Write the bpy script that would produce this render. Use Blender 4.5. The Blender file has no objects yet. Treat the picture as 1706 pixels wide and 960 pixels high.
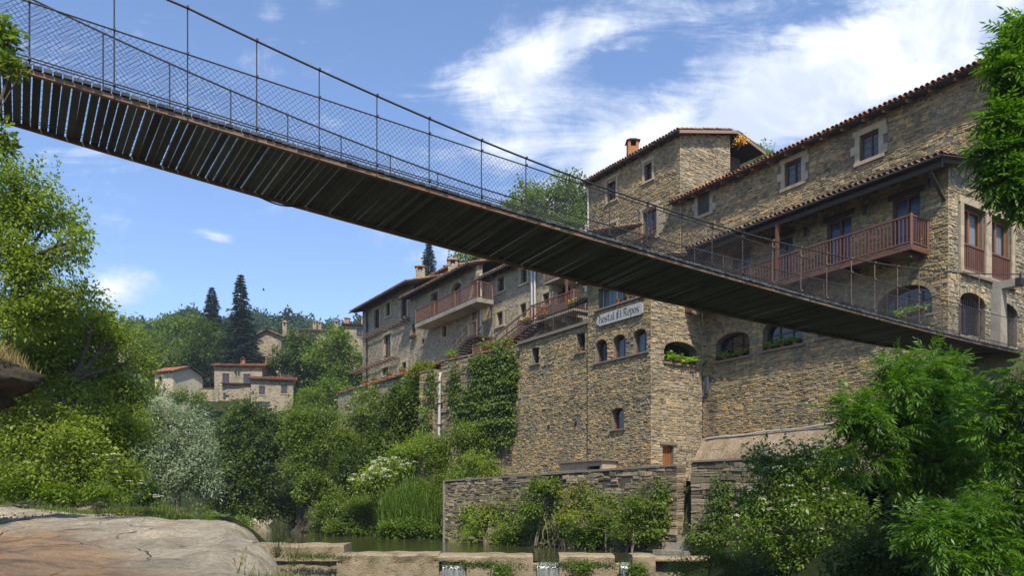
import bpy, math, random
import numpy as np
from mathutils import Vector, Matrix, noise
from mathutils.geometry import tessellate_polygon

# ------------------------------------------------------------ camera, world, sun, exposure
SC = bpy.context.scene
COL = SC.collection
cam = bpy.data.cameras.new('camera')
camo = bpy.data.objects.new('camera', cam)
COL.objects.link(camo)
camo.location = (0, 0, 0)
camo.rotation_euler = (math.radians(90), 0, 0)
cam.sensor_width = 36
cam.lens = 27.43
cam.shift_y = 0.2122
cam.clip_start = 0.05
cam.clip_end = 3000
SC.camera = camo
SC.view_settings.view_transform = 'Standard'
SC.view_settings.look = 'None'
SC.view_settings.exposure = 0.80
SC.view_settings.gamma = 1
SC.cycles.use_denoising = True
SC.cycles.max_bounces = 6
SC.cycles.diffuse_bounces = 4
SC.cycles.glossy_bounces = 3
SC.cycles.transmission_bounces = 4
SC.cycles.transparent_max_bounces = 12
SC.cycles.caustics_reflective = False
SC.cycles.caustics_refractive = False
SC.render.film_transparent = False

SUN_EL = math.radians(52)
SUN_DIR = Vector((0.10, -0.99, 0)).normalized()          # horizontal direction towards the sun
SUN_V = Vector((SUN_DIR.x * math.cos(SUN_EL), SUN_DIR.y * math.cos(SUN_EL), math.sin(SUN_EL)))
ld = bpy.data.lights.new('sun', 'SUN')
ld.energy = 3.5
ld.angle = math.radians(2.5)
ld.color = (1.0, 0.92, 0.78)
lo = bpy.data.objects.new('sun', ld)
COL.objects.link(lo)
lo.rotation_euler = SUN_V.to_track_quat('Z', 'Y').to_euler()
lo.location = (0, 0, 60)


class NT:
    """small helper to write node trees"""
    def __init__(s, tree):
        s.t = tree; s.n = tree.nodes; s.l = tree.links

    def node(s, typ, ins=None, **kw):
        nd = s.n.new(typ)
        for k, v in kw.items():
            setattr(nd, k, v)
        for k, v in (ins or {}).items():
            s.put(nd.inputs[k], v)
        return nd

    def put(s, sock, v):
        if isinstance(v, bpy.types.NodeSocket):
            s.l.new(v, sock)
        elif isinstance(v, bpy.types.Node):
            s.l.new(v.outputs[0], sock)
        else:
            if sock.type == 'RGBA' and len(v) == 3:
                v = (*v, 1)
            sock.default_value = v

    def math(s, op, a, b=0.0, c=0.0, clamp=False):
        nd = s.n.new('ShaderNodeMath'); nd.operation = op; nd.use_clamp = clamp
        s.put(nd.inputs[0], a); s.put(nd.inputs[1], b); s.put(nd.inputs[2], c)
        return nd.outputs[0]

    def vmath(s, op, a, b=(0, 0, 0)):
        nd = s.n.new('ShaderNodeVectorMath'); nd.operation = op
        s.put(nd.inputs[0], a)
        if op == 'SCALE':
            s.put(nd.inputs['Scale'], b)
        else:
            s.put(nd.inputs[1], b)
        return nd.outputs[0]

    def noise(s, vec, scale, detail=4, rough=0.55, dist=0.0):
        nd = s.n.new('ShaderNodeTexNoise')
        if vec is not None:
            s.put(nd.inputs['Vector'], vec)
        nd.inputs['Scale'].default_value = scale
        nd.inputs['Detail'].default_value = detail
        nd.inputs['Roughness'].default_value = rough
        nd.inputs['Distortion'].default_value = dist
        return nd.outputs['Fac']

    def ramp(s, fac, stops, interp='LINEAR'):
        nd = s.n.new('ShaderNodeValToRGB'); cr = nd.color_ramp; cr.interpolation = interp
        while len(cr.elements) > 1:
            cr.elements.remove(cr.elements[0])
        for i, (p, c) in enumerate(stops):
            e = cr.elements[0] if i == 0 else cr.elements.new(p)
            e.position = p
            e.color = (*c, 1) if len(c) == 3 else c
        s.put(nd.inputs[0], fac)
        return nd.outputs[0]

    def mix(s, fac, a, b, blend='MIX'):
        nd = s.n.new('ShaderNodeMix'); nd.data_type = 'RGBA'; nd.blend_type = blend
        s.put(nd.inputs[0], fac); s.put(nd.inputs[6], a); s.put(nd.inputs[7], b)
        return nd.outputs[2]

    def sstep(s, x, a, b):
        nd = s.n.new('ShaderNodeMapRange'); nd.interpolation_type = 'SMOOTHSTEP'
        s.put(nd.inputs['Value'], x)
        nd.inputs['From Min'].default_value = a; nd.inputs['From Max'].default_value = b
        return nd.outputs[0]


W = bpy.data.worlds.new('World'); SC.world = W; W.use_nodes = True
W.node_tree.nodes.clear()
w = NT(W.node_tree)
sky = w.node('ShaderNodeTexSky', sky_type='NISHITA', sun_disc=False, sun_elevation=SUN_EL,
             sun_rotation=math.atan2(SUN_DIR.x, SUN_DIR.y), altitude=800, air_density=1.1, dust_density=0.35, ozone_density=2.2)
geo = w.node('ShaderNodeTexCoord')
dirv = geo.outputs['Generated']
sep = w.node('ShaderNodeSeparateXYZ', {0: dirv})
den = w.math('MAXIMUM', sep.outputs[1], 0.08)
cu = w.math('DIVIDE', sep.outputs[0], den)
cw = w.math('DIVIDE', sep.outputs[2], den)


def blob(px, py, rx, ry, ang, amp):
    """soft elliptic patch of cloud on the sky, in the sky's own tangent coordinates"""
    u0 = (px - 853) / 1300; w0 = (842 - py) / 1300
    a = math.radians(ang); ca, sa = math.cos(a), math.sin(a)
    du = w.math('SUBTRACT', cu, u0); dw = w.math('SUBTRACT', cw, w0)
    p = w.math('ADD', w.math('MULTIPLY', du, ca * 1300 / rx), w.math('MULTIPLY', dw, sa * 1300 / rx))
    q = w.math('ADD', w.math('MULTIPLY', du, -sa * 1300 / ry), w.math('MULTIPLY', dw, ca * 1300 / ry))
    r2 = w.math('ADD', w.math('MULTIPLY', p, p), w.math('MULTIPLY', q, q))
    return w.math('MULTIPLY', w.math('EXPONENT', w.math('MULTIPLY', r2, -1.0)), amp)


blobs = [(1230, 185, 310, 100, 22, 1.25), (1480, 95, 230, 75, 28, 1.05), (1000, 300, 130, 60, 30, 0.9),
         (870, 125, 105, 130, 60, 0.72), (960, 60, 190, 45, 30, 0.75), (820, 230, 90, 50, 20, 0.55),
         (1180, 20, 200, 28, 10, 0.5), (1640, 5, 150, 30, 15, 0.5), (1700, 120, 200, 120, 0, 0.7),
         (362, 396, 32, 11, -12, 0.85), (540, 8, 40, 22, 10, 0.55), (455, 15, 30, 30, 50, 0.5),
         (200, 478, 95, 30, 10, 0.75), (250, 300, 260, 60, -20, 0.25), (560, 330, 190, 34, -12, 0.42), (400, 180, 300, 60, -15, 0.22), (740, 425, 60, 22, 10, 0.5),
         (2300, 300, 500, 300, 10, 0.9), (-500, 200, 500, 160, 0, 0.6)]
tot = None
for b in blobs:
    v = blob(*b)
    tot = v if tot is None else w.math('ADD', tot, v)
comb = w.node('ShaderNodeCombineXYZ', {0: cu, 1: cw, 2: 0.0})
rot = w.node('ShaderNodeMapping', {'Vector': comb.outputs[0]})
rot.inputs['Rotation'].default_value = (0, 0, math.radians(-28))
rot.inputs['Scale'].default_value = (0.6, 2.3, 1)
n1 = w.noise(rot.outputs[0], 6.5, 12, 0.66, 0.8)
n2 = w.noise(comb.outputs[0], 17, 12, 0.68, 0.5)
nn = w.math('ADD', w.math('MULTIPLY', n1, 2.7), w.math('MULTIPLY', n2, 1.1))
cl = w.math('ADD', tot, w.math('SUBTRACT', nn, 2.16))
cfac = w.sstep(cl, -0.05, 1.05)
cfac = w.math('MULTIPLY', cfac, w.sstep(sep.outputs[2], 0.0, 0.12))
shade = w.noise(comb.outputs[0], 7.5, 10, 0.6, 0.6)
ccol = w.mix(w.sstep(shade, 0.36, 0.66), (3.0, 3.35, 3.95), (5.0, 5.1, 5.3))
skyc = w.mix(1.0, sky.outputs[0], (0.76, 0.78, 0.86), 'MULTIPLY')
mixc = w.mix(w.math('MULTIPLY', cfac, 0.93), skyc, ccol)
bg = w.node('ShaderNodeBackground', {0: mixc})
bg.inputs[1].default_value = 0.15
w.node('ShaderNodeOutputWorld', {0: bg.outputs[0]})

# ------------------------------------------------------------ helpers
rnd = random.Random(7)
RS = np.random.RandomState(11)
ORI = {}                                   # world origin of every object that has children


def at(px, py, Y):
    return Vector(((px - 853) / 1300 * Y, Y, (842 - py) / 1300 * Y))


def tag(o, label=None, cat=None, group=None, kind=None):
    if label: o['label'] = label
    if cat: o['category'] = cat
    if group: o['group'] = group
    if kind: o['kind'] = kind
    return o


def thing(name, label, cat, loc, group=None):
    o = bpy.data.objects.new(name, None)
    COL.objects.link(o); o.location = loc
    o.empty_display_size = 0.3
    ORI[o.name] = Vector(loc)
    return tag(o, label, cat, group)


class MB:
    def __init__(s):
        s.v = []; s.f = []; s.m = []; s.np = []

    def add(s, vs, fs, mi=0):
        b = len(s.v)
        s.v.extend([tuple(p) for p in vs])
        for f in fs:
            s.f.append(tuple(i + b for i in f)); s.m.append(mi)

    def hexa(s, c, mi=0):
        """eight corners: bottom 0-3, top 4-7"""
        s.add(c, [(0, 3, 2, 1), (4, 5, 6, 7), (0, 1, 5, 4), (1, 2, 6, 5), (2, 3, 7, 6), (3, 0, 4, 7)], mi)

    def beam(s, a, b, wd, ht, up=Vector((0, 0, 1)), mi=0):
        a = Vector(a); b = Vector(b); d = (b - a).normalized()
        x = d.cross(up)
        if x.length < 1e-4: x = d.cross(Vector((1, 0, 0)))
        x.normalize(); y = x.cross(d).normalized()
        x = x * wd / 2; y = y * ht / 2
        s.hexa([a - x - y, a + x - y, b + x - y, b - x - y, a - x + y, a + x + y, b + x + y, b - x + y], mi)

    def tube(s, pts, r, n=6, mi=0, cap=True):
        pts = [Vector(p) for p in pts]
        rs = r if isinstance(r, (list, tuple)) else [r] * len(pts)
        rings = []; ref = None
        for i, p in enumerate(pts):
            d = (pts[min(i + 1, len(pts) - 1)] - pts[max(i - 1, 0)]).normalized()
            if ref is None:
                ref = d.orthogonal().normalized()
            x = (ref - d * ref.dot(d)).normalized(); ref = x
            y = d.cross(x)
            rings.append([p + (x * math.cos(t) + y * math.sin(t)) * rs[i] for t in [2 * math.pi * k / n for k in range(n)]])
        vs = [q for rg in rings for q in rg]; fs = []
        for i in range(len(pts) - 1):
            for k in range(n):
                k2 = (k + 1) % n
                fs.append((i * n + k, i * n + k2, (i + 1) * n + k2, (i + 1) * n + k))
        if cap:
            fs.append(tuple(range(n))[::-1]); fs.append(tuple((len(pts) - 1) * n + k for k in range(n)))
        s.add(vs, fs, mi)

    def lathe(s, c, prof, n=14, mi=0):
        c = Vector(c); vs = []; fs = []
        for r, z in prof:
            for k in range(n):
                t = 2 * math.pi * k / n
                vs.append(c + Vector((r * math.cos(t), r * math.sin(t), z)))
        for i in range(len(prof) - 1):
            for k in range(n):
                k2 = (k + 1) % n
                fs.append((i * n + k, i * n + k2, (i + 1) * n + k2, (i + 1) * n + k))
        fs.append(tuple(range(n))[::-1]); fs.append(tuple((len(prof) - 1) * n + k for k in range(n)))
        s.add(vs, fs, mi)

    def quads(s, arr, mi=0):
        """arr: (N,4,3) numpy array of loose quads"""
        s.np.append((np.asarray(arr, dtype=np.float32), mi))

    def build(s, name, mats, parent=None, loc=None, smooth=False):
        if not isinstance(mats, (list, tuple)): mats = [mats]
        org = ORI.get(parent.name, Vector((0, 0, 0))) if parent is not None else Vector([float(q) for q in loc] if loc is not None else (0, 0, 0))
        V = [np.array(s.v, dtype=np.float32).reshape(-1, 3)]
        cnt = [len(f) for f in s.f]; loops = [i for f in s.f for i in f]
        L = [np.array(loops, dtype=np.int32)]; CN = [np.array(cnt, dtype=np.int32)]; MI = [np.array(s.m, dtype=np.int32)]
        base = len(s.v)
        for a, mi in s.np:
            n = len(a)
            V.append(a.reshape(-1, 3)); L.append(np.arange(base, base + 4 * n, dtype=np.int32))
            CN.append(np.full(n, 4, dtype=np.int32)); MI.append(np.full(n, mi, dtype=np.int32)); base += 4 * n
        V = np.concatenate(V) - np.array(org, dtype=np.float32); L = np.concatenate(L); CN = np.concatenate(CN); MI = np.concatenate(MI)
        me = bpy.data.meshes.new(name)
        me.vertices.add(len(V)); me.vertices.foreach_set('co', V.ravel())
        me.loops.add(len(L)); me.loops.foreach_set('vertex_index', L)
        me.polygons.add(len(CN))
        st = np.zeros(len(CN), dtype=np.int32); st[1:] = np.cumsum(CN)[:-1]
        me.polygons.foreach_set('loop_start', st); me.polygons.foreach_set('loop_total', CN)
        me.polygons.foreach_set('material_index', MI)
        me.polygons.foreach_set('use_smooth', np.full(len(CN), bool(smooth)))
        me.update(calc_edges=True)
        for m in mats: me.materials.append(m)
        o = bpy.data.objects.new(name, me); COL.objects.link(o)
        if parent is not None:
            o.parent = parent
        else:
            o.location = org
        ORI[o.name] = org
        return o


def grid_mesh(mb, P, mi=0):
    """P: (a,b,3) numpy grid"""
    a, b = P.shape[:2]; base = len(mb.v)
    mb.v.extend(map(tuple, P.reshape(-1, 3)))
    for i in range(a - 1):
        for j in range(b - 1):
            k = base + i * b + j
            mb.f.append((k, k + 1, k + b + 1, k + b)); mb.m.append(mi)


def copy_thing(root, loc, label=None, rz=0, sc=1):
    r = root.copy(); COL.objects.link(r); r.location = loc
    r.rotation_euler = (0, 0, rz); r.scale = (sc, sc, sc)
    if label: r['label'] = label
    for ch in list(root.children):
        c = ch.copy(); COL.objects.link(c); c.parent = r
        for g in ch.children:
            d = g.copy(); COL.objects.link(d); d.parent = c
    return r


class Frame:
    def __init__(s, o, d, n):
        s.o = Vector((o[0], o[1])); s.d = Vector(d).normalized(); s.n = Vector(n).normalized()

    def P(s, a, z, o=0.0):
        return Vector((s.o.x + s.d.x * a + s.n.x * o, s.o.y + s.d.y * a + s.n.y * o, z))

    def hit(s, px, py, o=0.0):
        r = (px - 853) / 1300
        bx = s.o.x + s.n.x * o; by = s.o.y + s.n.y * o
        a = (r * by - bx) / (s.d.x - r * s.d.y)
        Y = by + s.d.y * a
        return a, (842 - py) / 1300 * Y

    def box(s, mb, a0, a1, z0, z1, o0, o1, mi=0):
        mb.hexa([s.P(a0, z0, o0), s.P(a1, z0, o0), s.P(a1, z0, o1), s.P(a0, z0, o1),
                 s.P(a0, z1, o0), s.P(a1, z1, o0), s.P(a1, z1, o1), s.P(a0, z1, o1)], mi)

    def hole(s, x0, y0, x1, y1, rise=0.0, o=0.0):
        xm = (x0 + x1) / 2; ym = (y0 + y1) / 2
        a0 = s.hit(x0, ym, o)[0]; a1 = s.hit(x1, ym, o)[0]
        zt = s.hit(xm, y0, o)[1]; zb = s.hit(xm, y1, o)[1]
        return (min(a0, a1), max(a0, a1), zb, zt, rise)


# ------------------------------------------------------------ materials
MATS = {}


def new_mat(name):
    m = bpy.data.materials.new(name); m.use_nodes = True
    m.node_tree.nodes.clear()
    t = NT(m.node_tree); MATS[name] = m
    out = t.node('ShaderNodeOutputMaterial')
    return m, t, out


def bump(t, h, strength=0.5, dist=0.02, nrm=None):
    b = t.node('ShaderNodeBump', {'Height': h, 'Strength': strength, 'Distance': dist})
    return b.outputs[0]


def pbr(name, col, rough=0.8, metal=0.0, var=0.18, scale=6.0, bmp=0.3, bdist=0.01, spec=0.4, per_island=0.0, grime=None):
    m, t, out = new_mat(name)
    tc = t.node('ShaderNodeTexCoord').outputs['Object']
    n = t.noise(tc, scale, 6, 0.6)
    k = t.math('ADD', t.math('MULTIPLY', n, 2 * var), 1 - var)
    if per_island:
        g = t.node('ShaderNodeNewGeometry')
        k = t.math('MULTIPLY', k, t.math('ADD', t.math('MULTIPLY', g.outputs['Random Per Island'], 2 * per_island), 1 - per_island))
    c = t.node('ShaderNodeVectorMath', {0: col, 'Scale': k}, operation='SCALE').outputs[0]
    if grime:
        g2 = t.noise(tc, scale * 0.35, 7, 0.65)
        c = t.mix(t.math('MULTIPLY', t.sstep(g2, 0.48, 0.68), 0.75), c, grime)
    b = t.node('ShaderNodeBsdfPrincipled', {'Base Color': c, 'Roughness': rough, 'Metallic': metal, 'Specular IOR Level': spec})
    if bmp:
        nb = t.noise(tc, scale * 5, 5, 0.6)
        t.put(b.inputs['Normal'], bump(t, nb, bmp, bdist))
    t.put(out.inputs[0], b.outputs[0])
    return m


def stone_mat(name, ramp, dark=(0.07, 0.065, 0.055), moss=0.0):
    """loose laid stones: colour from each stone island, lichen and weathering from noise"""
    m, t, out = new_mat(name)
    tc = t.node('ShaderNodeTexCoord').outputs['Object']
    g = t.node('ShaderNodeNewGeometry')
    r = g.outputs['Random Per Island']
    big = t.noise(tc, 0.35, 5, 0.6)
    pick = t.math('ADD', t.math('MULTIPLY', r, 0.8), t.math('MULTIPLY', t.math('SUBTRACT', big, 0.4), 1.0), clamp=True)
    c = t.ramp(pick, ramp)
    n = t.noise(tc, 14, 7, 0.7)
    k = t.math('ADD', t.math('MULTIPLY', n, 1.1), 0.45)
    c = t.node('ShaderNodeVectorMath', {0: c, 'Scale': k}, operation='SCALE').outputs[0]
    # grey-white lichen and dark weather stains with shapes of their own
    li = t.sstep(t.noise(tc, 3.1, 8, 0.72), 0.56, 0.70)
    c = t.mix(t.math('MULTIPLY', li, 0.45), c, (0.34, 0.33, 0.28))
    mp = t.node('ShaderNodeMapping', {'Vector': tc}); mp.inputs['Scale'].default_value = (1, 1, 0.22)
    st = t.sstep(t.noise(mp.outputs[0], 0.85, 7, 0.65), 0.50, 0.68)
    c = t.mix(t.math('MULTIPLY', st, 0.5), c, dark)
    if moss:
        mo = t.sstep(t.noise(tc, 1.3, 7, 0.7), 0.55, 0.66)
        c = t.mix(t.math('MULTIPLY', mo, moss), c, (0.075, 0.085, 0.03))
    b = t.node('ShaderNodeBsdfPrincipled', {'Base Color': c, 'Roughness': 0.88, 'Specular IOR Level': 0.25})
    nb = t.noise(tc, 32, 6, 0.7)
    t.put(b.inputs['Normal'], bump(t, nb, 0.7, 0.02))
    t.put(out.inputs[0], b.outputs[0])
    return m


def rubble_mat(name, cols, mortar, sc=4.2, bd=0.05, mk=0.5):
    """rubble bedded in pale mortar, read from a distance"""
    m, t, out = new_mat(name)
    tc = t.node('ShaderNodeTexCoord').outputs['Object']
    wn = t.node('ShaderNodeTexNoise', {'Vector': tc, 'Scale': 2.2, 'Detail': 3.0})
    wv = t.vmath('ADD', tc, t.vmath('SCALE', wn.outputs['Color'], 0.22))
    mp = t.node('ShaderNodeMapping', {'Vector': wv}); mp.inputs['Scale'].default_value = (1, 1, 2.1)
    v1 = t.node('ShaderNodeTexVoronoi', {'Vector': mp.outputs[0], 'Scale': sc}, feature='F1')
    v2 = t.node('ShaderNodeTexVoronoi', {'Vector': mp.outputs[0], 'Scale': sc}, feature='DISTANCE_TO_EDGE')
    sp = t.node('ShaderNodeSeparateColor', {0: v1.outputs['Color']})
    c = t.ramp(sp.outputs[0], cols)
    n = t.noise(tc, 9, 7, 0.7)
    c = t.node('ShaderNodeVectorMath', {0: c, 'Scale': t.math('ADD', t.math('MULTIPLY', n, 0.9), 0.55)}, operation='SCALE').outputs[0]
    edge = t.sstep(v2.outputs['Distance'], 0.02, 0.11)
    c = t.mix(edge, t.mix(t.math('MULTIPLY', n, mk), mortar, (0.16, 0.14, 0.11)), c)
    # patches where the joints are rendered over
    pl = t.sstep(t.noise(tc, 0.8, 6, 0.7), 0.52, 0.66)
    c = t.mix(t.math('MULTIPLY', pl, 0.55), c, mortar)
    mp2 = t.node('ShaderNodeMapping', {'Vector': tc}); mp2.inputs['Scale'].default_value = (1, 1, 0.3)
    st = t.sstep(t.noise(mp2.outputs[0], 0.7, 7, 0.65), 0.52, 0.7)
    c = t.mix(t.math('MULTIPLY', st, 0.5), c, (0.09, 0.08, 0.065))
    b = t.node('ShaderNodeBsdfPrincipled', {'Base Color': c, 'Roughness': 0.9, 'Specular IOR Level': 0.2})
    h = t.math('ADD', edge, t.math('MULTIPLY', n, 0.7))
    t.put(b.inputs['Normal'], bump(t, h, 0.8, bd))
    t.put(out.inputs[0], b.outputs[0])
    return m


def leaf_mat(name, ca, cb, trans=0.35, rough=0.5, back=None, spec=0.35):
    m, t, out = new_mat(name)
    g = t.node('ShaderNodeNewGeometry')
    tc = t.node('ShaderNodeTexCoord').outputs['Object']
    n = t.noise(tc, 0.9, 3, 0.6)
    f = t.math('ADD', t.math('MULTIPLY', g.outputs['Random Per Island'], 0.65), t.math('MULTIPLY', t.math('SUBTRACT', n, 0.32), 0.9), clamp=True)
    c = t.mix(f, ca, cb)
    if back:
        c = t.mix(g.outputs['Backfacing'], c, back)
    b = t.node('ShaderNodeBsdfPrincipled', {'Base Color': c, 'Roughness': rough, 'Specular IOR Level': spec})
    tr = t.node('ShaderNodeBsdfTranslucent', {0: t.mix(1.0, c, (1.5, 1.65, 0.6), 'MULTIPLY')})
    mx = t.node('ShaderNodeMixShader', {0: trans, 1: b.outputs[0], 2: tr.outputs[0]})
    t.put(out.inputs[0], mx.outputs[0])
    return m


def glass_mat(name, tint, alpha=0.35):
    m, t, out = new_mat(name)
    d = t.node('ShaderNodeBsdfPrincipled', {'Base Color': tint, 'Roughness': 0.04, 'Specular IOR Level': 0.8})
    tr = t.node('ShaderNodeBsdfTransparent', {0: (0.75, 0.8, 0.82)})
    mx = t.node('ShaderNodeMixShader', {0: alpha, 1: d.outputs[0], 2: tr.outputs[0]})
    t.put(out.inputs[0], mx.outputs[0])
    return m


S_RAMP = [(0.0, (0.11, 0.088, 0.052)), (0.18, (0.22, 0.172, 0.098)), (0.38, (0.33, 0.25, 0.135)), (0.55, (0.24, 0.205, 0.135)),
          (0.72, (0.40, 0.29, 0.145)), (0.87, (0.46, 0.29, 0.115)), (1.0, (0.46, 0.37, 0.23))]
S_DARK = [(0.0, (0.10, 0.08, 0.052)), (0.35, (0.21, 0.168, 0.11)), (0.7, (0.31, 0.24, 0.155)), (1.0, (0.42, 0.33, 0.21))]
S_SUNLIT = [(0.0, (0.12, 0.105, 0.075)), (0.22, (0.24, 0.20, 0.135)), (0.45, (0.34, 0.27, 0.165)), (0.6, (0.29, 0.26, 0.20)), (0.8, (0.44, 0.32, 0.175)), (1.0, (0.48, 0.39, 0.25))]
M_stone = stone_mat('wall_stone', S_RAMP)
M_stone_sunlit = stone_mat('sunlit_wall_stone', S_SUNLIT)  # lighter copy of the wall stone for sun-facing sides, sunlight put into its colour
M_stone_dark = stone_mat('old_wall_stone', S_DARK, moss=0.75)
M_mortar = pbr('mortar', (0.15, 0.13, 0.10), 0.95, var=0.35, scale=5, bmp=0.8, bdist=0.02)
M_mortar_dark = pbr('dark_mortar', (0.075, 0.066, 0.052), 0.95, var=0.35, scale=5, bmp=0.8, bdist=0.02)
RUB = [(0.0, (0.16, 0.13, 0.09)), (0.35, (0.31, 0.25, 0.17)), (0.65, (0.42, 0.33, 0.21)), (0.85, (0.29, 0.26, 0.20)), (1.0, (0.48, 0.36, 0.22))]
M_rubble = rubble_mat('rubble_masonry', RUB, (0.42, 0.35, 0.24))
M_rubble_far = rubble_mat('pale_rubble_masonry', RUB, (0.40, 0.34, 0.25), 3.0)
M_plaster = pbr('cream_plaster', (0.50, 0.42, 0.30), 0.9, var=0.14, scale=1.2, bmp=0.3, grime=(0.35, 0.28, 0.19))
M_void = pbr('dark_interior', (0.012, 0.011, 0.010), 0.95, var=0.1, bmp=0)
M_sand = pbr('sandstone_trim', (0.38, 0.30, 0.20), 0.85, var=0.2, scale=4, bmp=0.5, per_island=0.12, grime=(0.24, 0.20, 0.14))
M_slate = pbr('slate_sill', (0.19, 0.155, 0.12), 0.8, var=0.3, scale=5, bmp=0.5)
M_wood = pbr('red_brown_wood', (0.135, 0.055, 0.032), 0.55, var=0.3, scale=8, bmp=0.3, per_island=0.25)
M_wood_old = pbr('weathered_brown_wood', (0.115, 0.075, 0.052), 0.75, var=0.35, scale=8, bmp=0.5, per_island=0.25)
M_wood_dark = pbr('dark_beam_wood', (0.06, 0.04, 0.026), 0.8, var=0.35, scale=8, bmp=0.5, per_island=0.2)
M_rafter = pbr('pale_rafter_wood', (0.26, 0.18, 0.12), 0.8, var=0.3, scale=8, bmp=0.5, per_island=0.3)
M_door = pbr('orange_brown_door_wood', (0.24, 0.085, 0.028), 0.6, var=0.25, scale=6, bmp=0.4)
M_plank = pbr('weathered_deck_plank', (0.050, 0.058, 0.064), 0.8, var=0.55, scale=3, bmp=0.6, per_island=0.55)
M_rust = pbr('rusty_steel', (0.20, 0.13, 0.09), 0.75, 0.1, var=0.4, scale=5, bmp=0.5, grime=(0.30, 0.12, 0.045))
M_steel = pbr('dark_steel', (0.075, 0.065, 0.06), 0.55, 0.6, var=0.4, scale=12, bmp=0.2)
M_wire = pbr('galvanised_wire', (0.13, 0.12, 0.115), 0.6, 0.4, var=0.3, scale=3, bmp=0)
M_iron = pbr('black_iron', (0.03, 0.027, 0.025), 0.6, 0.3, var=0.3, bmp=0)
M_zinc = pbr('pale_metal_pipe', (0.50, 0.50, 0.47), 0.5, 0.2, var=0.15, bmp=0)
M_bluepipe = pbr('slate_blue_pipe', (0.055, 0.07, 0.10), 0.45, 0, var=0.1, bmp=0)
M_tile = pbr('clay_tile', (0.30, 0.125, 0.065), 0.85, var=0.35, scale=5, bmp=0.5, per_island=0.42, grime=(0.19, 0.155, 0.11))
M_tile_old = pbr('weathered_clay_tile', (0.25, 0.145, 0.09), 0.9, var=0.35, scale=4, bmp=0.5, per_island=0.45, grime=(0.15, 0.13, 0.10))
M_tile_red = pbr('bright_clay_tile', (0.40, 0.155, 0.08), 0.85, var=0.3, scale=3, bmp=0.5, per_island=0.35, grime=(0.33, 0.2, 0.13))
M_brick = pbr('orange_brick', (0.36, 0.14, 0.06), 0.85, var=0.3, scale=5, bmp=0.6, grime=(0.2, 0.12, 0.08))
M_terra = pbr('terracotta', (0.33, 0.09, 0.045), 0.8, var=0.2, bmp=0.2)
M_glass = glass_mat('window_glass', (0.02, 0.025, 0.03), 0.62)
M_glass_dark = glass_mat('dark_window_glass', (0.012, 0.014, 0.016), 0.08)
M_curtain = pbr('white_curtain', (0.62, 0.64, 0.68), 0.9, var=0.1, bmp=0)
M_curtain_sky = pbr('curtain_with_sky_reflection', (0.30, 0.37, 0.52), 0.9, var=0.15, bmp=0)  # curtain cloth with the panes' blue sky reflection painted into its colour
M_concrete = pbr('old_concrete', (0.30, 0.265, 0.205), 0.9, var=0.25, scale=2.5, bmp=0.7, bdist=0.02, grime=(0.14, 0.12, 0.08))
M_weir = pbr('sandy_concrete', (0.30, 0.235, 0.15), 0.9, var=0.45, scale=3.5, bmp=1.0, bdist=0.05, grime=(0.12, 0.10, 0.05))
M_board = pbr('whitewashed_board', (0.38, 0.37, 0.35), 0.8, var=0.3, scale=6, bmp=0.4, grime=(0.28, 0.26, 0.24))
M_black = pbr('black_paint', (0.012, 0.012, 0.014), 0.6, var=0.1, bmp=0)
M_bark = pbr('bark', (0.115, 0.09, 0.065), 0.95, var=0.4, scale=7, bmp=1.0, bdist=0.03)
M_twig = pbr('pale_twig', (0.22, 0.17, 0.12), 0.9, var=0.3, scale=7, bmp=0.3)

L_oak = leaf_mat('leaf_fresh_green', (0.1037, 0.1612, 0.0153), (0.3172, 0.3744, 0.0553), 0.45)
L_mid = leaf_mat('leaf_mid_green', (0.0732, 0.13, 0.0136), (0.2196, 0.2808, 0.0382), 0.42)
L_dark = leaf_mat('leaf_dark_green', (0.039, 0.078, 0.0119), (0.122, 0.1716, 0.0272), 0.34)
L_bright = leaf_mat('leaf_bright_green', (0.0732, 0.1352, 0.0102), (0.183, 0.26, 0.0255), 0.42)
L_yellow = leaf_mat('leaf_yellow_green', (0.1342, 0.1664, 0.017), (0.3294, 0.3016, 0.0298), 0.4)
L_silver = leaf_mat('leaf_silver_willow', (0.12, 0.17, 0.09), (0.32, 0.38, 0.26), 0.22, 0.5, back=(0.42, 0.47, 0.37))
L_ash = leaf_mat('leaf_ash', (0.0427, 0.1092, 0.0085), (0.1342, 0.2496, 0.0187), 0.42, 0.42, spec=0.4)
L_lime = leaf_mat('leaf_lime_green', (0.122, 0.1976, 0.017), (0.2928, 0.364, 0.0425), 0.42)
L_elder = leaf_mat('leaf_elder', (0.061, 0.1248, 0.0119), (0.1708, 0.2496, 0.0298), 0.34, 0.4)
L_ivy = leaf_mat('leaf_ivy', (0.0488, 0.0936, 0.0119), (0.1586, 0.208, 0.0298), 0.3, 0.5, spec=0.3)
L_con = leaf_mat('needle_blue_green', (0.018, 0.042, 0.024), (0.05, 0.09, 0.055), 0.15, 0.6)
L_far_hazy = leaf_mat('leaf_far_hazy', (0.030, 0.058, 0.028), (0.065, 0.105, 0.045), 0.2, 0.7)  # leaf green tinted bluish: the haze of distance is mixed into the colour
L_grass = leaf_mat('grass_blade', (0.0671, 0.1144, 0.0153), (0.1708, 0.208, 0.0382), 0.35)
L_dry = leaf_mat('dry_grass_blade', (0.24, 0.18, 0.07), (0.40, 0.31, 0.15), 0.3)
L_pot = leaf_mat('leaf_pot_plant', (0.1098, 0.208, 0.0153), (0.2318, 0.3744, 0.0382), 0.35, 0.35)
M_flower_w = pbr('cream_blossom', (0.72, 0.68, 0.50), 0.8, var=0.1, bmp=0)
M_flower_r = pbr('red_petal', (0.55, 0.03, 0.02), 0.7, var=0.1, bmp=0)
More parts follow.
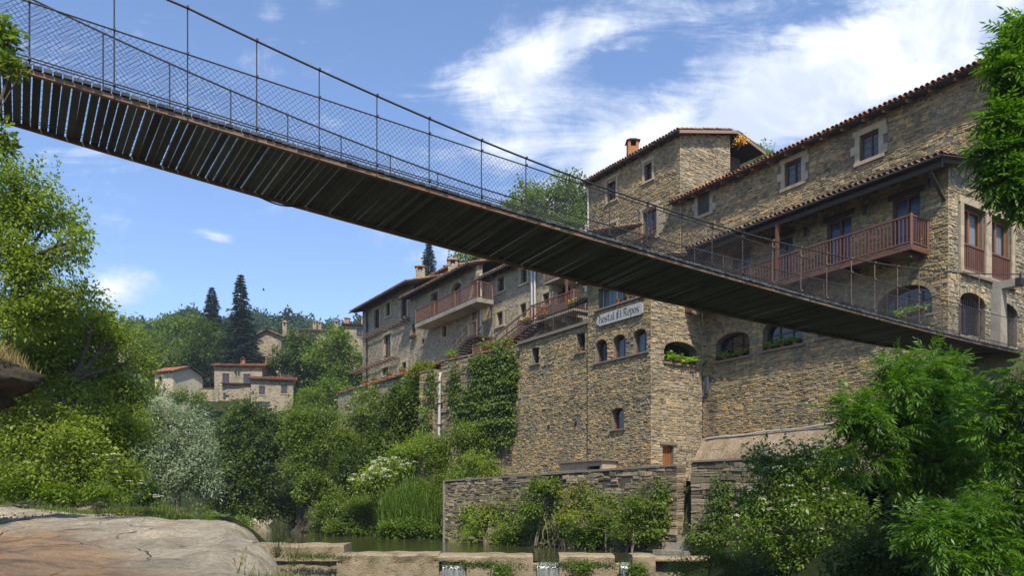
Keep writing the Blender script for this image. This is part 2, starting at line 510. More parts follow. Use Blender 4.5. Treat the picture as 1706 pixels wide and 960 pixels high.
M_flower_y = pbr('yellow_petal', (0.75, 0.38, 0.03), 0.7, var=0.1, bmp=0)
M_flower_p = pbr('purple_petal', (0.25, 0.06, 0.35), 0.7, var=0.1, bmp=0)


def ground_mat():
    m, t, out = new_mat('ground_cover')
    tc = t.node('ShaderNodeTexCoord').outputs['Object']
    n = t.noise(tc, 0.8, 8, 0.7); n2 = t.noise(tc, 9, 6, 0.7)
    c = t.ramp(t.math('ADD', t.math('MULTIPLY', n, 0.6), t.math('MULTIPLY', n2, 0.4)),
               [(0.3, (0.015, 0.02, 0.008)), (0.48, (0.028, 0.038, 0.012)), (0.6, (0.05, 0.055, 0.02)), (0.75, (0.09, 0.07, 0.035))])
    b = t.node('ShaderNodeBsdfPrincipled', {'Base Color': c, 'Roughness': 0.95, 'Specular IOR Level': 0.1})
    t.put(b.inputs['Normal'], bump(t, n2, 1.0, 0.1)); t.put(out.inputs[0], b.outputs[0])
    return m


def rock_mat(name, orange=0.0, ca=(0.13, 0.11, 0.08), cb=(0.34, 0.29, 0.22), dk=(0.10, 0.085, 0.06)):
    m, t, out = new_mat(name)
    tc = t.node('ShaderNodeTexCoord').outputs['Object']
    wn = t.node('ShaderNodeTexNoise', {'Vector': tc, 'Scale': 1.1, 'Detail': 4.0})
    wv = t.vmath('ADD', tc, t.vmath('SCALE', wn.outputs['Color'], 0.5))
    n = t.noise(wv, 1.6, 9, 0.7); n2 = t.noise(tc, 18, 7, 0.75)
    c = t.ramp(n, [(0.3, ca), (0.55, cb), (0.72, tuple(min(1, x * 1.15) for x in cb))])
    c = t.node('ShaderNodeVectorMath', {0: c, 'Scale': t.math('ADD', t.math('MULTIPLY', n2, 1.5), 0.25)}, operation='SCALE').outputs[0]
    mp = t.node('ShaderNodeMapping', {'Vector': wv}); mp.inputs['Scale'].default_value = (0.5, 2.6, 1)
    mp.inputs['Rotation'].default_value = (0, 0, 0.25)
    st = t.noise(mp.outputs[0], 1.4, 8, 0.7)
    c = t.mix(t.math('MULTIPLY', t.sstep(st, 0.52, 0.68), 0.6), c, dk)
    if orange:
        s = t.node('ShaderNodeSeparateXYZ', {0: tc})
        o = t.math('SUBTRACT', t.math('SUBTRACT', 2.69, s.outputs[0]), t.math('MULTIPLY', s.outputs[1], 0.757))
        o = t.math('MINIMUM', o, t.math('SUBTRACT', 2.6, s.outputs[1]))
        o = t.math('ADD', o, t.math('MULTIPLY', t.math('SUBTRACT', n, 0.5), 2.6))
        oc = t.ramp(st, [(0.3, (0.40, 0.235, 0.11)), (0.46, (0.34, 0.19, 0.09)), (0.54, (0.20, 0.13, 0.075)), (0.64, (0.10, 0.075, 0.055))])
        c = t.mix(t.math('MULTIPLY', t.sstep(o, -0.15, 0.55), orange), c, oc)
    cr = t.node('ShaderNodeTexVoronoi', {'Vector': wv, 'Scale': 0.55}, feature='DISTANCE_TO_EDGE')
    crk = t.sstep(cr.outputs['Distance'], 0.0, 0.006)
    crk = t.math('MAXIMUM', crk, t.sstep(n, 0.50, 0.44))
    c = t.mix(crk, (0.10, 0.085, 0.06), c)
    b = t.node('ShaderNodeBsdfPrincipled', {'Base Color': c, 'Roughness': 0.9, 'Specular IOR Level': 0.2})
    h = t.math('ADD', t.math('MULTIPLY', n, 1.2), t.math('ADD', t.math('MULTIPLY', n2, 0.55), t.math('MULTIPLY', crk, 0.35)))
    h = t.math('ADD', h, t.math('MULTIPLY', st, 0.5))
    t.put(b.inputs['Normal'], bump(t, h, 1.0, 0.12)); t.put(out.inputs[0], b.outputs[0])
    return m


def water_mat():
    m, t, out = new_mat('river_water')
    tc = t.node('ShaderNodeTexCoord').outputs['Object']
    n = t.noise(tc, 1.6, 5, 0.6); n2 = t.noise(tc, 7, 3, 0.6)
    c = t.mix(n, (0.035, 0.04, 0.014), (0.075, 0.075, 0.028))
    b = t.node('ShaderNodeBsdfPrincipled', {'Base Color': c, 'Roughness': 0.06, 'Specular IOR Level': 0.6, 'IOR': 1.33})
    h = t.math('ADD', t.math('MULTIPLY', n, 0.6), t.math('MULTIPLY', n2, 0.35))
    t.put(b.inputs['Normal'], bump(t, h, 0.35, 0.05)); t.put(out.inputs[0], b.outputs[0])
    return m


def fall_mat():
    m, t, out = new_mat('falling_water')
    tc = t.node('ShaderNodeTexCoord').outputs['Object']
    mp = t.node('ShaderNodeMapping', {'Vector': tc}); mp.inputs['Scale'].default_value = (13, 3, 0.8)
    n = t.noise(mp.outputs[0], 1.0, 7, 0.7)
    c = t.mix(t.sstep(n, 0.30, 0.85), (0.06, 0.062, 0.05), (0.36, 0.38, 0.37))
    b = t.node('ShaderNodeBsdfPrincipled', {'Base Color': c, 'Roughness': 0.15, 'Specular IOR Level': 0.6})
    t.put(b.inputs['Normal'], bump(t, n, 0.6, 0.03)); t.put(out.inputs[0], b.outputs[0])
    return m


M_ground = ground_mat(); M_water = water_mat(); M_fall = fall_mat()
M_rock = rock_mat('sandstone_rock', 0.75, (0.25, 0.21, 0.15), (0.45, 0.385, 0.28), (0.14, 0.105, 0.07))
M_rock_plain = rock_mat('grey_sandstone_rock', 0.0, (0.24, 0.20, 0.14), (0.43, 0.365, 0.26), (0.13, 0.10, 0.065))
M_rock_dark = rock_mat('mossy_dark_rock', 0.0, (0.022, 0.02, 0.012), (0.085, 0.07, 0.048), (0.022, 0.032, 0.008))
M_ledge = rock_mat('pale_rock_ledge', 0.0, (0.24, 0.18, 0.12), (0.40, 0.31, 0.21), (0.20, 0.135, 0.08))

# ------------------------------------------------------------ masonry
def hole_cut(h, z, grow=0.0):
    """interval covered by an opening at height z, or None"""
    a0, a1, z0, z1, rise = h
    if z < z0 - grow * 0.2 or z > z1 + grow: return None
    mid = (a0 + a1) / 2; hw = (a1 - a0) / 2 + grow * 0.0
    if rise and z > z1 - rise:
        t = (z - (z1 - rise)) / (rise + grow)
        return mid - (hw + grow) * math.sqrt(max(0, 1 - t * t)), mid + (hw + grow) * math.sqrt(max(0, 1 - t * t))
    return a0, a1


def hole_poly(h, n=10):
    a0, a1, z0, z1, rise = h
    if not rise: return [(a0, z0), (a1, z0), (a1, z1), (a0, z1)]
    mid = (a0 + a1) / 2; hw = (a1 - a0) / 2
    pts = [(a0, z0), (a1, z0)]
    for i in range(n + 1):
        t = math.pi * i / n
        pts.append((mid + hw * math.cos(t), z1 - rise + rise * math.sin(t)))
    return pts


def poly_span(poly, z):
    xs = []
    for i in range(len(poly)):
        (a, b), (c, d) = poly[i], poly[(i + 1) % len(poly)]
        if (b - z) * (d - z) < 0:
            xs.append(a + (c - a) * (z - b) / (d - b))
    return (min(xs), max(xs)) if len(xs) >= 2 else None


def lay_stones(mb, fr, outline, holes, row=(0.06, 0.145), wid=(0.08, 0.29), out=(0.008, 0.045), ext=(0.03, 0.03), wav=0.07, mi=1, skip=None, base=0.0):
    z = min(p[1] for p in outline); zt = max(p[1] for p in outline)
    seed = rnd.random() * 100
    def wave(a, zz):
        return wav * (noise.noise(Vector((a * 0.45 + seed, zz * 0.9, 3.1))) + 0.5 * noise.noise(Vector((a * 1.7 + seed, zz * 2.1, 7.7))))
    vs = mb.v; F = mb.f; MI = mb.m
    while z < zt - 0.02:
        h = rnd.uniform(*row) * rnd.choice((0.75, 1, 1, 1.25))
        h = min(h, zt - z)
        zm = z + h / 2
        sp = poly_span(outline, zm)
        if sp:
            ivs = [(sp[0] - ext[0], sp[1] + ext[1])]
            for hh in holes:
                c = hole_cut(hh, zm, 0.17 if hh[4] else 0.0)
                if c:
                    nv = []
                    for (p, q) in ivs:
                        if c[1] <= p or c[0] >= q: nv.append((p, q)); continue
                        if c[0] > p: nv.append((p, c[0]))
                        if c[1] < q: nv.append((c[1], q))
                    ivs = nv
            if skip:
                nv = []
                for (p, q) in ivs:
                    cur = [(p, q)]
                    for (b0, b1, c0, c1) in skip:
                        if c0 < zm < c1:
                            n2 = []
                            for (p2, q2) in cur:
                                if b1 <= p2 or b0 >= q2: n2.append((p2, q2)); continue
                                if b0 > p2: n2.append((p2, b0))
                                if b1 < q2: n2.append((b1, q2))
                            cur = n2
                    nv += cur
                ivs = nv
            for (p, q) in ivs:
                a = p
                while a < q - 0.02:
                    ww = rnd.uniform(*wid) * (0.7 + 3.0 * h)
                    if q - a - ww < wid[0] * 0.8: ww = q - a
                    ww = min(ww, q - a)
                    parts = [(z, z + h)]
                    pm = noise.noise(Vector((a * .55 + seed, z * .55, 9.0))) + .5 * noise.noise(Vector((a * 2.2 + seed, z * 2.2, 4.0)))
                    if pm > .48 and rnd.random() < .75:      # rendered-over patch: stones lost in mortar
                        a += ww; continue
                    if h > 0.12 and rnd.random() < 0.22:
                        zz = z + h * rnd.uniform(0.35, 0.65); parts = [(z, zz), (zz, z + h)]
                    for (c0, c1) in parts:
                        g = 0.004; o = base + rnd.uniform(*out); bv = min(0.026, ww * 0.22, (c1 - c0) * 0.3)
                        j = lambda k: rnd.uniform(-k, k)
                        q4 = [(a + g, c0 + g), (a + ww - g, c0 + g), (a + ww - g, c1 - g), (a + g, c1 - g)]
                        cs = []
                        for x, y in q4:
                            w3 = noise.noise_vector(Vector((x * 2.6 + seed, y * 6.5, 1.7)))
                            ex = min(1.0, (x - p) * 6, (q - x) * 6)
                            cs.append((x + max(0, ex) * 0.085 * w3.x + j(0.005), y + wave(x, y) + 0.055 * w3.y + j(0.006)))
                        cx = sum(c[0] for c in cs) / 4; cy = sum(c[1] for c in cs) / 4
                        ins = []
                        for (x, y) in cs:
                            ins.append((x + (bv if x < cx else -bv) + j(0.35 * bv), y + (bv if y < cy else -bv) + j(0.3 * bv)))
                        b = len(vs)
                        for (x, y) in cs: vs.append(tuple(fr.P(x, y, base - 0.01)))
                        for (x, y) in cs: vs.append(tuple(fr.P(x, y, o - 0.014)))
                        tl = rnd.uniform(-0.008, 0.008)
                        for k, (x, y) in enumerate(ins): vs.append(tuple(fr.P(x, y, o + (tl if k > 1 else -tl))))
                        for k in range(4):
                            k2 = (k + 1) % 4
                            F.append((b + k, b + k2, b + 4 + k2, b + 4 + k)); MI.append(mi)
                            F.append((b + 4 + k, b + 4 + k2, b + 8 + k2, b + 8 + k)); MI.append(mi)
                        F.append((b + 8, b + 9, b + 10, b + 11)); MI.append(mi)
                    a += ww
        z += h


def voussoirs(mb, fr, h, mi=1, ring=0.17, base=0.0):
    a0, a1, z0, z1, rise = h
    mid = (a0 + a1) / 2; hw = (a1 - a0) / 2
    n = max(7, int((2 * hw + 2 * rise) / 0.085))
    for i in range(n):
        t0 = math.pi * (i + 0.06) / n; t1 = math.pi * (i + 0.94) / n
        rr = ring * rnd.uniform(0.85, 1.1); o = base + rnd.uniform(0.03, 0.06)
        q = [(mid + (hw + k) * math.cos(t), z1 - rise + (rise + k) * math.sin(t)) for t, k in ((t0, 0), (t1, 0), (t1, rr), (t0, rr))]
        mb.hexa([fr.P(*q[0], base - .01), fr.P(*q[1], base - .01), fr.P(*q[2], base - .01), fr.P(*q[3], base - .01),
                 fr.P(*q[0], o), fr.P(*q[1], o), fr.P(*q[2], o), fr.P(*q[3], o)], mi)


def panel(mb, fr, outline, holes, depth=0.45, mi=0, vi=2):
    """flat backing wall with real openings and their reveals"""
    loops = [[Vector((a, z, 0)) for a, z in outline]] + [[Vector((a, z, 0)) for a, z in hole_poly(h)] for h in holes]
    tris = tessellate_polygon(loops)
    pts = [p for l in loops for p in l]
    mb.add([fr.P(p.x, p.y, 0) for p in pts], tris, mi)
    for h in holes:
        hp = hole_poly(h); n = len(hp)
        mb.add([fr.P(a, z, 0) for a, z in hp] + [fr.P(a, z, -depth) for a, z in hp],
               [(i, (i + 1) % n, n + (i + 1) % n, n + i) for i in range(n)], mi)
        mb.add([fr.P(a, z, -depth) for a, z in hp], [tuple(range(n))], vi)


def masonry(parent, fr, outline, holes=(), mats=None, name='wall', stones=True, skip=None, **kw):
    mb = MB()
    panel(mb, fr, outline, holes)
    if stones:
        lay_stones(mb, fr, outline, list(holes), skip=skip, **kw)
        for h in holes:
            if h[4]: voussoirs(mb, fr, h)
    return mb.build(name, list(mats or (M_mortar, M_stone, M_void)), parent)


def window(parent, fr, h, mat=None, cols=2, rows=3, rec=0.17, bar=0.055, glass=None, curtain=None, name='window', cross=0.022):
    """frame mesh in a wall opening, with a pane and a curtain as its sub-parts"""
    a0, a1, z0, z1, rise = h; mat = mat or M_wood
    mb = MB(); o0, o1 = -rec - 0.06, -rec
    fr.box(mb, a0, a0 + bar, z0, z1, o0, o1); fr.box(mb, a1 - bar, a1, z0, z1, o0, o1)
    fr.box(mb, a0 + bar, a1 - bar, z0, z0 + bar, o0, o1)
    zt = z1 - (rise * 0.35 if rise else 0)
    if rise:                                                 # curved head
        n = 8; mid = (a0 + a1) / 2; hw = (a1 - a0) / 2
        for i in range(n):
            t0, t1 = math.pi * i / n, math.pi * (i + 1) / n
            q = [(mid + (hw - k) * math.cos(t), z1 - rise + (rise - k) * math.sin(t)) for t, k in ((t0, 0), (t1, 0), (t1, bar), (t0, bar))]
            mb.hexa([fr.P(*p, o0) for p in q] + [fr.P(*p, o1 + 0.003) for p in q])
    else:
        fr.box(mb, a0 + bar, a1 - bar, z1 - bar, z1, o0, o1)
    for i in range(1, cols):
        a = a0 + (a1 - a0) * i / cols
        fr.box(mb, a - bar * 0.6, a + bar * 0.6, z0 + bar, zt - bar, o0 + .005, o1 + 0.008)
    for i in range(1, rows):
        z = z0 + (z1 - z0) * i / rows
        fr.box(mb, a0 + bar, a1 - bar, z - cross / 2, z + cross / 2, o0 + 0.02, o1 - 0.012)
    w_ = mb.build(name, mat, parent)
    g = MB(); hp = hole_poly((a0 + .01, a1 - .01, z0 + .01, z1 - .01, rise)) if rise else hole_poly((a0 + .01, a1 - .01, z0 + .01, z1 - .01, 0))
    g.add([fr.P(a, z, -rec - 0.03) for a, z in hp], [tuple(range(len(hp)))])
    g.build('pane', glass or M_glass, w_)
    if curtain:
        c = MB(); n = 14
        for side in (0, 1):
            b0 = a0 + 0.03 if side == 0 else a1 - 0.03 - (a1 - a0) * 0.42
            P = np.zeros((2, n, 3))
            for k in range(n):
                a = b0 + (a1 - a0) * 0.42 * k / (n - 1); o = -rec - 0.13 + 0.025 * math.sin(k * 2.1)
                P[0, k] = fr.P(a, z0 + 0.03, o); P[1, k] = fr.P(a, z1 - 0.06 - rise * 0.4, o)
            grid_mesh(c, P)
        c.build('curtain', curtain, w_)
    return w_


def sill(parent, fr, h, mat=None, over=0.1, t=0.06, out=0.12, name='sill'):
    mb = MB(); fr.box(mb, h[0] - over, h[1] + over, h[2] - t, h[2] - 0.002, -0.12, out)
    return mb.build(name, mat or M_slate, parent)


def surround(parent, fr, h, wd=0.22, out=0.075, mat=None, name='stone_surround', lint=0.26, alt=True):
    """dressed blocks round an opening: jambs of unequal blocks, lintel, sill"""
    a0, a1, z0, z1, _ = h; mb = MB(); g = 0.004
    n = max(2, int((z1 - z0) / 0.38)); hh = (z1 - z0) / n
    for i in range(n):
        for s in (0, 1):
            w1 = wd * ((1.55 if (i + s) % 2 == 0 else 0.85) * rnd.uniform(0.9, 1.1) if alt else 1.0 + .03 * rnd.random())
            b = (a0 - w1, a0) if s == 0 else (a1, a1 + w1)
            fr.box(mb, b[0], b[1], z0 + i * hh + g, z0 + (i + 1) * hh - g, -0.1, out + rnd.uniform(-.006, .006))
    fr.box(mb, a0 - wd * 1.3, a1 + wd * 1.3, z1 + g, z1 + lint, -0.1, out)
    fr.box(mb, a0 - wd * 1.0, a1 + wd * 1.0, z0 - 0.16, z0 - g, -0.1, out + 0.03)
    return mb.build(name, mat or M_sand, parent)


def tiles(mb, p0, e, g, L, Wd, mi=0, pitch=0.23, tl=0.42, r=0.085):
    """roof of half-round clay tiles: p0 eave corner, e along the eave, g up the slope"""
    e = Vector(e).normalized(); g = Vector(g).normalized(); nrm = e.cross(g).normalized()
    if nrm.z < 0: nrm = -nrm
    p0 = Vector(p0); nc = int(L / pitch); nr = max(1, int(Wd / (tl * 0.85)))
    n = 5
    for c in range(nc):
        for k in range(nr):
            for typ in (0, 1):
                cc = p0 + e * (pitch * (c + 0.5 + 0.5 * typ)) + g * (k * tl * 0.85 + rnd.uniform(-.03, .03) + (0.03 if typ else 0))
                cc = cc + e * rnd.uniform(-.012, .012) + nrm * (rnd.uniform(0, .018) + (0.055 if not typ else 0.06))
                vs = []
                for q in (0, 1):
                    rr = r * ((1.08 if q == 0 else 0.86) if typ == 0 else (0.86 if q == 0 else 1.0))
                    lift = 0.03 if (q == 0 and typ == 0) else 0
                    for th in (0, 0.016):
                        for i in range(n + 1):
                            a = math.pi * i / n
                            s_ = 1 if typ == 0 else -0.75
                            v = cc + g * (tl * q) + e * (math.cos(a) * (rr - th)) + nrm * (s_ * math.sin(a) * (rr - th) + lift)
                            vs.append(v)
                m = n + 1; fs = []
                for i in range(n):
                    fs.append((i, i + 1, 2 * m + i + 1, 2 * m + i))
                    fs.append((m + i, 3 * m + i, 3 * m + i + 1, m + i + 1))
                    fs.append((i, m + i, m + i + 1, i + 1))
                mb.add(vs, fs, mi)


def roof(parent, p0, e, g, L, Wd, tmat=None, board=None, rafters=True, raf_mat=None, over=0.5, gap=0.62, name='roof', gutter=None, skip_raf=None):
    """one roof slope: tiles on boards over projecting rafters; p0 is the eave corner on the boards"""
    e = Vector(e).normalized(); g = Vector(g).normalized(); nrm = e.cross(g).normalized()
    if nrm.z < 0: nrm = -nrm
    p0 = Vector(p0)
    mb = MB(); tiles(mb, p0 - g * 0.05, e, g, L, Wd)
    a, b = p0, p0 + e * L
    t = nrm * 0.035
    mb.hexa([a - t, b - t, b + g * Wd - t, a + g * Wd - t, a, b, b + g * Wd, a + g * Wd], 1)
    ro = mb.build(name, [tmat or M_tile, board or M_wood_dark], parent)
    if rafters:
        k = 0; x = 0.25
        while x < L - 0.1:
            m = MB(); st = p0 + e * x - nrm * 0.10 + g * 0.12
            m.beam(st, st + g * min(Wd - 0.2, over + 0.7), 0.10, 0.13, up=nrm)
            m.build('rafter', raf_mat or M_rafter, ro)
            x += gap * rnd.uniform(0.92, 1.08)
    if gutter:
        m = MB(); st = p0 - g * 0.09 - nrm * 0.02
        m.tube([st, st + e * L], 0.055, 7); m.build('gutter', gutter, parent)
    return ro


def chimney(parent, c, w_, h, mat=None, cap=None, name='chimney', tiled=True):
    c = Vector(c); mb = MB()
    mb.hexa([c + Vector((-w_ / 2, -w_ / 2, 0)), c + Vector((w_ / 2, -w_ / 2, 0)), c + Vector((w_ / 2, w_ / 2, 0)), c + Vector((-w_ / 2, w_ / 2, 0)),
             c + Vector((-w_ / 2, -w_ / 2, h * .7)), c + Vector((w_ / 2, -w_ / 2, h * .7)), c + Vector((w_ / 2, w_ / 2, h * .7)), c + Vector((-w_ / 2, w_ / 2, h * .7))])
    k = w_ / 2
    for sx in (-1, 1):                                        # four corner piers of the smoke openings
        for sy in (-1, 1):
            x = c + Vector((sx * k * .75, sy * k * .75, 0))
            d = k * .25
            mb.hexa([x + Vector((-d, -d, h * .7)), x + Vector((d, -d, h * .7)), x + Vector((d, d, h * .7)), x + Vector((-d, d, h * .7)),
                     x + Vector((-d, -d, h * .9)), x + Vector((d, -d, h * .9)), x + Vector((d, d, h * .9)), x + Vector((-d, d, h * .9))])
    ch = mb.build(name, mat or M_rubble, parent)
    m = MB(); k *= 1.3
    m.hexa([c + Vector((-k, -k, h * .9)), c + Vector((k, -k, h * .9)), c + Vector((k, k, h * .9)), c + Vector((-k, k, h * .9)),
            c + Vector((-k * .35, -k * .35, h * 1.02)), c + Vector((k * .35, -k * .35, h * 1.02)), c + Vector((k * .35, k * .35, h * 1.02)), c + Vector((-k * .35, k * .35, h * 1.02))])
    m.build('chimney_cap', cap or M_tile, ch)
    return ch


def railing(parent, pts, h=1.0, mat=None, gap=0.13, bal=0.035, post=0.09, name='railing', posts_at=None, mid=False):
    """wooden or iron railing along a 3-D polyline of its foot; balusters and posts are sub-parts"""
    mat = mat or M_wood; mb = MB()
    pts = [Vector(p) for p in pts]; Z = Vector((0, 0, 1))
    for a, b in zip(pts[:-1], pts[1:]):
        mb.beam(a + Z * h, b + Z * h, bal * 1.9, bal * 1.6)
        mb.beam(a + Z * 0.09, b + Z * 0.09, bal * 1.5, bal * 1.5)
    r_ = mb.build(name, mat, parent)
    for a, b in zip(pts[:-1], pts[1:]):
        n = max(2, int((b - a).length / gap))
        for i in range(1, n):
            p = a.lerp(b, i / n); m = MB()
            m.beam(p + Z * 0.10, p + Z * (h - 0.02), bal, bal, up=(b - a).normalized())
            m.build('baluster', mat, r_)
    for p in pts:
        m = MB(); m.beam(p - Z * 0.05, p + Z * (h + 0.06), post, post, up=Vector((1, 0, 0)))
        m.build('post', mat, r_)
    return r_


# ------------------------------------------------------------ foliage
def unit(v):
    return v / np.maximum(np.linalg.norm(v, axis=-1, keepdims=True), 1e-6)


def leaf_quads(P, A, N, L, Wd):
    """rhombic leaves at P, axis A, normal N"""
    S = unit(np.cross(A, N)); L = np.asarray(L).reshape(-1, 1); Wd = np.asarray(Wd).reshape(-1, 1)
    Nn = unit(np.cross(S, A))
    return np.stack([P, P + A * L * 0.45 + S * Wd * 0.5 - Nn * L * 0.05, P + A * L - Nn * L * 0.12, P + A * L * 0.45 - S * Wd * 0.5 - Nn * L * 0.05], axis=1)


def sprays(lobes, density, sub_r, per, seed, shell=0.72, floor=None):
    """centres of leaf clusters inside ellipsoid lobes; lobes: (centre, (rx,ry,rz))"""
    R = np.random.RandomState(seed); C = []; O = []
    sub = []
    for c, r in lobes:                                        # break each mass into clumps of unequal size
        c = np.array(c, float); r = np.array(r, float)
        sub.append((c, r * .62))
        for k in range(9):
            d = unit(R.normal(size=3)); f = R.uniform(.34, .6)
            sub.append((c + d * r * (1.02 - f * .75), r * f * np.array([1.1, 1.1, .8])))
    for c, r in sub:
        vol = r[0] * r[1] * r[2]; n = max(2, int(R.uniform(2.2, 4.6) * density * (r[0] * r[1] + r[1] * r[2] + r[0] * r[2]) / (sub_r ** 2)))
        d = unit(R.normal(size=(n, 3))); rad = np.where(R.rand(n) < shell, R.uniform(0.78, 1.08, n), R.uniform(0.25, 0.8, n))
        C.append(c + d * r * rad[:, None]); O.append(unit(d / r * r.mean()))
    C = np.concatenate(C); O = np.concatenate(O)
    return C, O


def crown(mb, lobes, leaf=0.08, lw=0.55, density=0.5, sub_r=0.4, per=40, seed=1, flat=0.45, shell=0.72, droop=0.15, mi=0, keep=None):
    R = np.random.RandomState(seed)
    C, O = sprays(lobes, density, sub_r, per, seed, shell)
    if keep is not None:
        k = keep(C); C = C[k]; O = O[k]
    n = len(C)
    sr = sub_r * R.uniform(0.6, 1.35, n)
    T = unit(O + R.normal(size=(n, 3)) * 0.45)
    T[:, 2] *= 0.6; T = unit(T)                               # spray axis, reaching outwards
    U = unit(np.array([0, 0, 1.0]) + 0.55 * O + R.normal(size=(n, 3)) * 0.25)
    S = unit(np.cross(T, U)); U = unit(np.cross(S, T))
    a = R.uniform(-1, 1, (n, per)); b = R.uniform(-1, 1, (n, per)) * np.sqrt(1 - a * a * 0.8); cc = R.normal(size=(n, per)) * flat
    P = C[:, None] + sr[:, None, None] * (a[..., None] * T[:, None] * 1.15 + b[..., None] * S[:, None] * 0.8 + (cc - 0.35 * (a * a + b * b))[..., None] * U[:, None])
    A = unit(T[:, None] * (0.6 + a[..., None]) + S[:, None] * b[..., None] * 1.2 + R.normal(size=(n, per, 3)) * 0.45 + np.array([0, 0, -droop]))
    N = unit(U[:, None] * 1.1 + np.array([0, 0, 0.35]) + R.normal(size=(n, per, 3)) * 0.5)
    P = P.reshape(-1, 3); A = A.reshape(-1, 3); N = N.reshape(-1, 3)
    L = leaf * R.uniform(0.6, 1.3, len(P)) * np.repeat(R.uniform(.75, 1.2, n), per)
    kp = R.rand(len(P)) < np.repeat(R.uniform(.45, 1.2, n), per); P, A, N, L = P[kp], A[kp], N[kp], L[kp]
    mb.quads(leaf_quads(P, A, N, L, L * lw), mi)
    return C


def limb_path(a, b, wob=0.12, n=6, seed=0, sag=0.0):
    r = random.Random(seed); a = Vector(a); b = Vector(b); L = (b - a).length; pts = []
    off = Vector((0, 0, 0))
    for i in range(n + 1):
        t = i / n
        p = a.lerp(b, t) + Vector((0, 0, sag * math.sin(math.pi * t)))
        if 0 < i < n: off = off * 0.6 + Vector((r.uniform(-1, 1), r.uniform(-1, 1), r.uniform(-.6, .6))) * wob * L / n; p = p + off
        pts.append(p)
    return pts


def tree(name, label, base, lobes, leafmat, leaf=0.08, trunk_r=0.16, density=0.5, sub_r=0.4, per=40, seed=1, flat=0.45, lw=0.55, group=None, cat='tree',
         bark=None, shell=0.72, trunks=1, droop=0.15, twigs=60, blossoms=None, keep=None, loc=None):
    base = Vector(base)
    root = thing(name, label, cat, base, group)
    mb = MB(); C = crown(mb, lobes, leaf, lw, density, sub_r, per, seed, flat, shell, droop, keep=keep)
    cr = mb.build('crown' if cat == 'tree' else 'foliage', leafmat, root)
    t = MB(); r = random.Random(seed); zs = [l[0][2] for l in lobes]
    cen = Vector((sum(l[0][0] for l in lobes) / len(lobes), sum(l[0][1] for l in lobes) / len(lobes), min(zs) * .3 + max(zs) * .7))
    forks = []
    for k in range(trunks):
        tip = cen + Vector((r.uniform(-.3, .3), r.uniform(-.3, .3), 0)) * (1 if trunks == 1 else 3 * trunk_r * 4)
        tp = limb_path(base + Vector((r.uniform(-1, 1), r.uniform(-1, 1), 0)) * (0 if trunks == 1 else trunk_r * 2) - Vector((0, 0, .3)), tip, 0.10, 8, seed + k)
        t.tube(tp, [trunk_r * (1 - 0.8 * i / 8) for i in range(9)], 8); forks.append(tp)
    for j, (c, rr) in enumerate(lobes):
        tp = forks[j % len(forks)]; q = min(range(2, 8), key=lambda i: abs(tp[i].z - (c[2] - rr[2] * .6)))
        lp = limb_path(tp[q], c, 0.22, 5, seed + 40 + j, 0.0)
        t.tube(lp, [trunk_r * .45 * (1 - .8 * i / 5) + .008 for i in range(6)], 6)
        cc = C[(np.linalg.norm((C - np.array(c)) / (np.array(rr) * 1.15), axis=1) < 1)]
        m = min(len(cc), max(3, int(twigs / len(lobes))))
        for i in (r.sample(range(len(cc)), m) if m and len(cc) >= m else []):
            e_ = Vector(cc[i]); s_ = lp[r.choice((3, 4, 5))]
            t.tube(limb_path(s_, e_, 0.2, 4, seed + 90 + i), [trunk_r * .13 + .006, trunk_r * .10 + .005, trunk_r * .07 + .004, trunk_r * .05 + .003, .003], 4)
    t.build('trunk' if cat == 'tree' else 'stems', bark or M_bark, root)
    if blossoms:
        mat, nb, sz, depth = blossoms
        R = np.random.RandomState(seed + 5); cand = R.choice(len(C), min(nb * 4, len(C)), replace=False); idx = cand[np.argsort(-(C[cand, 2] * .6 - C[cand, 1] + R.normal(size=len(cand)) * .35))[:nb]]; fb = MB()
        for i in idx:
            cpos = C[i] + np.array([0, -sub_r * .35, sub_r * .55]); m = 36
            th = R.uniform(0, 6.283, m); ra = sz * np.sqrt(R.rand(m))
            P = cpos + np.stack([np.cos(th) * ra, np.sin(th) * ra, -ra * ra / sz * .35 + R.normal(size=m) * .01], 1)
            A = unit(R.normal(size=(m, 3)) * .6 + np.array([0, 0, .1])); N = unit(np.array([0, 0, 1.]) + R.normal(size=(m, 3)) * .4)
            fb.quads(leaf_quads(P, A, N, np.full(m, sz * .32), np.full(m, sz * .3)))
        fb.build('blossom', mat, root)
    return root


def pxlobes(spec, Y, depth=1.0):
    """lobes measured on the photograph: (px, py, rx, ry[, dY]) at distance Y"""
    out = []
    for s_ in spec:
        y = Y + (s_[4] if len(s_) > 4 else 0)
        c = at(s_[0], s_[1], y); rx = s_[2] * y / 1300; rz = s_[3] * y / 1300
        out.append(((c.x, c.y, c.z), (rx, (rx + rz) / 2 * depth, rz)))
    return out


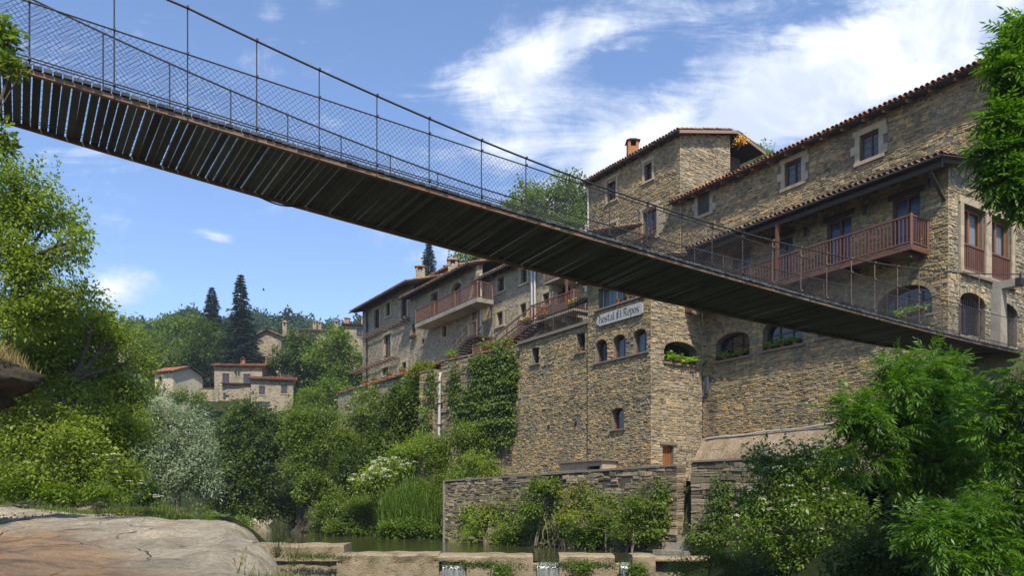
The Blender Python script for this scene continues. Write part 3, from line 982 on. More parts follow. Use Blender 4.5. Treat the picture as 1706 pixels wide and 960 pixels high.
def conifer(name, label, base, h, rad, seed=1, tiers=16, leaf=0.22, group=None, start=0.1, per=90, mat=None):
    base = Vector(base); root = thing(name, label, 'tree', base, group)
    R = np.random.RandomState(seed); mb = MB(); t = MB()
    t.tube([base - Vector((0, 0, .5)), base + Vector((0, 0, h * .5)), base + Vector((0, 0, h))], [h * .018, h * .011, h * .002], 6)
    for k in range(tiers):
        f = k / (tiers - 1); z = h * (start + (1 - start) * f) * 0.985
        rr = rad * (1 - f) ** 0.85 * R.uniform(0.8, 1.1) + rad * .05
        nb = int(5 + 4 * (1 - f))
        for j in range(nb):
            az = 6.283 * (j + R.rand() * .7) / nb; ln = rr * R.uniform(0.65, 1.15)
            d = np.array([math.cos(az), math.sin(az), 0]); o = np.array([base.x, base.y, base.z + z])
            tip = o + d * ln + np.array([0, 0, -ln * .18 + ln * .1 * f])
            t.tube([o, (o + tip) / 2 + np.array([0, 0, ln * .06]), tip], [h * .003, h * .002, h * .0008], 4)
            m = int(per * (0.3 + ln / rad)); u = R.rand(m) ** 0.7
            P = o + (tip - o) * u[:, None] + np.array([0, 0, ln * .06]) * (4 * u * (1 - u))[:, None]
            side = np.cross(d, [0, 0, 1]); sp = R.uniform(-1, 1, m) * (1.05 - u) * ln * 0.33 + R.normal(size=m) * .03
            P = P + side * sp[:, None] + np.array([0, 0, 1]) * (R.normal(size=m) * ln * .035)[:, None]
            A = unit(d + side * np.sign(sp)[:, None] * .9 + R.normal(size=(m, 3)) * .3 + np.array([0, 0, -.15])); N = unit(np.array([0, 0, 1.]) + R.normal(size=(m, 3)) * .5)
            mb.quads(leaf_quads(P, A, N, leaf * R.uniform(.7, 1.3, m), np.full(m, leaf * .28)))
    mb.build('crown', mat or L_con, root); t.build('trunk', M_bark, root)
    return root


def pinnate(mb, P, A, N, L, seed, pairs=5, ll=0.36, lw=0.26, mi=0):
    """compound leaves: P base, A axis, N normal (N,3 arrays), L length array"""
    R = np.random.RandomState(seed); S = unit(np.cross(A, N)); N = unit(np.cross(S, A)); n = len(P); Ls = L[:, None]
    for k in range(pairs + 1):
        f = 0.22 + 0.72 * k / pairs
        o = P + A * Ls * f - N * Ls * (0.30 * f * f)
        sides = (0,) if k == pairs else (-1, 1)
        for s_ in sides:
            ax = unit(A * (0.75 if s_ else 1) + S * s_ * 0.95 - N * (0.22 + 0.4 * f) + R.normal(size=(n, 3)) * .12)
            nn = unit(N + R.normal(size=(n, 3)) * .2)
            l_ = L * ll * (1.0 - 0.35 * abs(f - 0.55)) * R.uniform(.85, 1.15, n)
            mb.quads(leaf_quads(o, ax, nn, l_, l_ * lw), mi)


def blades(mb, base_pts, h, wd, seed, lean=0.35, mi=0):
    R = np.random.RandomState(seed); P = np.asarray(base_pts, float); n = len(P)
    az = R.uniform(0, 6.283, n); D = np.stack([np.cos(az), np.sin(az), np.zeros(n)], 1); S = np.stack([-np.sin(az), np.cos(az), np.zeros(n)], 1)
    H = h * R.uniform(.5, 1.25, n)[:, None]; ln = lean * R.uniform(.2, 1.4, n)[:, None]
    up = np.array([0, 0, 1.0]); w2 = wd * R.uniform(.7, 1.2, n)[:, None] / 2
    m = P + up * H * .55 + D * H * ln * .3; t = P + up * H * .97 + D * H * ln
    mb.quads(np.stack([P - S * w2, P + S * w2, m + S * w2 * .8, m - S * w2 * .8], 1), mi)
    mb.quads(np.stack([m - S * w2 * .8, m + S * w2 * .8, t + S * w2 * .1, t - S * w2 * .1], 1), mi)


def scatter_leaves(mb, pts, nrm, leaf, seed, lw=0.8, mi=0, jit=0.06, hang=0.5):
    """ivy-like cover: leaves standing off a surface"""
    R = np.random.RandomState(seed); P = np.asarray(pts, float); n = len(P)
    nr = np.asarray(nrm, float).reshape(-1, 3) * np.ones((n, 1))
    P = P + nr * np.abs(R.normal(size=(n, 1))) * jit
    A = unit(np.array([0, 0, -hang]) + R.normal(size=(n, 3)) * .6 + nr * .4); N = unit(nr + np.array([0, 0, .7]) + R.normal(size=(n, 3)) * .45)
    L = leaf * R.uniform(.6, 1.3, n)
    mb.quads(leaf_quads(P, A, N, L, L * lw), mi)

# ------------------------------------------------------------ terrain, river, rocks
def sm(t):
    t = np.clip(t, 0, 1); return t * t * (3 - 2 * t)


RIV = np.array([(0, 2), (-1.5, 28), (-7.5, 45), (-16, 56), (-27, 72), (-45, 85), (-85, 92)], float)
RHW = np.array([7, 7.2, 5.2, 4.2, 3.6, 3, 3], float)
uu = Vector((-.5485, .8361)).normalized(); vv = Vector((.8361, .5485)).normalized()


def fbm(x, y, sc, seed=0.0):
    z = np.zeros_like(x); a = 1.0
    for k in range(4):
        f = sc * 2 ** k; c, s_ = math.cos(k * 1.3 + seed), math.sin(k * 1.3 + seed)
        X = (x * c - y * s_) * f; Y = (x * s_ + y * c) * f
        z += a * np.sin(X + 1.7 * np.sin(Y * .8 + seed)) * np.cos(Y + 1.3 * np.sin(X * .7 + k)); a *= .5
    return z


def terrain(x, y):
    x = np.asarray(x, float); y = np.asarray(y, float)
    best = np.full(x.shape, 1e9); side = np.zeros(x.shape)
    for (a, b, ha, hb) in zip(RIV[:-1], RIV[1:], RHW[:-1], RHW[1:]):
        d = b - a; L2 = d @ d
        t = np.clip(((x - a[0]) * d[0] + (y - a[1]) * d[1]) / L2, 0, 1)
        qx = x - (a[0] + t * d[0]); qy = y - (a[1] + t * d[1])
        e = np.hypot(qx, qy) - (ha + (hb - ha) * t)
        s_ = np.where(d[0] * qy - d[1] * qx < 0, 1.0, -1.0)
        m = e < best; best = np.where(m, e, best); side = np.where(m, s_, side)
    e = best
    rb = -2.6 + 6.6 * sm(e / 5) + 4.6 * sm((e - 5) / 4) + 0.10 * np.clip(e - 12, 0, 60)
    qn = (x - 6.77) * .753 + (y - 32) * .658
    ry = -2.8 + 3.6 * sm((qn - .1) / .3)
    rn = -2.6 + 1.6 * sm(e / 3) + 0.05 * np.clip(e, 0, 20)
    tb = sm((y - 45.5) / 3.0)
    right = rb * tb + (1 - tb) * (ry * sm((y - 27) / 4) + rn * (1 - sm((y - 27) / 4)))
    left = -2.6 + 1.7 * sm(e / 3.0) + 0.07 * np.clip(e, 0, 40) + 0.28 * np.clip(e - 22, 0, 60)
    z = np.where(side > 0, right, left)
    z = np.where(e < 0, -2.6 - 0.9 * sm(-e / 2), z)
    z = np.where((y < 26.8) & (e < 0), z - 1.3, z)
    # slope behind the row of houses, far ridge
    q = (x - .57) * vv.x + (y - 49) * vv.y; s_ = (x - .57) * uu.x + (y - 49) * uu.y
    z = z + (0.12 + 0.88 * sm((s_ + 2) / 14)) * np.clip(q - 13, 0, 45) * sm((60 - s_) / 30) * sm((s_ - 22) / 16)
    z = z + 44 * sm((y - 125) / 170) * np.exp(-((x + 100) / 110) ** 2) * sm((30 - q + s_ * .6) / 60 + .6)
    z = z + 7 * sm((y - 100) / 12) * sm((x + 60) / 15) * sm((-25 - x) / 6)
    z = z + np.where(e > 1.5, 0.10, 0.02) * fbm(x, y, .5) + np.where(e > 10, .5, 0) * fbm(x, y, .08)
    return z


def warp(n, lo, hi, c, k):
    t = np.linspace(-1, 1, n); s_ = np.sinh(t * k) / math.sinh(k)
    return np.where(s_ < 0, c + s_ * (c - lo), c + s_ * (hi - c))


xs = warp(260, -700, 500, -6, 4.2); ys = warp(300, -120, 1100, 40, 4.2)
GX, GY = np.meshgrid(xs, ys, indexing='ij')
mb = MB(); grid_mesh(mb, np.stack([GX, GY, terrain(GX, GY)], 2))
tag(mb.build('ground', M_ground, smooth=True), kind='structure')

mb = MB(); mb.add([(-120, 27.9, -2.02), (12, 27.9, -2.02), (12, 120, -2.02), (-120, 120, -2.02)], [(0, 1, 2, 3)])
tag(mb.build('river', M_water), kind='structure')
mb = MB(); mb.add([(-30, -20, -3.7), (14, -20, -3.7), (14, 27.3, -3.7), (-30, 27.3, -3.7)], [(0, 1, 2, 3)])
tag(mb.build('lower_pool', M_water), kind='structure')


def th(x, y):
    return float(terrain(np.array([x]), np.array([y]))[0])


def inside_poly(poly, x, y):
    n = len(poly); ins = np.zeros(x.shape, bool); dist = np.full(x.shape, 1e9)
    for i in range(n):
        ax, ay = poly[i]; bx, by = poly[(i + 1) % n]
        cond = ((ay > y) != (by > y)) & (x < (bx - ax) * (y - ay) / (by - ay + 1e-9) + ax)
        ins ^= cond
        t = np.clip(((x - ax) * (bx - ax) + (y - ay) * (by - ay)) / ((bx - ax) ** 2 + (by - ay) ** 2), 0, 1)
        dist = np.minimum(dist, np.hypot(x - ax - t * (bx - ax), y - ay - t * (by - ay)))
    return np.where(ins, dist, -dist)


def vnoise(x, y, f, seed=0):
    X = x * f; Y = y * f; i = np.floor(X).astype(int); j = np.floor(Y).astype(int); u = X - i; v = Y - j
    u = u * u * (3 - 2 * u); v = v * v * (3 - 2 * v)
    def hsh(a, b):
        n = (a * 374761393 + b * 668265263 + seed * 974634777) & 0x7fffffff; n = ((n ^ (n >> 13)) * 1274126177) & 0x7fffffff
        return ((n ^ (n >> 16)) & 0xffff) / 32767.5 - 1
    return (hsh(i, j) * (1 - u) + hsh(i + 1, j) * u) * (1 - v) + (hsh(i, j + 1) * (1 - u) + hsh(i + 1, j + 1) * u) * v


def slab_rock(name, label, poly, zf, mat, rnd_r=1.0, drop=1.5, amp=0.04, res=0.09, loc=None):
    px_ = [p[0] for p in poly]; py_ = [p[1] for p in poly]
    X, Y = np.meshgrid(np.arange(min(px_) - .3, max(px_) + .3, res), np.arange(min(py_) - .3, max(py_) + .3, res), indexing='ij')
    d = inside_poly(poly, X, Y) + 0.22 * fbm(X, Y, .9) + .06 * fbm(X, Y, 3.1)
    t = np.clip(1 - d / rnd_r, 0, 1)
    Z = zf(X, Y) - drop * (1 - np.sqrt(np.clip(1 - t * t, 0, 1))) + amp * fbm(X, Y, 1.1, .5) + amp * .35 * fbm(X, Y, 5.0, 2.)
    Z = Z + amp * .6 * np.abs(np.sin(Y * 1.9 + X * .35 + .8 * fbm(X, Y, .5))) ** 4 * -1.0
    w_ = vnoise(X, Y, .8, 3) * .6
    for k, (f, a) in enumerate(((2.1, .030), (4.5, .018), (9.0, .010), (17., .0055))):
        Z = Z + a * amp / .035 * vnoise(X + w_ * .5, Y * 1.6 + w_, f, k)
    st = Z * 0 + (Y * .55 + X * .16 + w_ * .7 + .12 * vnoise(X, Y, 3.2, 8))     # worn bedding steps crossing the slab
    fr_ = st - np.floor(st); Z = Z + .050 * np.clip(fr_ * 9, 0, 1) * (1 - fr_) - .02
    pit = np.clip(vnoise(X, Y, 6.5, 12) - .55, 0, 1); Z = Z - pit * .05
    Z = np.where(d < 0, Z - 1.2, Z)
    mb = MB(); grid_mesh(mb, np.stack([X, Y, Z], 2))
    o = mb.build(name, mat, None, loc=loc or (px_[0], py_[0], 0), smooth=True)
    return tag(o, label, 'rock')


slab_rock('rock_slab', 'broad pale sandstone slab with orange sandy stain, nearest to the viewer', [(-13, 2.6), (-0.9, 2.6), (-1.55, 6), (-2.2, 8.2), (-3.1, 10.3), (-4.5, 12.4), (-6.9, 13.2), (-9, 12.2), (-13, 11.4)],
          lambda x, y: -0.80 + 0.053 * y + 0.010 * (x + 3) , M_rock, .75, 1.0, 0.028, 0.04, loc=(-6, 7, -1))
slab_rock('rock_slab', 'cracked grey sandstone slab behind the big orange-stained one', [(-15, 14.2), (-7.2, 13.8), (-7.0, 15.2), (-9, 17.2), (-11.5, 18.6), (-15, 19)],
          lambda x, y: -0.40 + 0.045 * (y - 13) - .02 * (x + 10), M_rock_plain, .5, .6, .05, 0.1, loc=(-11, 16, -.6))
slab_rock('rock_slab', 'narrow grey sandstone slab behind a grassy crack, furthest back of the slabs', [(-19, 19.4), (-10.5, 18.6), (-9.6, 19.8), (-11, 22), (-19, 22.5)],
          lambda x, y: -0.14 + 0.045 * (y - 19), M_rock_plain, .5, .6, .05, 0.12, loc=(-14, 20.5, -.4))


def ico_rock(name, label, c, r, mat, seed=0, amp=.25, sub=5, shape=None):
    import bmesh
    bm = bmesh.new(); bmesh.ops.create_icosphere(bm, subdivisions=sub, radius=1)
    c = Vector(c); S = Vector((seed * 7.1, seed * 3.3, seed))
    for v in bm.verts:
        d = v.co.copy()
        k = 1 + amp * noise.fractal(d * 1.3 + S, .8, 2.0, 7) - amp * .9 * abs(noise.noise(d * 2.2 + S)) + amp * .35 * abs(noise.noise(Vector((d.x, d.y, d.z * 2.5)) * 5.2 + S)) + amp * .12 * noise.noise(d * 17 + S)
        p = Vector((d.x * r[0], d.y * r[1], d.z * r[2])) * k
        if shape: p = shape(p)
        v.co = p
    me = bpy.data.meshes.new(name); bm.to_mesh(me); bm.free()
    for p in me.polygons: p.use_smooth = True
    me.materials.append(mat)
    o = bpy.data.objects.new(name, me); COL.objects.link(o); o.location = c; ORI[o.name] = c
    return tag(o, label, 'rock')


def overhang(p):
    # the block widens upwards and leans out to the right, its foot stands back on the bank
    if p.z < 0.2: return Vector((p.x - 1.9 * min(1, (0.2 - p.z) / 1.6), p.y, p.z * 1.4))
    return p


ico_rock('boulder', 'dark overhanging boulder with dry grass on top at left edge', (-8.55, 10.4, 1.65), (1.75, 1.6, .62), M_rock_dark, 1, .22, 5, None)
ico_rock('boulder', 'tall mossy rock face under the overhanging boulder', (-10.6, 11.2, -.2), (1.8, 1.7, 2.0), M_rock_dark, 2, .22, 4)
pc = at(520, 850, 58)
ico_rock('boulder', 'dark mossy rock stump leaning at the far water edge', (pc.x, pc.y, -1.2), (1.3, 1.1, 2.3), M_rock_dark, 4, .42, 5, lambda p: Vector((p.x + p.z * .28, p.y, p.z)))
pc = at(455, 862, 74)
slab_rock('river_ledge', 'flat pale rock ledge on the far bank beside the river', [(pc.x - 5, 75), (pc.x + 5.5, 73.5), (pc.x + 6, 78), (pc.x - 5, 79)], lambda x, y: -1.35 + .10 * (y - 75), M_rock_plain, .8, .8, .08, .2, loc=(pc.x, 76, -2))

# ------------------------------------------------------------ weir
wr = thing('weir', 'low sandy concrete weir with mossy blocks across the river', 'weir', (-1.5, 28, -3.8))
FW = Frame((0, 27.6), (1, 0), (0, -1))
def wblock(x0, x1, ytop, y0=27.6, y1=28.7, zb=-4.2, name='block', over=0.0):
    a0 = (x0 - 853) / 1300 * y0; a1 = (x1 - 853) / 1300 * y0; zt = (842 - ytop) / 1300 * y0
    nx = max(3, int((a1 - a0) / .18)); mb = MB()
    prof = [(y0 + .06, zb), (y0 + .03, zb + min(.8, .25 * (zt - zb))), (y0 + .02, max(zt - .35, zb + .4 * (zt - zb))), (y0, zt - .07), (y0 + .06, zt), (y0 + .5, zt + .015), (y1 - .06, zt + .02), (y1, zt - .05), (y1, zb)]
    P = np.zeros((nx + 1, len(prof), 3))
    for i in range(nx + 1):
        a = a0 + (a1 - a0) * i / nx
        for j, (y, z) in enumerate(prof):
            nn = noise.fractal(Vector((a * 1.4, y * 2, z * 2.2)), 1, 2, 4)
            P[i, j] = (a + (.03 * nn if 0 < i < nx else 0), y + .10 * nn * (1 if j < 4 else .4), z + .045 * nn)
    grid_mesh(mb, P)
    e0 = [tuple(P[0, j]) for j in range(len(prof))]; e1 = [tuple(P[nx, j]) for j in range(len(prof))]
    mb.add(e0, [tuple(range(len(prof)))[::-1]]); mb.add(e1, [tuple(range(len(prof)))])
    return mb.build(name, M_weir, wr)
wblock(380, 573, 909, 28.0, 29.4); wblock(560, 731, 924); wblock(777, 888, 926); wblock(932, 1024, 926); wblock(1054, 1092, 926); wblock(1092, 1300, 930, 28.2, 29.0)
wblock(724, 780, 926, 27.6, 28.7, -1.99, 'bridging_slab')
for (x0, x1) in ((731, 777), (888, 932), (1024, 1054)):
    wblock(x0, x1, 938, 27.9, 28.6, -4.2, 'spillway')
for (x0, x1, k) in ((732, 776, 0), (889, 931, 1), (1026, 1052, 2)):
    a0 = (x0 - 846) / 1300 * 27.8; a1 = (x1 - 858) / 1300 * 27.8
    P = np.zeros((16, 12, 3))
    for i in range(16):
        for j in range(12):
            t = j / 11; a = a0 + (a1 - a0) * i / 15
            P[i, j] = (a + .25 * t * (i / 15 - .3) * (1 if k < 2 else 0), 28.5 - .75 * min(1, t * 2.2) - .25 * t, -2.02 - .02 * t - 1.75 * max(0, t - .3) ** 1.5 * 1.6 + .02 * math.sin(i * 2.3) * t)
    mb = MB(); grid_mesh(mb, P)
    tag(mb.build('waterfall', M_fall, smooth=True, loc=(a0, 27.8, -2)), ['wide white curtain of falling water under the bridging slab, left of the three falls', 'white curtain of falling water between two middle weir blocks',
        'thin trickle of falling water beside the rightmost weir block'][k], 'waterfall', None, None)

# ------------------------------------------------------------ river wall
def nrm_left(d):
    return (-abs(d.y), -abs(d.x))
wd_ = Vector((-.658, .753)).normalized()
FV = Frame((6.77, 32.0), wd_, (-wd_.y, wd_.x if False else -.470))
FV.n = Vector((-.753, -.658)).normalized()
Lw = FV.hit(743, 850)[0]
rw = thing('river_wall', 'long mossy dry stone wall standing in the river below the inn', 'wall', FV.P(0, -2.4))
ztop = 1.58
masonry(rw, FV, [(0, -2.6), (Lw, -2.6), (Lw, ztop - .28), (0, ztop)], [], (M_mortar_dark, M_stone_dark, M_void), row=(.07, .17), wid=(.16, .5), out=(.02, .10))
mb = MB(); FV.box(mb, Lw + .002, Lw + .22, -2.6, ztop - .25, -.55, .06); mb.build('end_pier', M_concrete, rw)
mb = MB()
a = 0.0
while a < Lw:
    b = min(a + rnd.uniform(.4, .9), Lw)
    zc_ = ztop - .28 * a / Lw; FV.box(mb, a + .005, b - .005, zc_ + .004, zc_ + .075 + rnd.uniform(0, .03), -.6, .10 + rnd.uniform(-.03, .04)); a = b
mb.build('coping', M_slate, rw)
mb = MB(); FV.box(mb, -.35, -.002, -2.6, ztop, -.6, .03); mb.v = mb.v
FVr = Frame(FV.P(0, 0)[:2], (.753, .658), (.658, -.753))
masonry(rw, FVr, [(0, -1.6), (.55, -1.6), (.55, ztop), (0, ztop)], [], (M_mortar_dark, M_stone_dark, M_void), name='wall_end', row=(.1, .2), wid=(.2, .5))
s2 = FV.hit(1153, 800)[0]; s3 = FV.hit(1330, 800)[0]
rw2 = thing('river_wall', 'shorter mossy stone wall right of the river steps, half under shrubs', 'wall', FV.P(s2, -2.2))
masonry(rw2, FV, [(s3, -2.6), (s2, -2.6), (s2, ztop + .12), (s3, ztop + .12)], [], (M_mortar_dark, M_stone_dark, M_void), row=(.10, .22), wid=(.2, .6), out=(.02, .10))
FV2 = Frame(FV.P(s2, 0)[:2], (.753, .658), (-.658, .753))
masonry(rw2, FV2, [(0, -1.6), (.6, -1.6), (.6, ztop + .12), (0, ztop + .12)], [], (M_mortar_dark, M_stone_dark, M_void), name='wall_end', row=(.1, .2), wid=(.2, .5))
mb = MB(); FV.box(mb, s3, s2 - .02, ztop + .125, ztop + .20, -.65, .12); mb.build('coping', M_slate, rw2)
st = thing('stone_steps', 'rough stone steps going down through the gap in the river wall', 'steps', FV.P(s2 / 2, -2))
for k in range(9):
    z = .55 - k * .30; mb = MB(); o1 = -1.6 + k * .26
    a0, a1 = (s2 + .03, -.03) if o1 < -.1 else (-.9 - .1 * (k % 2), .35 + .25 * (k % 3))
    FV.box(mb, a0, a1, z - .32, z, o1 - .6, o1 + rnd.uniform(0, .08)); mb.build('step', M_concrete, st)
# paved yard behind the wall
mb = MB(); pts = [FV.P(-9, 1.0, -.5), FV.P(Lw, 1.0, -.5), FV.P(Lw, 1.0, -6), FV.P(-9, 1.0, -12)]
pts2 = [FV.P(-9, 1.0, -2.3), FV.P(s2 - .0, 1.0, -2.3), FV.P(s2, 1.0, -.62), FV.P(-9, 1.0, -.62)]
mb.add([FV.P(.01, 1.0, -.5), FV.P(Lw, 1.0, -.5), FV.P(Lw, 1.0, -7), FV.P(-9, 1.0, -12), FV.P(-9, 1.0, -2.3), FV.P(0.01, 1.0, -2.3)], [(0, 1, 2, 3, 4, 5)]); mb.add(pts2, [(0, 1, 2, 3)])
tag(mb.build('yard', M_concrete, loc=FV.P(0, 1, -2)), kind='structure')

# ------------------------------------------------------------ the lodge: long set-back wall, balcony storey, arched windows
A0 = Vector((15.66, 28.0)); U3 = Vector((uu.x, uu.y, 0)); V3 = Vector((vv.x, vv.y, 0)); Z3 = Vector((0, 0, 1))
nR = -vv; nE = -uu
FR = Frame(A0, uu, nR); FE = Frame(A0, vv, nE)
FU = Frame(A0 + vv * 4.0, uu, nR)
sK = FU.hit(1136, 260)[0]
lodge = thing('stone_lodge', 'large brown stone lodge with red balcony, shaded porch roof and long tiled roof', 'house', FR.P(0, 1))
sB = FR.hit(1172, 650)[0]
zeR = 12.62
# openings, measured where they stand
hBig = FR.hole(1462, 483, 1553, 531, .62); hb = FR.hole(1271, 537, 1337, 588, .42); ha = FR.hole(1193, 558, 1249, 604, .40); hc = FR.hole(1364, 520, 1432, 574, .42)
zs_ = 6.86
hBig = (hBig[0], hBig[1], 7.02, 8.25, .62); hb = (hb[0], hb[1], zs_, 8.18, .5); ha = (ha[0], ha[1], zs_ - .05, 8.02, .45); hc = (hc[0], hc[1], zs_ + .05, 8.2, .5)
def dr(x0, x1, zt=11.62, zb=9.46): 
    h = FR.hole(x0, 400, x1, 450); return (h[0], h[1], zb, zt, 0)
hd1, hd2, hd3 = dr(1487, 1533), dr(1378, 1419), dr(1290, 1321)
hd4 = (hd3[1] + 1.3, hd3[1] + 2.3, 9.46, 11.5, 0)
holesR = [hBig, hb, ha, hc, hd1, hd2, hd3, hd4]
masonry(lodge, FR, [(0, 3.2), (sB, 3.2), (sB, zeR), (0, zeR)], holesR, name='river_side_wall')
LE = 13.0
hf1 = FE.hole(1604, 316, 1641, 414); hf1 = (hf1[0], hf1[1], 8.62, 11.05, 0)
hf2 = (hf1[0] + 2.02, hf1[1] + 2.02, 8.62, 11.05, 0)
hg1 = FE.hole(1597, 480, 1641, 545, .35); hg1 = (hg1[0] + .0, hg1[1] + 0., 6.2, 7.85, .4)
hg2 = (hg1[0] + 2.35, hg1[1] + 2.5, 6.2, 7.85, .4)
sk = []
for h in (hf1, hf2): sk.append((h[0] - .38, h[1] + .38, h[2] - .16, h[3] + .27))
masonry(lodge, FE, [(0, 1.0), (LE, 1.0), (LE, 18.2), (8, 19.0), (4.0, 17.9), (4.0, 13.35), (0, zeR)], [hf1, hf2, hg1, hg2], (M_mortar, M_stone_sunlit, M_void), name='bridge_side_wall', skip=sk)
# upper set-back wall
aR = FU.hit(1683, 150)[0]; aR = -.02
zU = FU.hit(1375, 232, 0.0)[1]
def uh(x0, y0, x1, y1): return FU.hole(x0, y0, x1, y1)
hu = [uh(1163, 321, 1183, 357), uh(1308, 267, 1336, 308), uh(1433, 220, 1465, 264)]
hu.append((hu[0][0] - .1, hu[0][1] + .2, 13.55, 14.2, 0))
sku = [(h[0] - .42, h[1] + .42, h[2] - .16, h[3] + .27) for h in hu]
masonry(lodge, FU, [(aR, 12.2), (sK + .2, 12.2), (sK + .2, zU), (aR, zU)], hu, name='upper_wall', skip=sku)
for i, h in enumerate(hu[:3]):
    window(lodge, FU, h, M_wood, 2, 4, rec=.16, bar=.06, glass=M_glass, curtain=M_curtain if i != 0 else None)
    surround(lodge, FU, h, .26, .07)
window(lodge, FU, hu[3], M_wood, 2, 2, curtain=None); surround(lodge, FU, hu[3], .26, .07)
mb = MB(); h = FU.hit(1318, 346); FU.box(mb, h[0] - 1.0, h[0] + 1.0, 13.62, 13.80, 0.0, .12); mb.build('stone_ledge', M_sand, lodge)
# quoins of the upper corner
mb = MB(); z = 13.6; k = 0
while z < zU - .3:
    hq = rnd.uniform(.28, .4); wq = .55 if k % 2 else .32
    FU.box(mb, aR - .07, aR + wq, z, z + hq - .01, -.3, .08); z += hq; k += 1
mb.build('quoins', M_sand, lodge)
pt = math.radians(16); gU = V3 * math.cos(pt) + Z3 * math.sin(pt)
o_ = .62; zE = FU.hit(1375, 222, o_)[1]
roof(lodge, FU.P(aR - .5, zE, o_), U3, gU, sK - aR + 1.1, 6.0, M_tile, M_wood_dark, raf_mat=M_rafter, over=.6, gap=1.0, name='upper_roof')
mb = MB(); FU.box(mb, aR - .3, sK + .3, zE + .02, zU + .02, -.2, .02); 
mb.build('wall_head', M_wood_dark, lodge)
# porch roof over the balcony
pt2 = math.radians(10); gP = V3 * math.cos(pt2) + Z3 * math.sin(pt2)
oP = 1.25; aP = -.55; zP = FR.hit(1400, 322, oP)[1]
sP = FR.hit(1158, 415, oP)[0]
pr = roof(lodge, FR.P(aP, zP, oP), U3, gP, sP - aP + .8, 4.0 + oP, M_tile_old, M_wood_dark, raf_mat=M_wood_dark, over=1.2, gap=.8, name='porch_roof', gutter=M_iron)
mb = MB(); mb.beam(FR.P(aP + .2, zP - .22, oP - .18), FR.P(sP, zP - .22, oP - .18), .14, .18); mb.build('porch_beam', M_wood_dark, lodge)
# porch struts
for s_ in (.12,):
    mb = MB(); mb.beam(FR.P(s_, zP - 1.1, .02), FR.P(s_, zP - .26, oP - .2), .10, .12, up=U3); mb.build('porch_bracket', M_wood_dark, lodge)
# doors of the balcony
for i, h in enumerate((hd1, hd2, hd3, hd4)):
    window(lodge, FR, h, M_wood, 2, 3, rec=.14, bar=.08, glass=M_glass, curtain=M_curtain_sky, name='balcony_door')
    mb = MB(); FR.box(mb, h[0] - .12, h[1] + .12, h[3] + .002, h[3] + .2, -.1, .09); mb.build('lintel', M_wood_dark, lodge)
# the balcony
aB0 = FR.hit(1549, 400)[0]; aB1 = sB - .02; wB = 1.22; zB = FR.hit(1549, 416)[1]
bal = MB()
n = int((aB1 - aB0) / .16)
for i in range(n):
    a = aB0 + (aB1 - aB0) * i / n; FR.box(bal, a + .004, a + (aB1 - aB0) / n - .004, zB - .045, zB, .075, wB + rnd.uniform(0, .02))
bd_ = bal.build('balcony_deck', M_wood_old, lodge)
mb = MB(); mb.beam(FR.P(aB0, zB - .12, wB - .04), FR.P(aB1, zB - .12, wB - .04), .09, .14); mb.beam(FR.P(aB0 + .04, zB - .12, .08), FR.P(aB0 + .04, zB - .12, wB), .09, .14); mb.build('edge_beam', M_wood, bd_)
k = aB0 + .3
while k < aB1:
    mb = MB(); mb.beam(FR.P(k, zB - .16, -.05), FR.P(k, zB - .13, wB - .1), .12, .17); mb.build('joist', M_wood_dark, bd_); k += 1.25
railing(lodge, [FR.P(aB0 + .03, zB, .08), FR.P(aB0 + .03, zB, wB - .04), FR.P(FR.hit(1294, 420, wB)[0], zB, wB - .04), FR.P(aB1, zB, wB - .04)], 1.05, M_wood, .145, .033, .085, name='balcony_railing')
aC = FR.hit(1294, 420, wB)[0]
mb = MB(); mb.beam(FR.P(aC, zB, wB - .04), FR.P(aC, zP - .3, wB - .04), .12, .12, up=U3); mb.build('balcony_post', M_wood, lodge)
# arched windows, their glass and sills
for h in (hBig, hb, ha, hc):
    window(lodge, FR, h, M_wood_dark, 4 if h is hBig else 3, 2, rec=.32, bar=.06, glass=M_glass_dark, name='arched_window', cross=.04)
    sill(lodge, FR, h, M_slate, .12, .09, .14)
for h in (hf1, hf2):
    window(lodge, FE, h, M_door, 2, 1, rec=.20, bar=.10, glass=M_glass, curtain=M_curtain, name='french_window')
    surround(lodge, FE, h, .24, .055, alt=False)
    railing(lodge, [FE.P(h[0] + .05, h[2], -.02), FE.P(h[1] - .05, h[2], -.02)], .98, M_wood, .14, .045, .05, name='balconette_railing')
    sill(lodge, FE, (h[0], h[1], h[2] - .1, 0, 0), M_slate, .2, .10, .16)
for h in (hg1, hg2):
    window(lodge, FE, h, M_wood_dark, 2, 1, rec=.3, bar=.05, glass=M_glass_dark, name='arched_window')
    g = MB(); a = h[0] + .12
    while a < h[1] - .05: g.tube([FE.P(a, h[2], -.1), FE.P(a, h[3] - .12, -.1)], .012, 5); a += .14
    for z in (h[2] + .5, h[2] + 1.05): g.beam(FE.P(h[0], z, -.1), FE.P(h[1], z, -.1), .03, .012)
    g.build('iron_grille', M_iron, lodge)
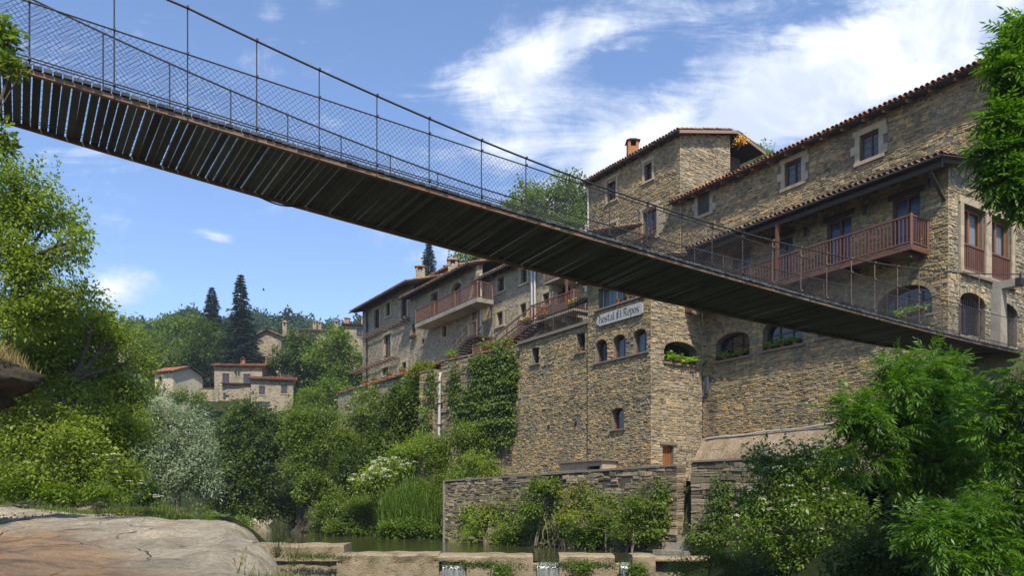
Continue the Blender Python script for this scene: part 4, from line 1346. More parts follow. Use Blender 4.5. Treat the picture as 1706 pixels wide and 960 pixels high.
# pale rock and render the lodge stands on
def ledge(parent, fr, a0, a1, z0, z1, o0, o1, mat, name):
    n, m = int((a1 - a0) / .25), 9; P = np.zeros((n + 1, m + 1, 3))
    for i in range(n + 1):
        for j in range(m + 1):
            t = j / m; a = a0 + (a1 - a0) * i / n
            nn = noise.fractal(Vector((a * .55, t * 1.7, 2.0)), 1, 2, 5)
            P[i, j] = fr.P(a, z1 + (z0 - z1) * t, o0 + (o1 - o0) * t ** .8 + .22 * nn * min(1, t * 4) + .16 * max(0, math.sin(a * 1.1)) * math.sin(3.14 * t))
    mb = MB(); grid_mesh(mb, P); return mb.build(name, mat, parent, smooth=True)
ledge(lodge, FR, -1.0, sB, .9, 3.22, .03, 1.0, M_ledge, 'rock_footing')
mb = MB(); p0 = FR.hit(1176, 732, .12); p1 = FR.hit(1397, 706, .12); nseg = 8
ps = [FR.P(p0[0] + (p1[0] - p0[0]) * i / nseg, p0[1] + (p1[1] - p0[1]) * i / nseg + .03 * math.sin(i * 1.9), .13) for i in range(nseg + 1)]
mb.tube(ps, .04, 7); mb.build('horizontal_pipe', M_zinc, lodge)
mb = MB(); hp = FR.hit(1177, 640, .12)
z0_ = FR.hit(1177, 628, .12)[1]; z1_ = FR.hit(1177, 655, .12)[1]
mb.tube([FR.P(hp[0] - .05, z0_, .1), FR.P(hp[0] - .05, z1_ + .15, .1), FR.P(hp[0], z1_ + .02, .1), FR.P(hp[0] + .12, z1_, .06), FR.P(hp[0] + .2, z1_ - .0, -.05)], .075, 10)
mb.build('drain_elbow', M_bluepipe, lodge)


def lantern(name, label, fr, px, py, o=.0, s_=1.0):
    a, z = fr.hit(px, py, o + .2); t = thing(name, label, 'lamp', fr.P(a, z, o))
    m = MB(); m.beam(fr.P(a, z + .22 * s_, o), fr.P(a, z + .22 * s_, o + .24), .03, .03); m.beam(fr.P(a, z + .05, o), fr.P(a, z + .35 * s_, o), .08, .02, up=Vector((fr.n.x, fr.n.y, 0))); m.build('bracket', M_iron, t)
    m = MB(); c = fr.P(a, z - .15 * s_, o + .24); m.lathe(c, [(.05 * s_, 0), (.09 * s_, .26 * s_), (.12 * s_, .28 * s_), (.02 * s_, .38 * s_)], 6); m.build('lantern_body', M_iron, t)
    return t


lantern('wall_lantern', 'black iron lantern between the two right balcony doors', FR, 1441, 352)
lantern('wall_lantern', 'black iron lantern left of the middle balcony door', FR, 1342, 388)
lantern('wall_lantern', 'black iron lantern near the right corner under porch eave', FR, 1551, 306)

# ------------------------------------------------------------ tall block with small windows and brick chimney
Kp = FU.P(sK, 0, .12)
FT = Frame((Kp.x, Kp.y), uu, nR); FTR = Frame((Kp.x, Kp.y), vv, nE)
tall = thing('tall_house', 'tall stone house with low gabled roof and orange chimney, highest of all', 'house', FT.P(0, 9))
aT = FT.hit(981, 340)[0]; zT = 617 / 1300 * Kp.y
ht = [FT.hole(1074, 272, 1087, 299), FT.hole(1012, 301, 1027, 333), FT.hole(1071, 349, 1095, 396), FT.hole(1013, 375, 1028, 406)]
masonry(tall, FT, [(0, 11.5), (aT, 11.5), (aT, zT), (0, zT)], ht, name='river_side_wall')
masonry(tall, FTR, [(0, 12), (4.1, 12), (4.1, zT + 1.05), (0, zT)], [], (M_mortar, M_stone_sunlit, M_void), name='gable_wall')
mb = MB(); FTR.box(mb, 4.1, 6.2, 12, zT + .5, -1.2, -1.0); mb.build('gable_boarding', M_wood_dark, tall)
mb = MB(); FTR.box(mb, 4.08, 4.14, 12, zT + 1.0, -1.2, -.02); mb.build('wall_return', M_mortar, tall)
for i, h in enumerate(ht):
    window(tall, FT, h, M_wood, 2, 2, rec=.16, glass=M_glass if i == 2 else M_glass_dark, curtain=M_curtain_sky if i == 2 else None)
    mb = MB(); w_ = .16
    FT.box(mb, h[0] - w_, h[0] - .004, h[2] - .1, h[3] + .1, -.1, .07); FT.box(mb, h[1] + .004, h[1] + w_, h[2] - .1, h[3] + .1, -.1, .07)
    FT.box(mb, h[0] - .22, h[1] + .22, h[3] + .1, h[3] + .28, -.1, .072); FT.box(mb, h[0] - .22, h[1] + .22, h[2] - .18, h[2] - .1, -.1, .11); mb.build('stone_surround', M_sand, tall)
mb = MB()
for i in range(3):
    FT.box(mb, ht[2][0] - .5 - .2 * (i % 2), ht[2][0] - .17, ht[2][2] + .55 * i, ht[2][2] + .55 * i + .5, -.1, .065)
mb.build('pale_blocks', M_sand, tall)
pt3 = math.atan2(1.1, 4.24); gT = V3 * math.cos(pt3) + Z3 * math.sin(pt3); gT2 = -V3 * math.cos(pt3) + Z3 * math.sin(pt3)
oT = .5
zTe = zT - oT * math.tan(pt3) + .12
roof(tall, FT.P(-.45, zTe, oT), U3, gT, aT + .9, (4.24 + oT) / math.cos(pt3), M_tile_old, M_wood_dark, raf_mat=M_wood_dark, over=.5, gap=.8)
e2 = FT.P(-.45, zT + 1.1 + .12 - 2.6 * math.tan(pt3), -(4.24 + 2.6))
roof(tall, e2, U3, gT2, aT + .9, 2.6 / math.cos(pt3), M_tile_old, M_wood_dark, rafters=False, name='rear_roof')
mb = MB(); q = FT.P(-.42, zTe - .08, oT); r_ = FT.P(-.42, zT + 1.12, -4.24); mb.beam(q, r_, .07, .16, up=Z3); r2 = FT.P(-.42, e2.z - .08, -6.84); mb.beam(r_, r2, .07, .16, up=Z3); mb.build('verge_board', M_rafter, tall)
ck = at(1054, 255, Kp.y + 7.5); 
chimney(tall, (ck.x, ck.y, ck.z - 1.0), .72, 1.9, M_brick, M_iron, tiled=False)
mb = MB(); hp = FT.hit(980, 330, .1); mb.tube([FT.P(aT - .06, zT - .4, .1), FT.P(aT - .06, 12, .1)], .06, 7); mb.tube([FT.P(aT - .06, zT - .4, .1), FT.P(aT - .06, zTe - .05, oT - .05)], .05, 7); mb.build('downpipe', M_zinc, tall)
fp = at(1232, 234, 46.6); mb = MB(); R = np.random.RandomState(3)
P = np.array(fp) + R.normal(size=(220, 3)) * (.22, .25, .11); mb.quads(leaf_quads(P, unit(R.normal(size=(220, 3))), unit(R.normal(size=(220, 3))), np.full(220, .10), np.full(220, .08)))
tag(mb.build('roof_plant', M_flower_y, loc=fp), 'orange-yellow flowering tuft on the ridge of the tall house', 'plant')

# ------------------------------------------------------------ inn bay with sign
Cp = Vector((6.42, 36.0)); FB = Frame(Cp, uu, nR); FF = Frame(Cp, vv, nE)
LB = FB.hit(980, 650)[0]; LF = 3.33
inn = thing('stone_inn', 'square stone inn bay with small arched red windows above the river yard', 'house', FB.P(0, 1))
zI = 11.35
hi = [FB.hole(993, 567, 1012, 605, .28), FB.hole(1022, 558, 1043, 597, .28), FB.hole(1056, 547, 1078, 587, .28)]
zi0 = sum(h[2] for h in hi) / 3; zi1 = sum(h[3] for h in hi) / 3
hi = [(h[0], h[1], zi0, zi1, .3) for h in hi]
hs = FB.hole(1020, 680, 1040, 716, .2)
htop = FB.hole(997, 470, 1071, 505); htop = (htop[0], htop[1], 9.78, 10.85, 0)
masonry(inn, FB, [(0, .9), (LB, .9), (LB, zI), (0, zI)], hi + [hs, htop], name='river_side_wall', row=(.055, .13), wid=(.08, .27))
hd = FF.hole(1104, 742, 1122, 777); hfa = FF.hole(1106, 570, 1161, 607, .42); hfa = (hfa[0], hfa[1], hfa[2], hfa[3], .45)
hd = (hd[0], hd[1], 1.0, hd[3], 0)
masonry(inn, FF, [(0, -.8), (LF, -.8), (LF, zI + .4), (0, zI)], [hd, hfa], (M_mortar, M_stone_sunlit, M_void), name='bridge_side_wall', row=(.055, .14), wid=(.08, .28))
for i, h in enumerate(hi):
    window(inn, FB, h, M_wood, 1, 1, rec=.2, bar=.075, glass=M_glass, curtain=M_curtain if i else None, name='arched_window')
sill(inn, FB, (hi[2][0], hi[0][1], zi0, 0, 0), M_slate, .18, .07, .12)
window(inn, FB, hs, M_door, 1, 1, rec=.2, bar=.06, glass=M_glass_dark, name='small_arched_window'); sill(inn, FB, hs, M_slate, .12)
window(inn, FB, htop, M_zinc, 3, 1, rec=.3, bar=.05, glass=M_glass, curtain=M_curtain, name='wide_window'); sill(inn, FB, htop, M_slate, .25, .07, .16)
window(inn, FF, hfa, M_wood_dark, 3, 1, rec=.42, bar=.06, glass=M_glass_dark, name='arched_window'); sill(inn, FF, hfa, M_slate, .08, .09, .14)
mb = MB(); FF.box(mb, hd[0], hd[1], hd[2], hd[3], -.26, -.2)
for k in range(4): FF.box(mb, hd[0] + .02 + k * (hd[1] - hd[0]) / 4, hd[0] + (k + 1) * (hd[1] - hd[0]) / 4 - .01, hd[2], hd[3] - .01, -.2, -.185)
mb.build('door', M_door, inn)
mb = MB(); FF.box(mb, hd[0] - .2, hd[1] + .2, hd[3] + .004, hd[3] + .13, -.1, .09); mb.build('lintel', M_slate, inn)
pt4 = math.radians(12); gI = V3 * math.cos(pt4) + Z3 * math.sin(pt4)
roof(inn, FB.P(-.35, zI - .02, .45), U3, gI, LB + .75, 7.6, M_tile_old, M_wood_dark, raf_mat=M_wood_dark, over=.45, gap=.6)
# terrace wing left of the bay, with battered corner
FTe = Frame((FB.P(LB, 0, -.14)).to_2d(), uu, nR)
LT = FTe.hit(868, 600)[0]; LTb = FTe.hit(850, 780)[0]; zTe_ = 9.3
ter = thing('terrace_wing', 'weathered stone wing with battered corner carrying the iron-railed terrace', 'house', FTe.P(3, 1))
hh = [FTe.hole(886, 579, 898, 607), FTe.hole(961, 556, 975, 588)]
masonry(ter, FTe, [(0, .9), (LTb, .9), (LT, zTe_), (0, zTe_)], hh, (M_mortar, M_stone, M_void), row=(.06, .15), wid=(.08, .29), name='wall')
for h in hh:
    window(ter, FTe, h, M_wood_dark, 1, 1, rec=.3, glass=M_glass_dark); sill(ter, FTe, h, M_slate, .14, .07, .12)
FTs = Frame(FTe.P(LT, 0).to_2d(), vv, -nE)
mb = MB(); mb.add([FTe.P(LTb, .9), FTe.P(LT, zTe_), FTe.P(LT, zTe_, -5), FTe.P(LTb, .9, -5)], [(0, 1, 2, 3)]); mb.build('side_wall', M_rubble, ter)
mb = MB(); FTe.box(mb, -.05, LT + .15, zTe_ + .003, zTe_ + .16, -5, .16); sl = mb.build('terrace_slab', M_slate, ter)
for (x, y) in ((915, 712), (960, 706)):
    a, z = FTe.hit(x, y); mb = MB(); FTe.box(mb, a - .09, a + .09, z - .09, z + .09, .02, .066); mb.build('hole_shade_block', M_void, ter)  # no opening here: black blocks on the wall, coloured as shade inside small holes
a, z = FTe.hit(925, 574, .3); mb = MB(); mb.tube([FTe.P(a, z + .05, 0), FTe.P(a, z - .03, .4)], .05, 7); mb.build('water_spout', M_slate, ter)
rl = thing('iron_railing', 'thin dark iron railing along the terrace edge left of the sign', 'railing', FTe.P(3, zTe_ + .16))
railing(rl, [FTe.P(LT + .05, zTe_ + .16, .02), FTe.P(LT * .5, zTe_ + .16, .02), FTe.P(.12, zTe_ + .16, .02)], 1.0, M_iron, .15, .022, .06, name='rail_frame')

# small lean-to in the yard
FY = Frame(FB.P(LB * .97, 0, .95).to_2d(), uu, nR); y0, _ = FY.hit(1003, 775); y1, _ = FY.hit(933, 775)
shed = thing('yard_shed', 'low plastered shed with slate top and dark vent slot behind river wall', 'shed', FY.P(y0, 1.0))
masonry(shed, FY, [(y0, .9), (y1, .9), (y1, 2.12), (y0, 2.12)], [(y0 + .18, y0 + 1.15, 1.5, 1.9, 0)], (M_sand, M_sand, M_void), stones=False)
mb = MB(); FY.box(mb, y0 + .001, y1, .9, 2.12, -.9, -.8); FY.box(mb, y0 + .0, y0 + .1, .9, 2.1, -.8, -.01); FY.box(mb, y1 - .1, y1, .9, 2.1, -.8, -.01); mb.build('side_walls', M_sand, shed)
mb = MB(); FY.box(mb, y0 - .12, y1 + .12, 2.125, 2.2, -.92, .14); mb.build('slate_roof', M_slate, shed)
for z in (1.5, 1.68):
    mb = MB(); FY.box(mb, y0 + .16, y0 + 1.17, z, z + .04, -.12, -.04); mb.build('vent_slat', M_iron, shed)

# the sign board
a0, z0 = FB.hit(994, 538, .1); a1, z1 = FB.hit(1071, 511, .1)
zs0 = (z0 + z1) / 2
sg = thing('inn_sign', 'whitewashed arrow-ended board lettered Hostal El Repos above three arched windows', 'sign', FB.P((a0 + a1) / 2, zs0, .1))
mb = MB(); lo_, hi_ = a1, a0; hw_ = .29
oo = [(lo_, -hw_ * .8), (lo_ + .12, -hw_), (hi_ - .28, -hw_ * .95), (hi_ - .06, -hw_ * .55), (hi_, 0), (hi_ - .1, hw_ * .6), (hi_ - .3, hw_), (lo_ + .15, hw_), (lo_, hw_ * .75)]
f = [FB.P(a, zs0 + z, .13) for a, z in oo]; b = [FB.P(a, zs0 + z, .07) for a, z in oo]; n = len(oo)
mb.add(f + b, [tuple(range(n)), tuple(range(2 * n - 1, n - 1, -1))] + [(i, (i + 1) % n, n + (i + 1) % n, n + i) for i in range(n)]); mb.build('board', M_board, sg)
# black-letter writing drawn with a broad nib
GL = {'o': (.6, [[(0, .2), (0, .8), (.32, 1), (.6, .8), (.6, .2), (.3, 0), (0, .2)]]),
      's': (.55, [[(.55, .85), (.3, 1), (0, .8), (.05, .6), (.55, .4), (.55, .15), (.3, 0), (0, .15)]]),
      't': (.5, [[(.15, 1.35), (.15, .2), (.35, 0), (.5, .12)], [(-.08, 1), (.45, 1)]]),
      'a': (.65, [[(.05, .85), (.3, 1), (.55, .8), (.55, .15), (.7, 0)], [(.55, .55), (.05, .4), (0, .15), (.25, 0), (.55, .2)]]),
      'l': (.35, [[(.1, 1.5), (.1, .2), (.3, 0), (.4, .12)]]),
      'e': (.55, [[(.05, .5), (.55, .65), (.5, .85), (.3, 1), (0, .8), (0, .2), (.3, 0), (.55, .15)]]),
      'p': (.62, [[(.05, 1.1), (.05, -.5)], [(.05, .85), (.35, 1), (.6, .8), (.6, .2), (.35, 0), (.05, .15)]]),
      'H': (.9, [[(.12, 1.55), (.12, .1), (-.05, 0)], [(.12, .75), (.5, 1), (.78, .8), (.78, .1), (.9, 0)], [(-.12, 1.4), (.1, 1.55), (.4, 1.42)]]),
      'E': (.8, [[(.75, 1.35), (.42, 1.5), (.05, 1.2), (0, .3), (.3, 0), (.75, .2)], [(.3, 1.4), (.3, .1)], [(.1, .8), (.7, .85)]]),
      'R': (.95, [[(.1, 1.5), (.1, 0)], [(-.1, 1.35), (.3, 1.5), (.75, 1.3), (.7, .95), (.2, .78)], [(.4, .8), (.7, .2), (.95, 0)]])}
gm = MB(); cx = 0; nb_ = (.085, .06)
for ch in 'Hostal El Repos':
    if ch == ' ': cx += .45; continue
    wd0, sts = GL[ch]
    for st_ in sts:
        for (x0_, y0_), (x1_, y1_) in zip(st_[:-1], st_[1:]):
            q = [(x0_ + cx - nb_[0], y0_ - nb_[1]), (x0_ + cx + nb_[0], y0_ + nb_[1]), (x1_ + cx + nb_[0], y1_ + nb_[1]), (x1_ + cx - nb_[0], y1_ - nb_[1])]
            gm.add([(a, b - .55, 0) for a, b in q], [(0, 1, 2, 3)])
    cx += wd0 + .27
for k_, v_ in enumerate(gm.v): gm.v[k_] = ((v_[0] - cx / 2) * .26, v_[1] * .235, v_[2] + .0003 * (k_ // 4 % 7))
lt = gm.build('lettering', M_black); me = lt.data; ORI.pop('lettering', None)
bw = max(v.co.x for v in me.vertices) - min(v.co.x for v in me.vertices); kx = (hi_ - lo_ - .42) / bw
# stand the flat text up on the board: x runs against the frame axis, towards the viewer's right
X = -Vector((uu.x, uu.y, 0)); Mx = Matrix(((X.x * kx, 0, FB.n.x), (X.y * kx, 0, FB.n.y), (0, 1.05, 0))).to_4x4()
me.transform(Mx); lt.parent = sg; lt.location = FB.P((lo_ + hi_) / 2 - .02, zs0 - .01, .138) - ORI[sg.name]
for a in (lo_ + .25, hi_ - .5):
    mb = MB(); mb.beam(FB.P(a, zs0 + hw_ + .0, .10), FB.P(a, zs0 + hw_ + .16, .10), .03, .03, up=U3); mb.build('hanger', M_iron, sg)

# ------------------------------------------------------------ row of houses on the left
G0 = Vector((.57, 49.0)); FH = Frame(G0, uu, nR)
def rect(a0, a1, z0, z1): return [(a0, z0), (a1, z0), (a1, z1), (a0, z1)]
MR = (M_rubble, M_rubble, M_void)
def eave_z(fr, px, py, o): return fr.hit(px, py, o)[1]

# house with stairs and terrace balconies (nearest of the row)
s30 = -6.2; s31 = FH.hit(801, 520)[0]
h3 = thing('row_house', 'rubble stone house behind the iron-railed terrace with red-brown wooden balcony', 'house', FH.P(0, 9.3))
z3 = FH.hit(845, 437)[1]
hl = [FH.hole(829, 463, 840, 485), FH.hole(868, 448, 878, 471), FH.hole(828, 521, 838, 542), FH.hole(867, 507, 877, 529), FH.hole(905, 490, 915, 508)]
hA = FH.hole(930, 471, 951, 503, .55)
masonry(h3, FH, rect(s30, s31, 8.5, z3), hl + [hA], MR, stones=False)
for h in hl:
    window(h3, FH, h, M_wood_old, 2, 2, rec=.14, glass=M_glass_dark, bar=.06)
    mb = MB(); w_ = .2; FH.box(mb, h[0] - w_, h[0] - .004, h[2] - .05, h[3] + .05, -.1, .035); FH.box(mb, h[1] + .004, h[1] + w_, h[2] - .05, h[3] + .05, -.1, .035)
    FH.box(mb, h[0] - .25, h[1] + .25, h[3] + .052, h[3] + .27, -.1, .04); FH.box(mb, h[0] - .25, h[1] + .25, h[2] - .16, h[2] - .052, -.1, .09); mb.build('stone_surround', M_sand, h3)
window(h3, FH, hA, M_wood, 2, 1, rec=.25, glass=M_glass_dark, name='arched_door')
mb = MB(); voussoirs(mb, FH, hA, 0, .3, -.01); FH.box(mb, hA[0] - .3, hA[0] - .004, hA[2], hA[3] - .55, -.1, .045); FH.box(mb, hA[1] + .004, hA[1] + .3, hA[2], hA[3] - .55, -.1, .045); mb.build('stone_arch', M_sand, h3)
pr_ = math.radians(17); gH = V3 * math.cos(pr_) + Z3 * math.sin(pr_)
roof(h3, FH.P(s30, FH.hit(845, 443, .55)[1], .55), U3, gH, s31 - s30 + .1, 5.5, M_tile_old, M_wood_dark, raf_mat=M_wood_dark, gap=.8, gutter=M_iron)
# balcony of wood below the arched door, reaching out over the terrace
zb3 = FH.hit(915, 528, 1.1)[1]; sb0 = FH.hit(957, 505, 1.1)[0]; sb1 = FH.hit(884, 520, 1.1)[0]
mb = MB(); FH.box(mb, sb0, sb1, zb3 - .12, zb3, .003, 1.15); bd = mb.build('balcony_slab', M_concrete, h3)
for k in range(4):
    a = sb0 + .25 + k * (sb1 - sb0 - .5) / 3; mb = MB(); FH.box(mb, a - .12, a + .12, zb3 - .42, zb3 - .122, .002, .75); FH.box(mb, a - .12, a + .12, zb3 - .62, zb3 - .422, .002, .4); mb.build('corbel', M_sand, bd)
railing(h3, [FH.P(sb0 + .05, zb3, .05), FH.P(sb0 + .05, zb3, 1.1), FH.P(sb1 - .05, zb3, 1.1), FH.P(sb1 - .05, zb3, .05)], 1.0, M_wood, .16, .034, .07, name='balcony_railing')
sp_ = FH.hit(943, 490, 1.1)[0]; mb = MB(); mb.beam(FH.P(sp_, zb3, 1.05), FH.P(sp_, FH.hit(943, 464, 1.1)[1], 1.05), .11, .11, up=U3); mb.build('balcony_post', M_wood, h3)
zb4 = FH.hit(930, 462, 1.0)[1]; sc0 = FH.hit(972, 450, 1.0)[0]; sc1 = FH.hit(906, 455, 1.0)[0]
mb = MB(); FH.box(mb, sc0, sc1, zb4 - .12, zb4, .003, 1.05); bd = mb.build('upper_balcony_slab', M_concrete, h3)
for k in range(3):
    a = sc0 + .35 + k * (sc1 - sc0 - .7) / 2; mb = MB(); FH.box(mb, a - .12, a + .12, zb4 - .45, zb4 - .122, .002, .8); mb.build('corbel', M_sand, bd)
railing(h3, [FH.P(sc0 + .05, zb4, 1.0), FH.P(sc1 - .05, zb4, 1.0), FH.P(sc1 - .05, zb4, .05)], 1.0, M_wood_old, .14, .05, .09, name='upper_balcony_railing')
for x in (886, 891, 976):
    a = FH.hit(x, 480, .12)[0]; mb = MB(); mb.tube([FH.P(a, 9.4, .12), FH.P(a, z3 - .1, .12)], .07, 8); mb.build('downpipe', M_zinc, h3)
# wooden stairs with rails up to the terrace
def stairs(parent, fr, pa, pb, o, wd, mat, rail=True, steps=9, name='staircase', rail_mat=None):
    a0, z0 = fr.hit(*pa, o); a1, z1 = fr.hit(*pb, o); mb = MB()
    for oo in (o, o - wd):
        mb.beam(fr.P(a0, z0, oo), fr.P(a1, z1, oo), .07, .24)
    s_ = mb.build(name, mat, parent)
    for i in range(steps):
        t = (i + .5) / steps; a = a0 + (a1 - a0) * t; z = z0 + (z1 - z0) * t
        m = MB(); d = abs(a1 - a0) / steps * .55; fr.box(m, a - d, a + d, z + .02, z + .07, o - wd, o); m.build('tread', mat, s_)
    if rail:
        for oo in (o, o - wd):
            m = MB(); Zu = Vector((0, 0, 1))
            for hh_ in (.95, .5): m.beam(fr.P(a0, z0, oo) + Zu * hh_, fr.P(a1, z1, oo) + Zu * hh_, .05, .08)
            m.build('handrail', rail_mat or M_wood, s_)
            for i in range(4):
                t = i / 3; m = MB(); p = fr.P(a0 + (a1 - a0) * t, z0 + (z1 - z0) * t, oo); m.beam(p, p + Zu * 1.0, .07, .07, up=U3); m.build('post', rail_mat or M_wood, s_)
    return s_
st2 = thing('red_staircase', 'red-brown wooden staircase beside the terrace, right of drainpipes', 'stairs', FH.P(2, 9.3))
stairs(st2, FH, (826, 585), (884, 540), 1.6, .9, M_wood, steps=10, name='flight')
railing(st2, [FH.P(FH.hit(822, 585, 1.8)[0] + .0, 9.35, 1.8), FH.P(FH.hit(788, 575, 1.8)[0], 9.35, 1.8)], .95, M_wood, .16, .04, .08, name='landing_railing')

# middle house with long balcony
FM = Frame(FH.P(0, 0, .35).to_2d(), uu, nR)
s20 = s31 + .02; s21 = FM.hit(683, 560)[0]
h2 = thing('row_house', 'rubble stone house with long red balcony, arched door and tiled roof, middle of row', 'house', FM.P((s20 + s21) / 2, 9.3))
z2 = FM.hit(735, 467)[1] - .1
def wh(fr, *a): return fr.hole(*a)
hw2 = [wh(FM, 790, 457, 797, 470), wh(FM, 737, 543, 744, 562), wh(FM, 703, 565, 707, 576), wh(FM, 686, 540, 692, 558)]
zb2 = FM.hit(740, 520, 1.2)[1]
hdoor = wh(FM, 718, 488, 730, 520); hdoor = (hdoor[0], hdoor[1], zb2 + .02, hdoor[3], 0)
harch = wh(FM, 752, 471, 770, 505, .6); harch = (harch[0], harch[1], zb2 + .02, harch[3], .6)
hst = wh(FM, 787, 517, 794, 558)
masonry(h2, FM, rect(s20, s21, 7.5, z2), hw2 + [hdoor, harch, hst], MR, stones=False)
mb = MB(); FM.box(mb, s20 - .004, s20 + .3, 8, z2, -.5, -.003); mb.build('side_wall', M_rubble, h2)
for h in hw2: 
    window(h2, FM, h, M_wood_old, 2 if h[1] - h[0] > .7 else 1, 2, rec=.14, glass=M_glass_dark, bar=.06); sill(h2, FM, h, M_sand, .1, .07, .08)
for h in (hdoor, harch, hst): window(h2, FM, h, M_wood, 2, 1, rec=.2, glass=M_glass_dark, bar=.09, name='door')
for h in (hdoor, hst, hw2[1]):
    mb = MB(); FM.box(mb, h[0] - .2, h[0] - .004, h[2], h[3] + .02, -.1, .035); FM.box(mb, h[1] + .004, h[1] + .2, h[2], h[3] + .02, -.1, .035); FM.box(mb, h[0] - .25, h[1] + .25, h[3] + .022, h[3] + .24, -.1, .04); mb.build('stone_surround', M_sand, h2)
mb = MB(); voussoirs(mb, FM, harch, 0, .28, -.01); mb.build('stone_arch', M_sand, h2)
roof(h2, FM.P(s20 - .3, FM.hit(735, 463, .75)[1], .75), U3, gH, s21 - s20 + .6, 6, M_tile_old, M_wood_dark, raf_mat=M_wood_dark, gap=.7, gutter=M_iron)
b0 = FM.hit(796, 500, 1.2)[0]; b1 = FM.hit(692, 520, 1.2)[0]
mb = MB(); FM.box(mb, b0, b1, zb2 - .28, zb2, .003, 1.25); mb.build('balcony_slab', M_concrete, h2)
q_ = [FM.P(b0 + .05, zb2, .06), FM.P(b0 + .05, zb2, 1.18)] + [FM.P(b0 + .05 + (b1 - b0 - .1) * k / 3, zb2, 1.18) for k in (1, 2)] + [FM.P(b1 - .05, zb2, 1.18), FM.P(b1 - .05, zb2, .06)]
railing(h2, q_, 1.05, M_wood, .18, .036, .08, name='balcony_railing')
a = FM.hit(801, 520, .1)[0]; mb = MB(); mb.tube([FM.P(a, 9.2, .1), FM.P(a, z2 - .9, .1)], .075, 8); mb.build('downpipe', M_zinc, h2)
st1 = thing('wooden_staircase', 'open brown wooden staircase climbing to a door above the ivy wall', 'stairs', FM.P(FM.hit(765, 590, 1.5)[0], 9.3))
stairs(st1, FM, (752, 596), (780, 563), 1.5, 1.1, M_wood_dark, steps=8, name='flight', rail_mat=M_wood_old)
a2 = FM.hit(780, 563, 1.5); a3 = FM.hit(794, 563, 1.5)
mb = MB(); FM.box(mb, a3[0], a2[0], a2[1] - .1, a2[1], .01, 1.5); mb.build('landing', M_wood_dark, st1)
railing(st1, [FM.P(a2[0], a2[1], 1.45), FM.P(a3[0] + .05, a2[1], 1.45)], .95, M_wood_old, .5, .05, .08, name='landing_railing')

# far house of the row
s11 = FH.hit(604, 600)[0]; s10 = s21 + .02
h1 = thing('row_house', 'rubble stone house at far left end of row with deep eaves and log brackets', 'house', FH.P((s10 + s11) / 2, 9.3))
oH1 = .9; zR1 = FH.hit(636, 492, oH1)[1]; z1_ = zR1 + .15
hw1 = [wh(FH, 623, 516, 632, 549), wh(FH, 643, 505, 650, 527), wh(FH, 668, 493, 678, 530), wh(FH, 640, 558, 651, 596), wh(FH, 637, 613, 647, 625), wh(FH, 670, 604, 677, 627)]
masonry(h1, FH, rect(s10, s11, 7.5, z1_), hw1, MR, stones=False)
for i, h in enumerate(hw1):
    window(h1, FH, h, M_wood_dark if i != 3 else M_wood_old, 2, 3 if i != 3 else 6, rec=.14, glass=M_glass_dark, bar=.07)
    mb = MB(); w_ = .26
    FH.box(mb, h[0] - w_, h[0] - .004, h[2] - .02, h[3] + .02, -.1, .035); FH.box(mb, h[1] + .004, h[1] + w_, h[2] - .02, h[3] + .02, -.1, .035); FH.box(mb, h[0] - .3, h[1] + .3, h[3] + .022, h[3] + .24, -.1, .04); FH.box(mb, h[0] - .3, h[1] + .3, h[2] - .16, h[2] - .022, -.1, .08); mb.build('stone_surround', M_sand, h1)
roof(h1, FH.P(s10 - .6, zR1, oH1), U3, gH, s11 - s10 + 1.4, 6.2, M_tile_old, M_wood_dark, raf_mat=M_wood_dark, gap=.8, over=.8, gutter=M_iron)
Fend = Frame(FH.P(s11, 0).to_2d(), vv, uu)
mb = MB(); mb.add([Fend.P(0, 7.5), Fend.P(8, 7.5), Fend.P(8, z1_ + 1), Fend.P(5.5, z1_ + 1.7), Fend.P(0, z1_)], [(0, 1, 2, 3, 4)]); mb.build('end_wall', M_rubble, h1)
for (xa, ya, xb, yb) in ((604, 562, 636, 549), (643, 544, 680, 529), (585, 618, 656, 597)):     # rows of projecting logs
    a0, za = FH.hit(xa, ya, .5); a1, zb_ = FH.hit(xb, yb, .5); zc = (za + zb_) / 2; n = max(4, int(abs(a1 - a0) / .62))
    m = MB(); m.beam(FH.P(a0, zc - .02, .25), FH.P(a1, zc - .02, .25), .08, .08); lg = m.build('log_rail', M_wood_old, h1)
    for i in range(n + 1):
        a = a0 + (a1 - a0) * i / n; m = MB(); m.tube([FH.P(a, zc - .12, -.1), FH.P(a, zc - .05, .75 + rnd.uniform(0, .3))], .055, 6); m.build('projecting_log', M_wood_old, lg)
a = FH.hit(611, 580, .12)[0]; mb = MB(); mb.tube([FH.P(a, 9.0, .12), FH.P(a, z1_ - .4, .12), FH.P(a, z1_, .8)], .07, 8); mb.build('downpipe', M_iron, h1)
# chimneys on their roofs
for (x, y, Yd, hs_, par, lab) in ((701, 462, 64.5, 1.35, h1, ''), (755, 455, 61.5, 1.5, h2, ''), ):
    c = at(x, y + 6, Yd); chimney(par, (c.x, c.y, c.z - .5), .75, hs_ + .4, M_rubble, M_tile)
# raised rear roof strip with bright tiles behind the row
for (xa, ya, xb, yb, o, par) in ((700, 464, 745, 452, -4.5, h1), (795, 445, 900, 428, -4.0, h3)):
    a0, za = FH.hit(xa, ya, o); a1, zb_ = FH.hit(xb, yb, o); zc = (za + zb_) / 2
    mb = MB(); FH.box(mb, a1, a0, z3 - 1, zc + .05, o - .5, o - .3); mb.build('rear_wall', M_brick, par)
    roof(par, FH.P(a1 - .3, zc, o), U3, gH, a0 - a1 + .6, 4, M_tile_red, M_wood_dark, rafters=False, name='rear_roof')

